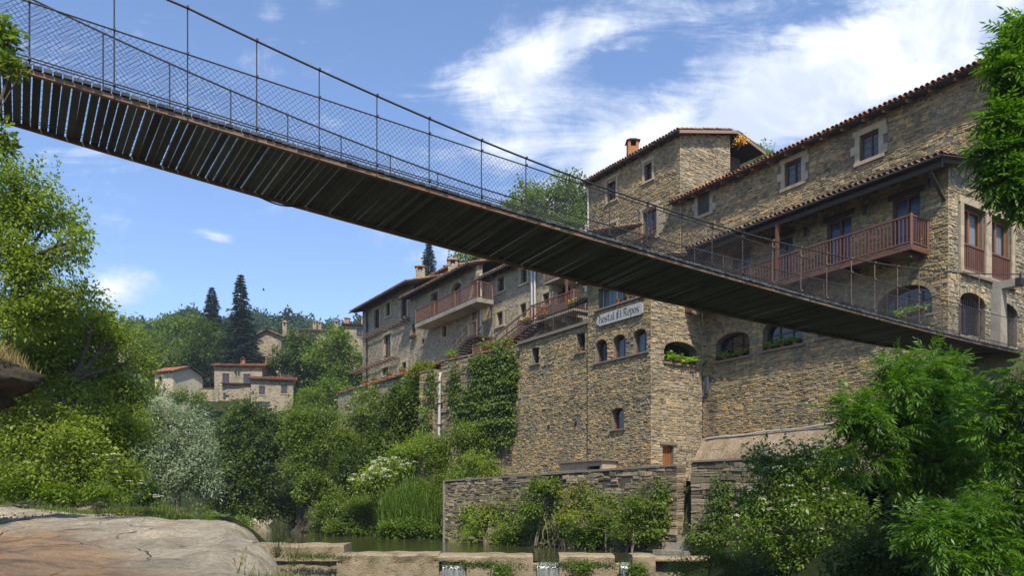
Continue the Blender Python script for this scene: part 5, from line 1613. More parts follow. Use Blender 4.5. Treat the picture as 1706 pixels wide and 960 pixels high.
# ------------------------------------------------------------ retaining wall, pillar and parapet below the row
P1 = at(868, 700, 45.6); P2 = at(736, 700, 51.0)
dW = (P2.xy - P1.xy).normalized(); nW = Vector((-dW.y, dW.x)); nW = nW if nW.y < 0 else -nW
FW1 = Frame(P1.xy, dW, nW); LW1 = (P2.xy - P1.xy).length
ret = thing('retaining_wall', 'high stone retaining wall hung with dark ivy below the wooden staircase', 'wall', FW1.P(LW1 / 2, 4))
masonry(ret, FW1, [(-.6, 1.5), (LW1, 1.5), (LW1, 9.35), (-.6, 9.35)], [], (M_mortar_dark, M_stone_dark, M_void), row=(.09, .19), wid=(.18, .55), out=(.02, .08))
mb = MB(); FW1.box(mb, -.6, LW1 + .1, 9.353, 9.43, -.5, .1); mb.build('coping', M_tile_old, ret)
pil = thing('stone_pillar', 'broad stone buttress at the corner of the ivy-covered retaining wall', 'wall', FW1.P(LW1 + .7, 4))
FP = Frame(FW1.P(LW1 + .15, 0, .55).to_2d(), dW, nW)
masonry(pil, FP, [(-.0, 1.5), (1.75, 1.5), (1.45, 8.75), (0.0, 8.75)], [], (M_mortar_dark, M_stone, M_void), row=(.09, .19), wid=(.18, .5), out=(.02, .07))
FPs = Frame(FP.P(0, 0).to_2d(), -nW, -dW)
masonry(pil, FPs, [(0, 1.5), (.6, 1.5), (.6, 8.75), (0, 8.75)], [], (M_mortar_dark, M_stone, M_void), name='side', row=(.09, .19), wid=(.18, .5))
mb = MB(); FP.box(mb, -.02, 1.5, 8.753, 8.85, -.9, .08); mb.build('coping', M_slate, pil)
pp = thing('white_drainpipe', 'tall white drainpipe running down between the buttress and the ivy wall', 'pipe', FW1.P(LW1 - .05, 5, .15))
mb = MB(); mb.tube([FW1.P(LW1 - .0, 8.6, .13), FW1.P(LW1 - .02, 8.3, .2), FW1.P(LW1 + .05, 4.2, .2)], .095, 9); mb.build('pipe', M_zinc, pp)
mb = MB(); mb.tube([FW1.P(LW1 - .0, 8.6, .13), FW1.P(LW1 - .0, 8.62, -.3)], .095, 9); mb.build('pipe_elbow', M_zinc, pp)
for z in (5.2, 6.6, 8.0):
    mb = MB(); FW1.box(mb, LW1 - .12, LW1 + .13, z, z + .05, 0, .32); mb.build('clamp', M_iron, pp)
P3 = at(738, 700, 51.6); P4 = at(563, 700, 66)
dP = (P4.xy - P3.xy).normalized(); nP = Vector((-dP.y, dP.x)); nP = nP if nP.y < 0 else -nP
FP3 = Frame(P3.xy, dP, nP); LP3 = (P4.xy - P3.xy).length
par = thing('parapet_wall', 'low rubble parapet with clay tile coping before the far end of the row', 'wall', FP3.P(LP3 / 2, 8))
masonry(par, FP3, [(0, 6.0), (LP3, 6.0), (LP3, 9.35), (0, 9.35)], [], MR, stones=False)
mb = MB(); tiles(mb, FP3.P(0, 9.33, .12), Vector((dP.x, dP.y, 0)), Vector((-nP.x, -nP.y, .35)).normalized(), LP3, .5); mb.build('coping', M_tile, par)
# terrace ground behind the retaining wall
mb = MB(); q = [FW1.P(-.7, 9.30, -.02), FW1.P(LW1 + .1, 9.30, -.02), FP3.P(LP3, 9.30, -.02), FH.P(s11, 9.30, 0), FH.P(s30, 9.30, 0), FTe.P(LT, 9.30, -1)]
mb.add(q, [(0, 1, 2, 3, 4, 5)]); tag(mb.build('terrace', M_concrete, loc=FW1.P(2, 9.3, -1)), kind='structure')


# ------------------------------------------------------------ potted plants
def pot_plant(name, label, c, leafm, pot_r=.13, pot_h=.2, spread=.32, height=.35, leaf=.14, n=70, box=None, flowers=None, seed=1, group=None, fr=None, lw=.75, potm=None):
    c = Vector(c); t = thing(name, label, 'plant', c, group); m = MB()
    if box:
        L_, W_, H_ = box; e = Vector((fr.d.x, fr.d.y, 0)); nn = Vector((fr.n.x, fr.n.y, 0))
        b = [c + e * sx * L_ / 2 + nn * sy * W_ / 2 for sx, sy in ((-1, -1), (1, -1), (1, 1), (-1, 1))]
        b2 = [c + (p - c) * 1.12 + Z3 * H_ for p in b]; m.hexa(b + b2); m.build('planter', potm or M_wood_dark, t); top = H_
    else:
        m.lathe(c, [(pot_r * .68, 0), (pot_r * .95, pot_h * .8), (pot_r * 1.1, pot_h * .8), (pot_r * 1.1, pot_h), (pot_r * .9, pot_h), (pot_r * .85, pot_h * .9)], 12)
        m.build('pot', potm or M_terra, t); top = pot_h
    R = np.random.RandomState(seed); g = MB()
    e = np.array([fr.d.x, fr.d.y, 0]) if fr else np.array([1, 0, 0]); LL = (box[0] / 2 if box else 0)
    o = np.array(c) + np.array([0, 0, top * .9]) + e * R.uniform(-LL, LL, n)[:, None]
    d = unit(R.normal(size=(n, 3)) + np.array([0, 0, .7])); d[:, 2] = np.abs(d[:, 2]) * .9
    rr = R.uniform(.35, 1.05, n)[:, None]
    P = o + d * np.array([spread, spread, height]) * rr
    A = unit(d * np.array([1, 1, .2]) + np.array([0, 0, -.35]) + R.normal(size=(n, 3)) * .3); N = unit(np.array([0, 0, .9]) + d * .4 + R.normal(size=(n, 3)) * .35)
    g.quads(leaf_quads(P, A, N, leaf * R.uniform(.6, 1.25, n), leaf * lw * R.uniform(.8, 1.2, n)))
    for i in range(0, n, 4): g.tube([o[i], (o[i] + P[i]) / 2 + np.array([0, 0, .03]), P[i]], .005, 3)
    g.build('leaves', leafm, t)
    if flowers:
        g = MB(); k = flowers[1]; d = unit(R.normal(size=(k, 3))); d[:, 2] = np.abs(d[:, 2])
        P = np.array(c) + np.array([0, 0, top]) + e * R.uniform(-LL, LL, k)[:, None] + d * np.array([spread, spread, height]) * 1.05
        g.quads(leaf_quads(P, unit(R.normal(size=(k, 3))), unit(R.normal(size=(k, 3))), np.full(k, .07), np.full(k, .06))); g.build('flowers', flowers[0], t)
    return t


def sill_row(fr, h, n, lab, leafm=M_terra, leaf=.19, seed=0, spread=.36, o=-.02, grp=None, height=.30):
    for i in range(n):
        a = h[0] + (h[1] - h[0]) * (i + .6) / (n + .2); z = h[2] + .002
        pot_plant('potted_plant', lab if isinstance(lab, str) else lab[i], fr.P(a, z, o), L_pot, .13, .19, spread, height, leaf, 60, seed=seed + i, fr=fr, group=grp)


sill_row(FF, hfa, 3, ['broad-leaved pot plant in inn bay arch, leftmost of the three in that arch'[:0] + 'broad-leaved pot plant in the arch of the inn bay, at its right', 'broad-leaved pot plant in the middle of the arch of the inn bay', 'broad-leaved pot plant in the arch of the inn bay, at its left'][::-1], seed=10, spread=.34, leaf=.22, height=.36)
sill_row(FR, ha, 2, ['leafy pot plant in the arched window next to inn bay, right pot', 'leafy pot plant in the arched window next to inn bay, left pot'], seed=20)
sill_row(FR, hb, 3, ['leafy pot plant in second arched window from inn bay, right pot', 'leafy pot plant in second arched window from inn bay, middle pot', 'leafy pot plant in second arched window from inn bay, left pot'], seed=30)
sill_row(FR, hc, 2, ['leafy pot plant in the arched window half hidden by bridge, right pot', 'leafy pot plant in the arched window half hidden by bridge, left pot'], seed=40, height=.2)
sill_row(FR, hBig, 3, ['leafy pot plant in the wide arched window behind bridge netting, right pot', 'leafy pot plant in the wide arched window behind bridge netting, middle pot', 'leafy pot plant in the wide arched window behind bridge netting, left pot'], seed=50, leaf=.22)
p = FB.hit(1027, 496, 0); 
for k, (x, lab) in enumerate(((1030, 'pinkish terracotta pot on inn top window sill beside white frame'), (1047, 'small red pot with leaves in the inn top window'), (1060, 'trailing pot plant at right end of inn top window'))):
    a = FB.hit(x, 495)[0]; pot_plant('potted_plant', lab, FB.P(a, htop[2] + .002, .0), L_pot, .11, .2, .16, .2, .09, 40, seed=60 + k)
a = FTe.hit(968, 580)[0]; pot_plant('potted_plant', 'terracotta pot in the square window under the iron railing', FTe.P(a, hh[1][2] + .002, .02), L_mid, .12, .2, .2, .24, .09, 50, seed=64)
for k, (x, y, o, zz, lab, fl) in enumerate(((878, 541, .1, zTe_ + 1.05, 'yellow-flowered planter box at left end of iron railing', M_flower_y), (903, 533, .1, zTe_ + 1.05, 'red and yellow flower box on top of the iron railing', M_flower_r),
        (955, 519, .1, zTe_ + 1.1, 'leafy planter box under the wooden post on iron railing', M_flower_y), (971, 510, .1, zTe_ + 1.15, 'leafy planter box at right end of iron railing by the inn', None),
        (903, 562, -.3, zTe_ + .17, 'low planter behind iron railing on the terrace floor, left one', None), (961, 545, -.3, zTe_ + .17, 'low planter behind iron railing on the terrace floor, right one', None))):
    a = FTe.hit(x, y, o)[0]; pot_plant('planter_box', lab, FTe.P(a, zz, o), L_bright, box=(.62, .2, .18), fr=FTe, spread=.22, height=.25, leaf=.09, n=90, seed=70 + k, flowers=(fl, 25) if fl else None, lw=.5)
p = FT.hit(1083, 398, .05); pot_plant('planter_box', 'red flower box under the blue-curtained window of tall house', FT.P(p[0], ht[2][2] - .1, .22), L_mid, box=(.9, .18, .16), fr=FT, spread=.2, height=.2, leaf=.08, n=90, seed=80, flowers=(M_flower_r, 60), lw=.5)
p = FM.hit(689, 558, .1); pot_plant('planter_box', 'dark planter with flowers under small window of the middle row house', FM.P(p[0], hw2[3][2] - .35, .2), L_mid, box=(.8, .2, .2), fr=FM, spread=.28, height=.25, leaf=.12, n=90, seed=81, flowers=(M_flower_r, 14), lw=.5)
for k, (x, lab, lm) in enumerate(((748, 'bushy light green pot plant at foot of the open wooden staircase', L_pot), (805, 'bushy pot plant on ivy wall top right of wooden staircase', L_bright), (841, 'pot plant on ivy wall top by the red staircase', L_bright), (818, 'small pot on ivy wall top left of red staircase', L_mid))):
    a = FW1.hit(x, 590)[0]; pot_plant('potted_plant', lab, FW1.P(a, 9.435, -.2), lm, .2, .28, .5 if k < 3 else .25, .55 if k < 3 else .3, .2, 150, seed=85 + k, lw=.4)
for k, (x, lab) in enumerate(((606, 'terracotta pot on the tiled parapet, furthest left of the row of four'), (620, 'terracotta pot on tiled parapet, second from the left'), (645, 'terracotta pot on tiled parapet with red blooms, third from left'), (667, 'terracotta pot with leafy plant nearest the yellow bush on parapet'))):
    a = FP3.hit(x, 640)[0]; pot_plant('potted_plant', lab, FP3.P(a, 9.5, -.15), L_mid, .22, .32, .3, .35, .14, 70, seed=95 + k, flowers=(M_flower_r, 12) if k == 2 else None)

# ------------------------------------------------------------ suspension footbridge
CB = 11.0; VPX = 2900
t_ = (VPX - 853) / 1300; bd_d = Vector((t_, 1)).normalized(); bd_n = Vector((-bd_d.y, bd_d.x))
def b_hit(px, c):
    r = (px - 853) / 1300; Y = c / (r * bd_n.x + bd_n.y); return Y * (r * bd_d.x + bd_d.y), Y
near_e = [(0, 112), (100, 134), (190, 158), (305, 192), (400, 224), (500, 257), (640, 299), (770, 337), (900, 373), (1040, 412), (1170, 450), (1300, 487), (1400, 515), (1500, 541), (1600, 566), (1706, 590)]
far_e = [(0, 206), (100, 232), (240, 271), (370, 307), (500, 345), (620, 381), (700, 402), (800, 429), (900, 455), (1000, 478), (1100, 503), (1200, 524), (1300, 545), (1400, 563), (1500, 581), (1640, 603)]
WB = 0.17 * CB
def fitz(E, c, deg):
    S = []; Zs = []
    for x, y in E:
        s_, Y = b_hit(x, c); S.append(s_); Zs.append((842 - y) / 1300 * Y)
    return np.poly1d(np.polyfit(S, Zs, deg))
zn = fitz(near_e, CB, 4); zf = fitz(far_e, CB + WB, 3)
def BP(s_, c, z): return Vector((bd_d.x * s_ + bd_n.x * c, bd_d.y * s_ + bd_n.y * c, z))
SA, SB = -5.0, 24.6
def zdeck(s_, k):
    ss = max(s_, -0.6); z = zn(ss) * (1 - k) + zf(ss) * k
    if s_ < -.6: z += (zn(0) - zn(1)) * (-.6 - s_) * (1 - k) * 1 + (zf(0) - zf(1)) * (-.6 - s_) * k
    return z
br = thing('footbridge', 'hanging wooden footbridge with rusty rails and wire netting crossing overhead', 'bridge', BP(SB, CB + WB / 2, zdeck(SB, .5) - .2))
# planks: one deck surface of loose boards
mb = MB(); s_ = SA; X3 = Vector((bd_d.x, bd_d.y, 0)); N3 = Vector((bd_n.x, bd_n.y, 0))
while s_ < SB:
    wdt = rnd.uniform(.084, .094); gap_ = rnd.uniform(.006, .014) if s_ > 4.0 else rnd.uniform(.012, .022)
    o0 = -.035 - rnd.uniform(0, .02); o1 = WB + .02 + rnd.uniform(0, .02); dz = rnd.uniform(-.004, .004); sk = rnd.uniform(-.006, .006)
    def q(ds, o, top):
        k = o / WB; return BP(s_ + ds + (sk if o > .5 else 0), CB + o, zdeck(s_, k) + .042 + dz + (.042 if top else 0))
    mb.hexa([q(0, o0, 0), q(wdt, o0, 0), q(wdt, o1, 0), q(0, o1, 0), q(0, o0, 1), q(wdt, o0, 1), q(wdt, o1, 1), q(0, o1, 1)])
    s_ += wdt + gap_
mb.build('deck', M_plank, br)
NS = 60; SS = [SA + (SB - SA) * i / NS for i in range(NS + 1)]
for o, nm in ((0.0, 'edge_beam'), (WB, 'edge_beam')):
    mb = MB()
    for a, b in zip(SS[:-1], SS[1:]):
        k = o / WB; mb.hexa([BP(a, CB + o - .012, zdeck(a, k) - .02), BP(b - .002, CB + o - .012, zdeck(b, k) - .02), BP(b - .002, CB + o + .05 - .1 * (k > .5), zdeck(b, k) - .02), BP(a, CB + o + .05 - .1 * (k > .5), zdeck(a, k) - .02),
                             BP(a, CB + o - .012, zdeck(a, k) + .037), BP(b - .002, CB + o - .012, zdeck(b, k) + .037), BP(b - .002, CB + o + .05 - .1 * (k > .5), zdeck(b, k) + .037), BP(a, CB + o + .05 - .1 * (k > .5), zdeck(a, k) + .037)])
    mb.build(nm, M_rust, br)
# near railing
ncab = [(312, 15), (427, 68), (531, 118), (627, 160), (714, 197), (801, 235), (875, 266), (947, 294), (1014, 317), (1077, 338), (1134, 356), (1185, 372), (1236, 388), (1286, 402), (1417, 431), (1492, 444), (1621, 456)]
nmid = [(187, 50), (311, 91), (427, 130), (531, 163), (627, 196), (714, 224), (801, 252), (875, 277)]
zc_near = fitz(ncab, CB, 3); zm_near = fitz(nmid, CB, 2)
posts_px = [-115, 49, 190, 312, 427, 531, 627, 714, 801, 875, 947, 1014, 1077, 1134, 1185, 1236, 1286, 1333, 1376, 1417, 1456, 1494, 1530, 1565, 1598, 1630]
sp_all = [b_hit(x, CB)[0] for x in posts_px]
s801 = b_hit(801, CB)[0]; s875 = b_hit(875, CB)[0]
def zmidn(s_): return zm_near(s_) if s_ < s875 else max(zdeck(s_, 0) + .62, zm_near(s875) + (zdeck(s_, 0) - zdeck(s875, 0)))
def ztopn(s_):
    s2 = max(s_, b_hit(312, CB)[0]); z = zc_near(s2)
    if s_ < s2: z += (s2 - s_) * .11
    return z
mb = MB(); mb.tube([BP(a, CB - .02, ztopn(a)) for a in SS], .016, 7); mb.build('main_cable', M_steel, br)
mb = MB(); mb.tube([BP(a, CB - .02, zmidn(a)) for a in SS], .011, 5); mb.build('netting_cable', M_steel, br)
for dz_ in (.13, .165):
    mb = MB(); mb.tube([BP(a, CB - .03, zdeck(a, 0) + dz_) for a in SS], .009, 5); mb.build('lower_cable', M_steel, br)
for a in sp_all:
    mb = MB(); b0_, b1_ = BP(a, CB - .02, zdeck(a, 0) - .02), BP(a, CB - .02, ztopn(a)); mb.tube([b0_, b1_], .0095, 6)
    for z in (ztopn(a), zmidn(a), zdeck(a, 0) + .15): mb.beam(BP(a, CB - .045, z - .016), BP(a, CB - .045, z + .016), .035, .03, up=X3)
    mb.build('hanger_rod', M_rust if posts_px[sp_all.index(a)] > 1250 else M_steel, br)
# far railing
fr_px = [(172, 54), (283, 103), (385, 150), (480, 190), (569, 226), (651, 259), (730, 288), (800, 312)]
zc_far = fitz(fr_px, CB + WB, 2); sfar = b_hit(800, CB + WB)[0]; slope_f = zc_far(sfar) - zdeck(sfar, 1)
def ztopf(s_): return zc_far(s_) if s_ < sfar else zdeck(s_, 1) + slope_f + (s_ - sfar) * .012
mb = MB(); mb.tube([BP(a, CB + WB + .02, ztopf(a)) for a in SS], .014, 6); mb.build('main_cable', M_steel, br)
for dz_ in (.13, .165):
    mb = MB(); mb.tube([BP(a, CB + WB + .03, zdeck(a, 1) + dz_) for a in SS], .008, 5); mb.build('lower_cable', M_steel, br)
sf = [b_hit(x, CB + WB)[0] for x in (49, 172, 283, 385, 480, 569, 651, 730)]
stp = sf[-1] - sf[-2]
while sf[-1] < SB - 1: sf.append(sf[-1] + stp)
for a in sf:
    mb = MB(); mb.tube([BP(a, CB + WB + .02, zdeck(a, 1)), BP(a, CB + WB + .02, ztopf(a))], .011, 6)
    for z in (ztopf(a), zdeck(a, 1) + .15): mb.beam(BP(a, CB + WB + .02, z - .015), BP(a, CB + WB + .02, z + .015), .03, .03, up=X3)
    mb.build('hanger_rod', M_steel, br)
def netting(c, ztop_f, k, nm):
    mb = MB(); p = .078; n = int((SB - SA - 2) / p); r_ = .0026
    for i in range(n):
        for sg_ in (1, -1):
            a = SA + 1 + i * p; zb = zdeck(a, k) + .06; H = ztop_f(a) - zb
            pts = []
            m = 5
            for j in range(m + 1):
                b = a + sg_ * H * .95 * j / m; zz = zdeck(b, k) + .06; pts.append(BP(b, c + .004 * sg_ , zz + (ztop_f(b) - zz) * j / m))
            mb.tube(pts, r_, 3, cap=False)
    mb.build(nm, M_wire, br)
netting(CB - .035, zmidn, 0, 'wire_netting'); netting(CB + WB + .035, ztopf, 1, 'wire_netting')
# loose cable hanging beneath the deck
a0 = b_hit(432, CB + WB)[0]; a1 = b_hit(500, CB + WB)[0]
lp = [BP(a0 + (a1 - a0) * i / 10, CB + WB - .05, zdeck(a0, 1) - .02 - .06 * math.sin(math.pi * i / 10)) for i in range(11)]
mb = MB(); mb.tube(lp, .012, 6); mb.build('loose_cable', M_iron, br)
# concrete portal where the bridge lands
po = thing('bridge_portal', 'weathered concrete portal frame at the right landing of the footbridge', 'portal', BP(22.6, CB, zdeck(22.6, 0) - 1))
_s, _y = b_hit(1664, CB + WB + .3); pA = at(1664, 520, _y); pB = pA - N3 * 2.7
for p in (pA, pB):
    mb = MB(); z0, z1 = pA.z - 3.2, pA.z + .72
    mb.hexa([Vector((p.x, p.y, 0)) + X3 * a + N3 * b + Z3 * z for z, ww in ((z0, .30), (z1, .17)) for a, b in ((-ww, -.16), (ww, -.16), (ww, .16), (-ww, .16))]); mb.build('column', M_concrete, po)
mb = MB(); mb.beam(Vector((pA.x, pA.y, pA.z + .84)) + N3 * .12, Vector((pB.x, pB.y, pA.z + .84)) - N3 * .4, .32, .24); mb.build('crossbeam', M_concrete, po)
fl = thing('floodlight', 'small black floodlight under the crossbeam of the concrete portal', 'lamp', at(1700, 470, 24.6))
c = at(1700, 470, 24.2); mb = MB(); mb.beam(c - X3 * .16, c + X3 * .16, .16, .22); fb = mb.build('lamp_housing', M_iron, fl); mb = MB(); mb.beam(c, c + Z3 * .3, .04, .04, up=X3); mb.build('bracket', M_iron, fl)
landing = MB(); e0 = BP(SB - .4, CB - .5, 0); 
q = [BP(SB - .4, CB - .6, 0), BP(SB + 6, CB - .6, 0), BP(SB + 6, CB + 5, 0), BP(SB - .4, CB + 3.2, 0)]
zl = zdeck(SB, .5) + .05
landing.hexa([Vector((p.x, p.y, -2)) for p in q] + [Vector((p.x, p.y, zl)) for p in q]); 
ab = thing('bridge_abutment', 'stone abutment under the right end of the footbridge, behind ash leaves', 'abutment', (q[0].x, q[0].y, -2)); landing.build('masonry', M_stone_dark, ab)

# ------------------------------------------------------------ distant village
def box_house(name, label, px, py_base, Y, wpx, hpx, ang, depth=7, pitch=18, wins=(), mat=None, tm=None, gable_front=False, chims=(), over=.5, group=None, mono=False):
    """small far house: front wall seen from the river, gabled or mono-pitch tiled roof, windows as parts"""
    c = at(px, py_base, Y); L = wpx * Y / 1300; H = hpx * Y / 1300; a = math.radians(ang)
    d = Vector((math.cos(a), math.sin(a))); n = Vector((math.sin(a), -math.cos(a))); f = Frame(c.xy, d, n)
    t = thing(name, label, 'house', c, group); m = MB(); z0, z1 = c.z - 3, c.z + H; hl_ = []
    for (fx, fy, ww, wh_) in wins: hl_.append((fx * L - ww / 2, fx * L + ww / 2, c.z + fy * H - wh_ / 2, c.z + fy * H + wh_ / 2, 0))
    mat = mat or M_rubble_far; tp = math.tan(math.radians(pitch))
    rise = depth / 2 * tp
    if gable_front:
        rise = L / 2 * tp; panel(m, f, [(0, z0), (L, z0), (L, z1), (L / 2, z1 + rise), (0, z1)], hl_, vi=1)
    else: panel(m, f, rect(0, L, z0, z1), hl_, vi=1)
    for aa in (0, L):
        if gable_front: m.add([f.P(aa, z0), f.P(aa, z1), f.P(aa, z1, -depth), f.P(aa, z0, -depth)], [(0, 1, 2, 3)])
        elif mono: m.add([f.P(aa, z0), f.P(aa, z1), f.P(aa, z1 + depth * tp, -depth), f.P(aa, z0, -depth)], [(0, 1, 2, 3)])
        else: m.add([f.P(aa, z0), f.P(aa, z1), f.P(aa, z1 + rise, -depth / 2), f.P(aa, z1, -depth), f.P(aa, z0, -depth)], [(0, 1, 2, 3, 4)])
    m.add([f.P(0, z0, -depth), f.P(L, z0, -depth), f.P(L, z1, -depth), f.P(0, z1, -depth)], [(0, 1, 2, 3)])
    m.build('wall', [mat, M_void], t)
    D3 = Vector((d.x, d.y, 0)); I3 = Vector((-n.x, -n.y, 0)); cp = math.cos(math.radians(pitch)); sp2 = math.sin(math.radians(pitch))
    tm = tm or M_tile
    if gable_front:
        roof(t, f.P(-over, z1 - over * tp + .05, over), I3, D3 * cp + Z3 * sp2, depth + over, (L / 2 + over) / cp, tm, M_wood_dark, rafters=False)
        roof(t, f.P(L + over, z1 - over * tp + .05, over), I3, -D3 * cp + Z3 * sp2, depth + over, (L / 2 + over) / cp, tm, M_wood_dark, rafters=False)
    elif mono: roof(t, f.P(-over, z1 + .05 - over * tp, over), D3, I3 * cp + Z3 * sp2, L + 2 * over, (depth + over) / cp, tm, M_wood_dark, rafters=False)
    else:
        roof(t, f.P(-over, z1 - over * tp + .05, over), D3, I3 * cp + Z3 * sp2, L + 2 * over, (depth / 2 + over) / cp, tm, M_wood_dark, rafters=False)
        roof(t, f.P(-over, z1 - over * tp + .05, -depth - over), D3, -I3 * cp + Z3 * sp2, L + 2 * over, (depth / 2 + over) / cp, tm, M_wood_dark, rafters=False)
    for i, h in enumerate(hl_):
        window(t, f, h, M_wood if i % 2 == 0 else M_wood_old, 2, 2, rec=.12, glass=M_glass_dark, bar=.07)
        m = MB(); f.box(m, h[0] - .12, h[1] + .12, h[2] - .12, h[2] - .005, -.05, .08); m.build('sill', M_sand, t)
    for (fx, o, ww, hh_) in chims: q = f.P(fx * L, z1 + (rise if not mono else .5) * min(1, abs(o) / (depth / 2)) - .3, -abs(o)); chimney(t, q, ww * .8, hh_ * .85, M_rubble if hh_ != 1.6 else M_brick, M_tile_old)
    return t


box_house('village_house', 'two-storey stone house with two shuttered windows and red tile roof by the conifer', 357, 665, 108, 78, 55, 4, 7, 14, [(.24, .60, .95, 1.6), (.68, .60, .95, 1.6), (.24, .08, .7, 1.0)], chims=[(.5, 2.5, .8, 1.6)])
box_house('village_house', 'low stone house with slanting roof and two small windows in front of village', 418, 672, 105, 68, 40, 14, 6, 12, [(.26, .55, .8, 1.2), (.78, .62, .8, 1.2), (.3, -.05, 1.6, .8)], mono=True)
box_house('village_lean_to', 'small lean-to with a tiled roof between the two village houses', 376, 668, 108, 46, 28, 10, 5, 12, [(.3, .3, .8, .8)], mono=True)
box_house('village_house', 'cream plastered house with bright red tile roof left of village', 258, 648, 100, 40, 27, -22, 5, 20, [(.3, .55, .5, .7)], mat=M_plaster, tm=M_tile_red)
box_house('village_house', 'tall stone gable house with small chimney behind the conifer', 424, 612, 116, 46, 50, -6, 9, 24, [(.3, .2, .8, 1.4), (.7, .55, .5, .6)], gable_front=True, chims=[(.85, 3, .8, 3.2)], tm=M_tile_old)
box_house('village_barn', 'low dark roofed stone barn right of the gable house in village', 470, 585, 120, 46, 18, 8, 7, 16, [(.5, .5, .5, .6)], tm=M_tile_old, chims=[(.1, 3, .8, 1.8), (.45, 3, .8, 1.8)])
box_house('village_house', 'long roofed house on the hill crest with row of white chimneys', 502, 575, 124, 66, 24, 10, 8, 14, [(.25, .7, .7, .8), (.7, .7, .7, .8)], tm=M_tile_old, chims=[(.3, 3, .7, 2.2), (.42, 3.4, .7, 2.0), (.85, 3, .8, 2.4)])
box_house('village_house', 'dark roofed house with brick and white chimneys beside the row end', 574, 585, 114, 44, 44, 12, 7, 12, [(.55, .72, .8, 1.3)], tm=M_tile_old, chims=[(.1, 2, .9, 1.6), (.75, 2.2, 1.0, 2.0)])
box_house('village_ruin', 'short pale stone wall house half hidden in trees at far left', 196, 580, 124, 24, 16, 0, 6, 10, [(.5, .5, .5, .6)], tm=M_tile_old)
box_house('dark_gabled_house', 'dark gable peeping over the left tree crown', 150, 548, 60, 12, 16, 5, 3, 30, [(.5, .3, .7, .9)], tm=M_slate)
fw = thing('garden_fence', 'thin metal fence on the terrace wall between cream house and stone house', 'fence', at(340, 640, 108))
railing(fw, [at(322, 645, 106), at(350, 645, 108)], 1.3, M_iron, .3, .04, .08, name='rail_frame')
gw = thing('garden_wall', 'low stone garden wall left of the two-storey village house', 'wall', at(330, 655, 104))
mb = MB(); q = Frame(at(300, 655, 103).xy, (1, .2), (.2, -1)); q.box(mb, 0, 4.8, at(0, 668, 103).z, at(0, 648, 103).z, -.4, 0); mb.build('masonry', M_rubble_far, gw)

# ------------------------------------------------------------ far wood (one mass) on the hills
R0 = np.random.RandomState(21)
def tree_blob(n, seed, leaf=.62):
    R = np.random.RandomState(seed); lobes = [((0, 0, 3.2), (2.2, 2.2, 2.6))] + [((R.uniform(-1.6, 1.6), R.uniform(-1.6, 1.6), R.uniform(1.6, 5.2)), (1.3, 1.3, 1.2)) for _ in range(5)]
    m = MB(); crown(m, lobes, leaf, .6, n, .75, 12, seed, .5, .85); return m.np[0][0]
protos = [tree_blob(.55, 300 + i) for i in range(4)]
mb = MB(); cnt = 0
def px_of(x, y, z): return 853 + 1300 * x / y, 842 - 1300 * z / y
for _ in range(9000):
    if cnt > 640: break
    y = R0.uniform(134, 300); x = R0.uniform(-.62, -.14) * y
    z = th(x, y); X, Yp = px_of(x, y, z + 4)
    if not (170 < X < 640): continue
    a = protos[R0.randint(4)]; s_ = R0.uniform(.8, 1.45) * (1 + (y - 134) / 420); t = R0.uniform(0, 6.28); c, s2 = math.cos(t), math.sin(t)
    b = a.copy(); b[..., 0] = (a[..., 0] * c - a[..., 1] * s2) * s_ + x; b[..., 1] = (a[..., 0] * s2 + a[..., 1] * c) * s_ + y; b[..., 2] = a[..., 2] * s_ * R0.uniform(.8, 1.25) + z - .5
    mb.quads(b); cnt += 1
tag(mb.build('hill_wood', L_far_hazy, loc=(-80, 200, 30)), 'distant mixed wood covering the rounded hill behind the village', 'wood', None, 'stuff')
mb = MB(); cnt = 0
for _ in range(9000):
    if cnt > 300: break
    s_ = R0.uniform(-5, 60); q = R0.uniform(16, 75); x = .57 + uu.x * s_ + vv.x * q; y = 49 + uu.y * s_ + vv.y * q
    z = th(x, y); X, Yp = px_of(x, y, z + 4)
    if not (700 < X < 1010) or y > 150: continue
    a = protos[R0.randint(4)]; k = R0.uniform(.7, 1.2); t = R0.uniform(0, 6.28); c, s2 = math.cos(t), math.sin(t)
    b = a.copy(); b[..., 0] = (a[..., 0] * c - a[..., 1] * s2) * k + x; b[..., 1] = (a[..., 0] * s2 + a[..., 1] * c) * k + y; b[..., 2] = a[..., 2] * k + z - .5
    if Yp < 262: continue
    mb.quads(b); cnt += 1
tag(mb.build('hillside_wood', L_mid, loc=(10, 90, 30)), 'dense wood on the steep slope right behind the row of houses', 'wood', None, 'stuff')

# ------------------------------------------------------------ trees on the slopes, one by one
def T(name, label, spec, Y, mat, basepx, **kw):
    dep = kw.pop('depth', .8); lb = pxlobes(spec, Y, dep); b = at(basepx[0], basepx[1], Y)
    return tree(name, label, b, lb, mat, **kw)

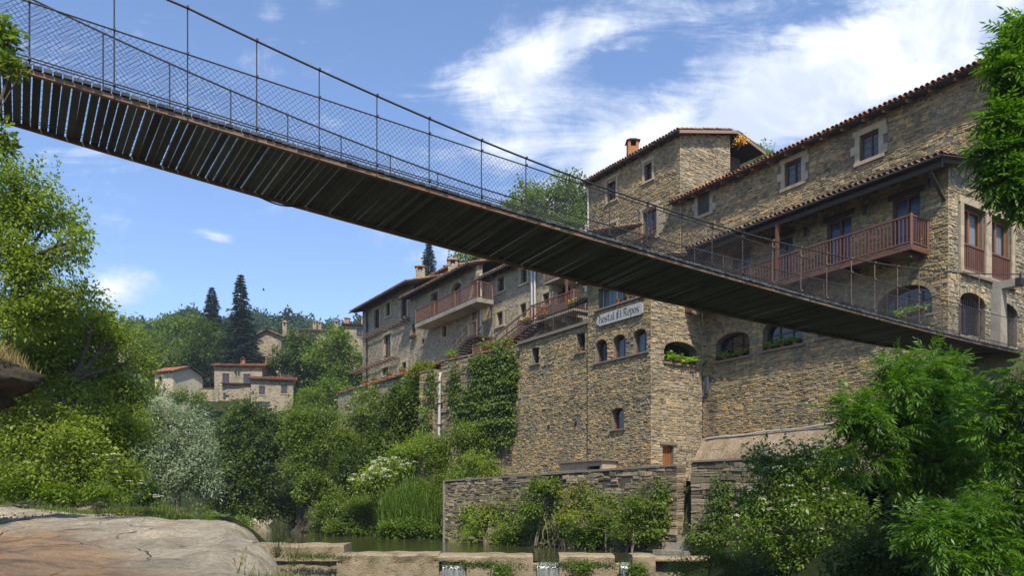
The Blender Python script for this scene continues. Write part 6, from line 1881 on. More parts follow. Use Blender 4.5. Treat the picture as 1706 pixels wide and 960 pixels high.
T('broadleaf_tree', 'pale green rounded tree behind the cream house, left in the village', [(262, 560, 34, 42), (300, 590, 30, 36), (270, 610, 36, 26), (235, 590, 24, 30)], 122, L_mid, (265, 650), leaf=.42, density=.42, sub_r=.9, per=30, seed=31, trunk_r=.35, twigs=20)
T('broadleaf_tree', 'small green tree in front of the cream house wall', [(262, 648, 16, 14), (300, 662, 22, 12), (330, 660, 14, 10)], 94, L_mid, (285, 690), leaf=.3, density=.5, sub_r=.6, per=34, seed=42, trunk_r=.2, twigs=12)
T('broadleaf_tree', 'mid green broad tree left of the tall conifer in village', [(330, 560, 34, 36), (350, 600, 34, 28), (310, 615, 30, 22), (368, 575, 24, 30)], 122, L_dark, (335, 655), leaf=.42, density=.42, sub_r=.9, per=30, seed=32, trunk_r=.35, twigs=20)
T('broadleaf_tree', 'lighter green tree high on village slope above cream house', [(315, 540, 30, 18), (285, 545, 28, 18), (345, 550, 22, 14)], 132, L_mid, (312, 590), leaf=.45, density=.42, sub_r=.9, per=30, seed=33, trunk_r=.35, twigs=16)
T('broadleaf_tree', 'dense dark tree overlapping the gable house on its right', [(490, 590, 34, 34), (465, 610, 20, 20), (520, 600, 34, 32), (500, 560, 30, 22)], 112, L_dark, (495, 650), leaf=.4, density=.45, sub_r=.8, per=30, seed=34, trunk_r=.35, twigs=20)
T('broadleaf_tree', 'broad green tree against the far end of the row', [(560, 565, 36, 28), (585, 600, 24, 30), (540, 590, 30, 30), (570, 625, 26, 26)], 96, L_mid, (560, 665), leaf=.36, density=.45, sub_r=.8, per=30, seed=35, trunk_r=.35, twigs=20)
T('broadleaf_tree', 'vivid light green tree in front of the darker ones, above slope bushes', [(548, 640, 34, 34), (520, 670, 26, 24), (575, 665, 24, 26)], 80, L_bright, (548, 720), leaf=.26, density=.45, sub_r=.6, per=34, seed=36, trunk_r=.25, twigs=24)
T('broadleaf_tree', 'tree crown on slope seen above netting beside the tall block, large', [(915, 335, 55, 40), (880, 360, 40, 32), (950, 310, 36, 26), (965, 350, 30, 40)], 100, L_mid, (920, 520), leaf=.36, density=.5, sub_r=.8, per=34, seed=37, trunk_r=.4, twigs=20)
T('broadleaf_tree', 'bright tree crown just beneath the netting left of the tall block', [(900, 390, 60, 28), (955, 380, 30, 26), (850, 350, 20, 16)], 92, L_bright, (900, 520), leaf=.32, density=.5, sub_r=.7, per=34, seed=38, trunk_r=.4, twigs=20)
T('broadleaf_tree', 'green tree crown over the row roofs right of the small conifer', [(790, 428, 34, 17), (820, 432, 26, 12), (768, 436, 14, 10)], 84, L_mid, (795, 480), leaf=.3, density=.5, sub_r=.6, per=34, seed=39, trunk_r=.3, twigs=12)
T('broadleaf_tree', 'sparse small tree beyond the upper lodge roof', [(1275, 250, 16, 10), (1258, 254, 10, 8)], 85, L_mid, (1270, 300), leaf=.26, density=.3, sub_r=.5, per=26, seed=40, trunk_r=.2, twigs=20)
T('broadleaf_tree', 'deep green tree right of cream house, left of stone houses', [(335, 680, 20, 16), (385, 705, 28, 20)], 90, L_dark, (360, 740), leaf=.3, density=.5, sub_r=.6, per=34, seed=41, trunk_r=.3, twigs=20)
b = at(401, 610, 112); conifer('conifer', 'tall dark spruce standing in the middle of the village', (b.x, b.y, b.z - 2), 15.2, 3.7, 5, 36, .36, start=.05, per=150)
b = at(353, 560, 128); conifer('conifer', 'smaller dark spruce left of the tall village spruce', (b.x, b.y, b.z - 3), 11.0, 3.0, 6, 26, .40, per=120)
b = at(714, 470, 92); conifer('conifer', 'slim spruce rising behind the roofs of the row', (b.x, b.y, b.z - 3), 7.8, 2.0, 7, 26, .26, per=90)
b = at(742, 462, 92); conifer('conifer', 'short spruce right of the slim one behind the roofs', (b.x, b.y, b.z - 3), 4.4, 1.9, 8, 9, .26, per=70)

# ------------------------------------------------------------ left bank
T('alder_tree', 'tall airy tree with spreading branches against the sky on left', [(60, 330, 50, 55), (20, 300, 40, 60), (100, 360, 40, 26, 1), (125, 415, 36, 22), (60, 440, 60, 40), (20, 420, 50, 60), (105, 480, 45, 28), (40, 520, 60, 40), (130, 395, 26, 14, -1), (-30, 380, 60, 90), (30, 480, 60, 40, 1), (80, 520, 60, 34, 1), (20, 350, 36, 40, 1), (140, 490, 26, 18)], 19, L_oak, (-60, 860),
  leaf=.10, density=.78, sub_r=.30, per=30, seed=51, trunk_r=.10, twigs=160, flat=.3, shell=.6)
T('alder_tree', 'dense leafy tree filling the left bank below the airy one', [(90, 590, 70, 70), (150, 560, 55, 50, 1), (30, 620, 60, 80), (190, 620, 50, 60, 1.5), (140, 690, 70, 70), (60, 730, 70, 70), (200, 720, 45, 60, 1), (10, 740, 50, 60), (215, 660, 36, 40, 2), (240, 600, 18, 22, 2), (-60, 650, 70, 120), (60, 790, 60, 34, -1), (140, 785, 56, 36, -1), (205, 790, 36, 30), (10, 800, 50, 30, -1), (130, 740, 60, 40, -1), (60, 540, 70, 40, 1), (120, 530, 50, 34, 1), (170, 520, 24, 24), (200, 560, 30, 30, 1)], 21, L_oak, (110, 870),
  leaf=.10, density=.85, sub_r=.36, per=40, seed=52, trunk_r=.20, twigs=120, flat=.4)
T('alder_tree', 'dark shaded tree behind the dense leafy one at left', [(110, 690, 80, 110), (200, 740, 50, 80), (30, 640, 90, 110), (60, 540, 80, 60), (140, 580, 50, 50)], 27, L_dark, (130, 860), leaf=.17, density=.6, sub_r=.5, per=40, seed=53, trunk_r=.2, twigs=40)
T('willow_tree', 'silver-leaved willow bush on left bank of the river', [(272, 684, 30, 42), (300, 715, 46, 50), (330, 750, 30, 42), (270, 750, 42, 44), (310, 790, 45, 40), (250, 710, 22, 36), (345, 795, 20, 30), (265, 800, 42, 34), (240, 770, 24, 40)], 36, L_silver, (295, 868),
  leaf=.17, lw=.32, density=.8, sub_r=.42, per=46, seed=54, trunk_r=.09, trunks=4, twigs=160, flat=.5, bark=M_twig)
T('riverside_tree', 'dark green layered tree hanging over the far water', [(410, 694, 36, 28), (375, 735, 42, 40), (430, 740, 44, 46), (395, 790, 60, 44), (445, 800, 36, 40), (410, 840, 60, 26), (350, 800, 30, 40), (450, 705, 22, 26)], 60, L_dark, (400, 868),
  leaf=.24, density=.8, sub_r=.62, per=44, seed=55, trunk_r=.2, twigs=60, flat=.28)
T('riverside_tree', 'mixed green tree over the dark hollow on the right bank', [(515, 730, 40, 40), (545, 760, 34, 40), (495, 770, 26, 40), (540, 700, 30, 24), (560, 800, 24, 34), (500, 690, 24, 24), (575, 745, 24, 36)], 58, L_mid, (545, 850),
  leaf=.2, density=.6, sub_r=.5, per=40, seed=56, trunk_r=.16, twigs=90, flat=.4)
# ------------------------------------------------------------ shrubs of the right slope
def S(name, label, spec, Y, mat, basepx, **kw):
    kw.setdefault('cat', 'shrub'); kw.setdefault('trunk_r', .04); kw.setdefault('trunks', 3); kw.setdefault('twigs', 40); return T(name, label, spec, Y, mat, basepx, **kw)
S('elder_shrub', 'white-dotted dark shrub under the tiled parapet, high on slope', [(600, 690, 40, 34), (640, 720, 36, 34), (585, 730, 34, 30), (620, 660, 34, 22)], 60, L_mid, (605, 770), leaf=.2, density=.6, sub_r=.5, per=40, seed=61, blossoms=(M_flower_w, 26, .16, 0))
S('shrub', 'dark low shrub in the hollow left of the leaning stump', [(490, 820, 26, 30), (470, 845, 20, 20), (515, 800, 24, 20), (495, 862, 16, 14)], 66, L_dark, (490, 880), leaf=.2, density=.7, sub_r=.5, per=40, seed=75)
S('shrub', 'green scrub fringe on left bank under the layered dark tree', [(370, 872, 34, 14), (410, 872, 24, 10), (335, 868, 26, 16), (300, 866, 26, 16)], 44, L_mid, (360, 882), leaf=.15, density=.7, sub_r=.34, per=36, seed=76)
S('shrub', 'low dark shrub covering the right foot of leaning stump', [(545, 855, 24, 26), (560, 830, 22, 26), (535, 880, 18, 10)], 55, L_mid, (548, 892), leaf=.17, density=.7, sub_r=.4, per=40, seed=77)
S('shrub', 'dark overhanging shrub above the leaning stump', [(520, 805, 26, 22), (505, 825, 18, 14), (535, 825, 16, 16)], 57, L_mid, (525, 850), leaf=.18, density=.7, sub_r=.4, per=40, seed=78)
S('shrub', 'ragged lime green shrub left of the reed clump on the far slope', [(615, 845, 26, 20), (595, 835, 20, 18), (640, 825, 22, 16), (580, 850, 16, 16)], 52.5, L_lime, (612, 880), leaf=.15, density=.5, sub_r=.4, per=34, seed=79)
S('shrub', 'pale green shrub filling the gap between the ivy mound and feathery shrub', [(660, 735, 24, 18), (690, 725, 22, 14), (630, 755, 22, 16)], 52.8, L_lime, (662, 775), leaf=.16, density=.6, sub_r=.42, per=36, seed=80)
S('ivy_bush', 'dense dark ivy mound left of the stone buttress', [(680, 660, 34, 36), (655, 690, 36, 36), (690, 710, 26, 34), (650, 740, 40, 28), (700, 645, 20, 22)], 53, L_ivy, (670, 770), leaf=.18, lw=.8, density=.75, sub_r=.45, per=44, seed=62)
S('yellow_bush', 'golden yellow-green bush on top of the parapet end', [(710, 614, 18, 8), (695, 619, 14, 7), (722, 612, 8, 6)], 52.2, L_yellow, (708, 640), leaf=.13, density=.9, sub_r=.3, per=40, seed=63, lw=.7)
S('shrub', 'bright green shrub left of the stump by the water', [(500, 700, 26, 30), (520, 660, 18, 20)], 64, L_mid, (505, 745), leaf=.2, density=.6, sub_r=.5, per=40, seed=64)
S('elder_shrub', 'cream-flowered elder in the middle of the slope', [(640, 790, 40, 22), (665, 775, 28, 16), (610, 805, 28, 18)], 50, L_lime, (640, 840), leaf=.16, density=.75, sub_r=.4, per=40, seed=65, blossoms=(M_flower_w, 90, .17, 0))
S('shrub', 'pale green feathery shrub above the cream-flowered elder', [(700, 745, 34, 22), (735, 760, 30, 22), (668, 755, 22, 20)], 50.5, L_lime, (705, 800), leaf=.17, density=.65, sub_r=.4, per=40, seed=66, lw=.35)
S('shrub', 'weeping light green shrub left of the battered wall', [(790, 765, 32, 26), (820, 785, 26, 18), (770, 790, 30, 18)], 46.5, L_lime, (790, 812), leaf=.22, lw=.22, density=.65, sub_r=.4, per=40, seed=67, droop=.7)
S('shrub', 'dark green shrub at foot of retaining wall', [(770, 725, 44, 22), (730, 735, 30, 18), (815, 735, 34, 26)], 47.8, L_mid, (775, 775), leaf=.16, density=.65, sub_r=.4, per=40, seed=68)
S('shrub', 'dark rounded shrub between ivy mound and mixed tree', [(600, 760, 34, 30), (575, 780, 26, 26), (625, 750, 24, 20)], 56, L_dark, (600, 830), leaf=.18, density=.65, sub_r=.45, per=40, seed=69)
S('shrub', 'low lime green shrub behind the reed clump', [(720, 820, 34, 26), (690, 835, 34, 20), (735, 790, 18, 20)], 48.5, L_lime, (715, 860), leaf=.12, density=.7, sub_r=.35, per=44, seed=70, lw=.35)
S('shrub', 'leafy shrub at the waterline left of the river wall', [(690, 880, 26, 16), (655, 884, 26, 13), (715, 886, 14, 13)], 47.0, L_elder, (700, 905), leaf=.16, density=.8, sub_r=.3, per=40, seed=71)
S('shrub', 'light shrub at the waterline on left end of the grass bank', [(590, 860, 26, 26), (565, 878, 22, 16), (610, 880, 22, 16)], 51.5, L_mid, (590, 898), leaf=.15, density=.8, sub_r=.32, per=40, seed=72)
S('shrub', 'small bush at foot of the dense left tree', [(30, 812, 40, 16), (95, 820, 40, 13), (170, 822, 40, 12)], 19.5, L_bright, (80, 845), leaf=.085, density=.7, sub_r=.18, per=36, seed=73, trunk_r=.02)
S('shrub', 'grey-green bush in front of silver willow', [(200, 805, 40, 26), (245, 825, 30, 18)], 26, L_mid, (215, 855), leaf=.10, density=.7, sub_r=.24, per=36, seed=74, trunk_r=.02)

# ivy on the retaining wall (real leaves standing off the stones)
def ivy(name, label, fr, patches, n, leaf, mat, seed, o=.05, jit=.12):
    R = np.random.RandomState(seed); P = []
    for (px, py, rx, ry, w_) in patches:
        k = int(n * w_); r = np.sqrt(R.rand(k)) * (1 + .25 * R.normal(size=k)); t = R.uniform(0, 6.283, k)
        # clumps hanging in vertical strands
        X = px + rx * r * np.cos(t); Yp = py + ry * r * np.sin(t)
        X = X + 2.5 * np.sin(Yp * .35 + seed) + R.normal(size=k)
        for x, y in zip(X, Yp):
            a, z = fr.hit(x, y, o); P.append(fr.P(a, z, o))
    m = MB(); P = np.array(P); bump_ = .22 * np.abs(fbm(P[:, 0] * 2 + P[:, 1] * 2, P[:, 2] * 2.4, 1.0)); nn = np.array([fr.n.x, fr.n.y, 0])
    P = P + nn * bump_[:, None]
    scatter_leaves(m, P, nn, leaf, seed, .85, 0, jit)
    return tag(m.build(name, mat, loc=P.mean(0)), label, 'climber')
ivy('ivy', 'dark ivy curtain on the retaining wall beside the battered wing', FW1, [(835, 650, 26, 62, .34), (850, 620, 14, 34, .12), (790, 690, 22, 40, .16), (840, 710, 22, 30, .2), (810, 610, 26, 16, .10), (760, 650, 9, 46, .04), (800, 640, 14, 30, .04)], 15000, .17, L_ivy, 91)
ivy('ivy', 'ivy spilling over the white drainpipe side of the buttress', FP, [(722, 640, 10, 30, .5), (712, 700, 12, 34, .5)], 900, .15, L_ivy, 92, .08)

# growth on the river wall: several bushes rooted in the joints
S('wall_shrub', 'large leafy shrub sprouting over the coping in middle of river wall', [(905, 812, 28, 18, -.3), (888, 840, 24, 20, -.4), (928, 832, 20, 16)], 37.3, L_mid, (892, 900), leaf=.13, density=.62, sub_r=.26, per=34, seed=101, trunk_r=.03, twigs=60, bark=M_twig)
S('wall_shrub', 'yellowish leggy shrub at left part of river wall', [(800, 872, 17, 16), (814, 852, 12, 11), (785, 890, 12, 9)], 41.0, L_oak, (810, 908), leaf=.13, density=.55, sub_r=.26, per=30, seed=102, trunk_r=.03, twigs=60, bark=M_twig)
S('wall_shrub', 'dark tangled shrub near the right end of river wall', [(1062, 845, 22, 26), (1042, 880, 26, 20), (1075, 885, 20, 18)], 33.0, L_mid, (1050, 918), leaf=.11, density=.6, sub_r=.24, per=32, seed=103, trunk_r=.03, twigs=80, bark=M_twig)
S('wall_shrub', 'round dark shrub touching the water at middle of river wall', [(990, 892, 26, 20), (962, 888, 18, 16)], 34.9, L_elder, (985, 920), leaf=.14, density=.75, sub_r=.24, per=34, seed=104, trunk_r=.03)
S('wall_shrub', 'thin pale-leaved shrub on river wall between the big and dark shrubs', [(960, 830, 24, 24), (985, 815, 20, 16), (945, 855, 20, 18)], 35.8, L_yellow, (965, 870), leaf=.11, density=.36, sub_r=.26, per=22, seed=105, trunk_r=.025, twigs=60, bark=M_twig)
S('wall_shrub', 'leafy shrub on lower river wall between yellowish and large shrubs', [(850, 893, 20, 13), (832, 900, 14, 9)], 39.3, L_elder, (850, 915), leaf=.13, density=.7, sub_r=.24, per=34, seed=106, trunk_r=.03)
S('wall_shrub', 'sparse bramble tangle trailing along foot of river wall, left half', [(825, 885, 40, 16), (870, 880, 34, 22), (770, 895, 24, 12)], 39.2, L_oak, (830, 915), leaf=.10, density=.34, sub_r=.32, per=22, seed=107, trunk_r=.015, twigs=120, bark=M_twig)
S('wall_shrub', 'sparse bramble tangle hanging on the right half of river wall', [(1010, 850, 44, 24), (1060, 880, 44, 24), (960, 870, 30, 26)], 34.0, L_oak, (1010, 915), leaf=.10, density=.34, sub_r=.30, per=22, seed=108, trunk_r=.015, twigs=140, bark=M_twig)
rt = thing('bare_roots', 'pale bare roots hanging to the water from the yellowish wall shrub', 'roots', at(820, 900, 42)); m = MB(); r = random.Random(5)
for k in range(16): a = at(818 + r.uniform(-5, 5), 875 + r.uniform(-4, 4), 40.6); m.tube(limb_path(a, at(805 + 32 * r.random(), 912, 40.0), .25, 5, k), [.022, .02, .016, .013, .01, .007], 4)
m.build('root_bundle', M_twig, rt)
rt = thing('bare_roots', 'dead stems hanging down middle of river wall beside the round dark shrub', 'roots', at(925, 900, 37)); m = MB()
for k in range(12): a = at(930 + r.uniform(-22, 22), 862 + r.uniform(-10, 10), 36.8); m.tube(limb_path(a, at(925 + 60 * (r.random() - .5), 915, 36.3), .35, 5, k + 30), [.016, .014, .012, .01, .008, .005], 4)
m.build('root_bundle', M_twig, rt)
ivy('ivy', 'patchy climbers on left third of the river wall', FV, [(785, 870, 16, 30, .4), (805, 870, 26, 28, .35), (840, 860, 22, 30, .25)], 1500, .13, L_oak, 93, .08)
ivy('moss', 'dark moss and small ferns scattered on the middle of river wall', FV, [(870, 830, 60, 20, .4), (950, 820, 70, 20, .3), (1090, 820, 30, 24, .3)], 1500, .07, L_dark, 96, .06)
ivy('ivy', 'patchy climbers across the right half of river wall', FV, [(900, 880, 50, 26, .35), (1000, 860, 60, 40, .4), (1080, 870, 26, 34, .25), (1105, 850, 14, 44, .2)], 5200, .12, L_mid, 94, .08)
ivy('ivy', 'dark ivy on the short river wall beside the flowering elder', FV, [(1205, 860, 22, 60, .6), (1180, 900, 30, 30, .4)], 3600, .10, L_ivy, 95, .08)

# ------------------------------------------------------------ right bank: elder, ash
S('elder_shrub', 'large white-flowered elder at right below the pale rock footing', [(1290, 790, 46, 40), (1330, 770, 50, 36, .4), (1260, 840, 42, 36), (1310, 850, 60, 44), (1250, 890, 40, 30, -.5), (1370, 800, 50, 50, .5), (1330, 910, 60, 36), (1270, 760, 24, 20), (1400, 870, 50, 50)], 21, L_elder, (1310, 975),
  leaf=.125, density=.78, sub_r=.30, per=36, seed=111, trunk_r=.04, trunks=4, twigs=120, blossoms=(M_flower_w, 70, .10, 0), lw=.45, bark=M_twig)
S('shrub', 'low tangled shrub at the right end of the weir', [(1180, 930, 34, 22), (1140, 940, 24, 16), (1225, 935, 30, 24)], 23, L_mid, (1180, 975), leaf=.10, density=.6, sub_r=.22, per=30, seed=112, trunk_r=.02, lw=.4)
S('shrub', 'dark understorey shrub beneath the ash tree at bottom right', [(1500, 900, 90, 60), (1620, 880, 80, 70), (1420, 930, 60, 40), (1560, 800, 80, 50), (1690, 930, 60, 50)], 16, L_dark, (1520, 990), leaf=.11, density=.75, sub_r=.30, per=34, seed=113, trunk_r=.04)


def ash(name, label, lobes, base, n_per, L, seed, trunk_r=.1, sub_r=.32, density=.55, fall=.5, per=7):
    base = Vector(base); root = thing(name, label, 'tree', base); R = np.random.RandomState(seed)
    C, O = sprays(lobes, density, sub_r, n_per, seed, .8)
    keepz = np.ones(len(C), bool); C = C[keepz]; O = O[keepz]; n = len(C)
    T_ = unit(O * np.array([1, 1, .55]) + R.normal(size=(n, 3)) * .35 + np.array([0, 0, .25]))
    S_ = unit(np.cross(T_, [0, 0, 1.])); U = unit(np.cross(S_, T_))
    k = per; ang = np.linspace(0, 2 * math.pi, k, endpoint=False)[None] + R.uniform(0, 6, (n, 1))
    D = unit(T_[:, None] * 1.0 + S_[:, None] * np.cos(ang)[..., None] * 1.0 + U[:, None] * (np.sin(ang)[..., None] * .8) + R.normal(size=(n, k, 3)) * .15 + np.array([0, 0, -.12]))
    P = C[:, None] + T_[:, None] * (R.uniform(-.6, .1, (n, k, 1)) * sub_r) + D * .02
    Nn = unit(np.array([0, 0, 1.]) + U[:, None] * .6 + R.normal(size=(n, k, 3)) * .3 - D * .2)
    m = MB(); pinnate(m, P.reshape(-1, 3), D.reshape(-1, 3), Nn.reshape(-1, 3), L * R.uniform(.65, 1.2, n * k), seed)
    m.build('crown', L_ash, root)
    t = MB(); r = random.Random(seed); top = max(l[0][2] for l in lobes); cen = Vector((np.mean([l[0][0] for l in lobes]), np.mean([l[0][1] for l in lobes]), top * .7 + base.z * .3))
    tp = limb_path(base - Z3 * .4, cen, .12, 8, seed); t.tube(tp, [trunk_r * (1 - .75 * i / 8) for i in range(9)], 8)
    for j, (c, rr) in enumerate(lobes):
        q = tp[min(7, max(5 if seed == 123 else 1, int(8 * (c[2] - rr[2] - base.z) / max(.1, cen.z - base.z))))]; lp = limb_path(q, c, .2, 5, seed + j); t.tube(lp, [trunk_r * .42 * (1 - .8 * i / 5) + .008 for i in range(6)], 6)
        idx = np.where(np.linalg.norm((C - np.array(c)) / (np.array(rr) * 1.2), axis=1) < 1)[0]
        for i in r.sample(list(idx), min(14, len(idx))): t.tube(limb_path(lp[r.choice((2, 3, 4, 5))], Vector(C[i]), .22, 4, seed + int(i)), [.016, .013, .01, .007, .004], 4)
    t.build('trunk', M_bark, root); return root
ash('ash_tree', 'bushy ash tree with feathery leaves rising under the bridge end', pxlobes([(1545, 640, 55, 60), (1480, 680, 75, 60, -.2), (1590, 700, 80, 70, .3), (1450, 750, 60, 50, -.3), (1540, 770, 90, 60), (1640, 760, 70, 70, .4), (1500, 620, 30, 30), (1430, 690, 36, 40, -.4), (1580, 620, 40, 40, .3)], 13.5, .8),
    at(1560, 1010, 13.8), 7, .34, 121, .09, .28, .66)
ash('ash_tree', 'second ash tree at the right frame edge, nearer and lower', pxlobes([(1670, 700, 60, 60), (1700, 640, 50, 50), (1690, 800, 60, 70), (1640, 880, 70, 60, -.3), (1560, 890, 70, 50, -.3), (1740, 900, 80, 80), (1650, 950, 80, 50, -.5), (1760, 720, 60, 100)], 10.5, .8),
    at(1700, 1060, 10.9), 7, .30, 122, .08, .25, .62)
ash('ash_tree', 'ash branches hanging in from right above the french windows', pxlobes([(1688, 84, 20, 18), (1706, 50, 14, 16), (1676, 118, 16, 10), (1708, 160, 24, 18), (1668, 200, 24, 13), (1698, 222, 24, 18), (1656, 252, 18, 11), (1696, 285, 28, 16), (1672, 302, 18, 11), (1704, 325, 16, 12), (1775, 200, 44, 130), (1880, 120, 80, 110, .6), (1900, 340, 90, 100, .8), (2010, 230, 90, 140, 1.0)], 9.0, .8),
    at(2250, 1100, 10.5), 7, .29, 123, .10, .27, .42)
T('alder_tree', 'thin leafy twigs reaching in at upper left corner under bridge deck edge', [(4, 40, 10, 16), (8, 66, 12, 9), (0, 98, 12, 8), (18, 104, 8, 4), (0, 225, 10, 14), (10, 240, 10, 7), (-50, 150, 30, 80)], 8.2, L_mid, (-420, 900), leaf=.075, density=.22, sub_r=.10, per=10, seed=124, trunk_r=.022, twigs=40)

# ------------------------------------------------------------ grass, weeds, flowers
def on_ground(n, xr, yr, seed, cond=None, dz=0.0):
    R = np.random.RandomState(seed); x = R.uniform(*xr, n); y = R.uniform(*yr, n); z = terrain(x, y) + dz
    k = z > -2.05
    if cond is not None: k &= cond(x, y)
    return np.stack([x[k], y[k], z[k]], 1)
def gtag(m, name, lab, mat, loc): return tag(m.build(name, mat, loc=loc), lab, 'grass', None, 'stuff')
m = MB(); P = on_ground(60000, (-24, -2), (13, 34), 201, lambda x, y: (y > 22.4) | (x / y > -.44)); blades(m, P, .30, .022, 1, .45); gtag(m, 'bank_grass', 'green grass covering left river bank behind the slabs', L_grass, (-12, 20, -.5))
m = MB(); P = on_ground(34000, (-13, 3), (46, 58), 202, lambda x, y: (853 + 1300 * x / y > 540) & (853 + 1300 * x / y < 790) & (vnoise(x, y, .9, 5) + .5 * vnoise(x, y, 2.3, 6) > -.1)); blades(m, P[::2], .55, .045, 2, .6); blades(m, P[1::2], .95, .045, 22, .4); gtag(m, 'tall_grass', 'tall bright grass on the slope at far waterline', L_lime, (-6, 50, 0))
m = MB(); P = on_ground(30000, (-13, 3), (46, 60), 204, lambda x, y: (853 + 1300 * x / y > 520) & (853 + 1300 * x / y < 850)); blades(m, P, .6, .04, 12, .5); gtag(m, 'slope_grass', 'mid green grass and weeds mixed through the far slope', L_mid, (-6, 50, 1))
b = at(690, 870, 48); RR = np.random.RandomState(9); r = np.sqrt(RR.rand(5200)); t = RR.uniform(0, 6.28, 5200)
P = np.stack([b.x + 2.3 * r * np.cos(t), b.y + .5 + 1.3 * r * np.sin(t), -1.6 + 1.6 * (1 - r) + RR.rand(5200) * 1.3], 1); m = MB(); blades(m, P[::2], 1.2, .05, 3, .4); blades(m, P[1::2], .8, .05, 33, .7)
tag(m.build('reed_clump', L_elder, loc=(b.x, b.y, -1.5)), 'rounded clump of upright blue-green reeds left of the river wall', 'reeds')
m = MB(); P = on_ground(30000, (-9, 1), (12, 27.4), 203, lambda x, y: x > -.335 * y + .1); P[:, 2] += 0; blades(m, P[::2], .30, .02, 4, .7); gtag(m, 'dry_grass', 'straw-coloured dry grass between the big slab and the weir', L_dry, (-4, 18, -1.5))
m = MB(); blades(m, P[1::3], .24, .02, 5, .5); gtag(m, 'weir_grass', 'green weeds mixed in the dry grass by the weir', L_grass, (-4, 18, -1.5))
# grass in the cracks and along the edge of the near slab
def strip(pts, n, w_, seed): 
    R = np.random.RandomState(seed); out = []
    for _ in range(n):
        k = R.randint(len(pts) - 1); t = R.rand(); a, b = pts[k], pts[k + 1]; p = a.lerp(b, t); out.append((p.x + R.normal() * w_, p.y + R.normal() * w_, p.z - .02))
    return np.array(out)
cr = [at(60, 880, 13.3), at(150, 876, 13.2), at(220, 868, 13.4), at(262, 862, 13.6), at(330, 868, 14.0)]
m = MB(); blades(m, strip(cr, 2200, .14, 11), .08, .012, 6, .5); gtag(m, 'crack_grass', 'grass strip in crack between the near and middle slabs', L_grass, (-7, 13.4, -.4))
cr = [at(60, 846, 17.8), at(150, 856, 17.0), at(200, 852, 17.3), at(290, 850, 17.6)]
m = MB(); blades(m, strip(cr, 2200, .16, 12), .10, .014, 7, .5); gtag(m, 'crack_grass', 'grass strip between the middle and furthest slabs', L_grass, (-10, 17.4, -.4))
cr = [at(375, 962, 6.2), at(420, 966, 6.1), at(455, 960, 6.3), at(480, 965, 6.4)]
m = MB(); blades(m, strip(cr, 700, .10, 13) - np.array([0, 0, .06]), .11, .008, 8, .45); gtag(m, 'edge_grass', 'fine green grass at bottom edge in front of near slab', L_grass, (-2, 6.2, -.6))
ms = MB(); RR = np.random.RandomState(4); P = np.array(at(28, 878, 12.0)) + RR.normal(size=(1400, 3)) * (.28, .3, .07); P[:, 2] = np.maximum(P[:, 2], -.5)
ms.quads(leaf_quads(P, unit(RR.normal(size=P.shape) + [0, 0, .3]), unit(RR.normal(size=P.shape) * .5 + [0, 0, 1]), np.full(1400, .045), np.full(1400, .03)))
wp = thing('wild_plant', 'low blue-green cushion plant with purple bloom at left rim of near slab', 'plant', at(28, 885, 12)); ms.build('leaves', L_mid, wp)
ms = MB(); P = np.array(at(6, 872, 11.9)) + RR.normal(size=(60, 3)) * .035; ms.quads(leaf_quads(P, unit(RR.normal(size=P.shape)), unit(RR.normal(size=P.shape)), np.full(60, .04), np.full(60, .03))); ms.build('flowers', M_flower_p, wp)
wp = thing('wild_plant', 'tiny yellow-flowered tuft on the far rim of near slab', 'plant', at(210, 858, 13.4)); ms = MB(); P = np.array(at(210, 856, 13.3)) + RR.normal(size=(130, 3)) * (.10, .1, .04); ms.quads(leaf_quads(P, unit(RR.normal(size=P.shape)), unit(RR.normal(size=P.shape)), np.full(130, .022), np.full(130, .018))); ms.build('flowers', M_flower_y, wp)
ms = MB(); blades(ms, np.array(at(210, 862, 13.3)) + RR.normal(size=(200, 3)) * (.12, .1, .01), .14, .012, 4); ms.build('leaves', L_grass, wp)


def umbel(label, px, py, Y, h, seed, heads=4):
    b = at(px, py, Y); t = thing('umbel_flower', label, 'flower', b); r = random.Random(seed); R = np.random.RandomState(seed); s_ = MB(); f = MB(); lv = MB(); top = b + Vector((r.uniform(-.1, .1), 0, h * .55))
    s_.tube([b, (b + top) / 2 + Vector((.03, 0, 0)), top], [.012, .01, .007], 5)
    for k in range(heads):
        e = top + Vector((r.uniform(-.28, .28), r.uniform(-.15, .15), h * r.uniform(.25, .45))); s_.tube([top - Z3 * h * .1 * k, (top + e) / 2 + Vector((0, 0, -.04)), e], [.007, .005, .004], 4)
        m_ = 60; th_ = R.uniform(0, 6.28, m_); ra = .055 * np.sqrt(R.rand(m_)); P = np.array(e) + np.stack([np.cos(th_) * ra, np.sin(th_) * ra, .02 - ra * ra * 2], 1)
        f.quads(leaf_quads(P, unit(R.normal(size=(m_, 3)) * [1, 1, .2]), unit(R.normal(size=(m_, 3)) * .3 + [0, 0, 1]), np.full(m_, .03), np.full(m_, .03)))
    for k in range(4):
        z = b + (top - b) * (.15 + .2 * k); d = Vector((r.uniform(-1, 1), r.uniform(-1, 1), .1)).normalized(); n = 40; u = R.rand(n)
        P = np.array(z) + np.array(d) * u[:, None] * .4 + R.normal(size=(n, 3)) * (.05, .05, .02); lv.quads(leaf_quads(P, unit(np.array(d) + R.normal(size=(n, 3)) * .5), unit(R.normal(size=(n, 3)) * .3 + [0, 0, 1]), np.full(n, .08), np.full(n, .025)))
    s_.build('stem', L_grass, t); f.build('flower_head', M_flower_w, t); lv.build('leaves', L_bright, t)
umbel('tall white umbel on a branching stem before the silver willow, left one', 182, 825, 18.5, 1.0, 1, 5)
umbel('smaller white umbel plant right of the tall branching one', 215, 838, 18.8, .55, 2, 3)
umbel('low white umbel plant near the left bank weeds', 262, 850, 18, .35, 3, 3)
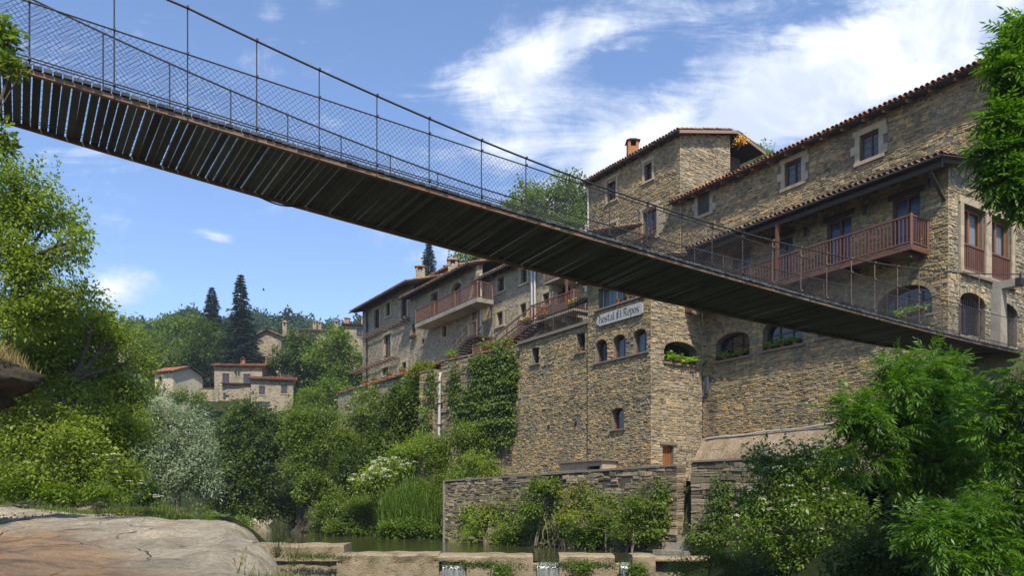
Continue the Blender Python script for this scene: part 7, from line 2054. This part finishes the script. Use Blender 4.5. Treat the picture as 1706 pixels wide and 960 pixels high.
def seedhead(label, px, py, Y, h, seed, n=26):
    b = at(px, py, Y); t = thing('wild_grass_tuft', label, 'grass', b); R = np.random.RandomState(seed); s_ = MB(); f = MB()
    for k in range(n):
        e = b + Vector((R.normal() * h * .30, R.normal() * h * .2, h * R.uniform(.55, 1.05))); a = b + Vector((R.normal() * .05, R.normal() * .05, 0)); s_.tube([a, a.lerp(e, .6) + Vector((0, 0, .03 * h)), e], [.0035, .003, .002], 3)
        P = np.array(e) + R.normal(size=(10, 3)) * (.008, .008, .035); f.quads(leaf_quads(P, unit(R.normal(size=(10, 3)) * .3 + [0, 0, 1]), unit(R.normal(size=(10, 3))), np.full(10, .03), np.full(10, .012)))
    s_.build('stalks', L_grass, t); f.build('seed_heads', L_dry, t)
seedhead('tuft of nodding oat grass over the water right of near slab', 462, 930, 17, .85, 1, 30)
seedhead('second oat grass tuft, closer to the weir end block', 488, 945, 18, .75, 2, 26)
seedhead('thin dark-headed grass stalks sticking up at bottom centre-left', 398, 975, 6.1, .22, 3, 5)
seedhead('few grass stalks beside the middle slab crack', 165, 862, 14.5, .28, 4, 16)
seedhead('grass stalks on the far rim of the rock stump across water', 245, 864, 14.2, .2, 5, 12)
# dry grass cap of the boulder
P = []; R = np.random.RandomState(8)
m = MB(); n = 4200; x = -8.35 + R.uniform(-1.7, 1.55, n); y = 10.4 + R.uniform(-1.3, .9, n); z = 1.55 + .70 * np.sqrt(np.clip(1 - ((x + 8.35) / 2.0) ** 2 - ((y - 10.4) / 1.7) ** 2, 0, 1)); blades(m, np.stack([x, y, z - .03], 1), .22, .012, 9, .8)
gtag(m, 'dry_grass', 'long dry grass hanging over the top of left boulder', L_dry, (-8.3, 10.4, 2.2))
m = MB(); blades(m, np.stack([x[::2] - .3, y[::2], z[::2] - .03], 1), .26, .012, 10, .5); gtag(m, 'boulder_grass', 'green grass on top of the left boulder', L_grass, (-8.3, 10.4, 2.2))
# plants on the weir
for k, (px, py, lab) in enumerate(((838, 952, 'green weed clump on the face of the middle weir block'), (970, 945, 'green weeds on the right-middle weir block'), (1060, 948, 'weeds at the rightmost weir block'))):
    c = at(px, py, 27.4); m = MB(); R = np.random.RandomState(60 + k); P = np.array(c) + R.normal(size=(700, 3)) * (.2, .05, .12); m.quads(leaf_quads(P, unit(R.normal(size=P.shape) + [0, -.4, 0]), unit(R.normal(size=P.shape) * .5 + [0, -.5, 1]), np.full(700, .07), np.full(700, .045)))
    tag(m.build('weir_plant', L_elder, loc=c), lab, 'plant')
def moss_patch(px, py, rx, ry, seed, lab):
    R = np.random.RandomState(seed); n = 900; P = np.stack([np.array(at(px + rx * R.normal() * .5, py + ry * R.normal() * .3 + 2, 27.58)) for _ in range(n)]); m = MB(); scatter_leaves(m, P, (0, -1, 0), .05, seed, .8, 0, .03); tag(m.build('moss', L_dark, loc=P.mean(0)), lab, 'moss')
moss_patch(800, 938, 60, 10, 71, 'dark moss draped under the lip of the middle weir block')
moss_patch(965, 938, 60, 9, 72, 'dark moss under the lip of the right-middle weir block')
moss_patch(520, 925, 60, 10, 73, 'moss on the side of the raised left weir block')
# ------------------------------------------------------------ thin valley haze
m_, t, out = new_mat('thin_haze')
v = t.node('ShaderNodeVolumePrincipled', {'Color': (0.72, 0.82, 1.0), 'Density': 0.0004, 'Anisotropy': 0.3})
t.put(out.inputs[1], v.outputs[0])
mb = MB(); mb.hexa([(-720, -130, -6), (520, -130, -6), (520, 1120, -6), (-720, 1120, -6), (-720, -130, 90), (520, -130, 90), (520, 1120, 90), (-720, 1120, 90)])
tag(mb.build('haze', m_, loc=(0, 400, 0)), 'thin bluish haze over the valley', 'haze', None, 'stuff')
# bird
bd = thing('bird', 'tiny dark bird flying in the sky right of the spruce', 'bird', at(439, 484, 90)); c = at(439, 484, 90); m = MB()
m.tube([c + Vector((-.16, 0, 0)), c + Vector((0, 0, .02)), c + Vector((.2, 0, 0))], [.01, .05, .012], 6); m.build('body', M_iron, bd)
for s_ in (-1, 1): m = MB(); m.add([c, c + Vector((.12, 0, 0)), c + Vector((.0, s_ * .12, .28)), c + Vector((-.08, s_ * .06, .14))], [(0, 1, 2, 3)]); m.add([c + Vector((0, 0, .012)), c + Vector((.12, 0, .012)), c + Vector((.0, s_ * .12, .292)), c + Vector((-.08, s_ * .06, .152))], [(3, 2, 1, 0)]); m.build('wing', M_iron, bd)
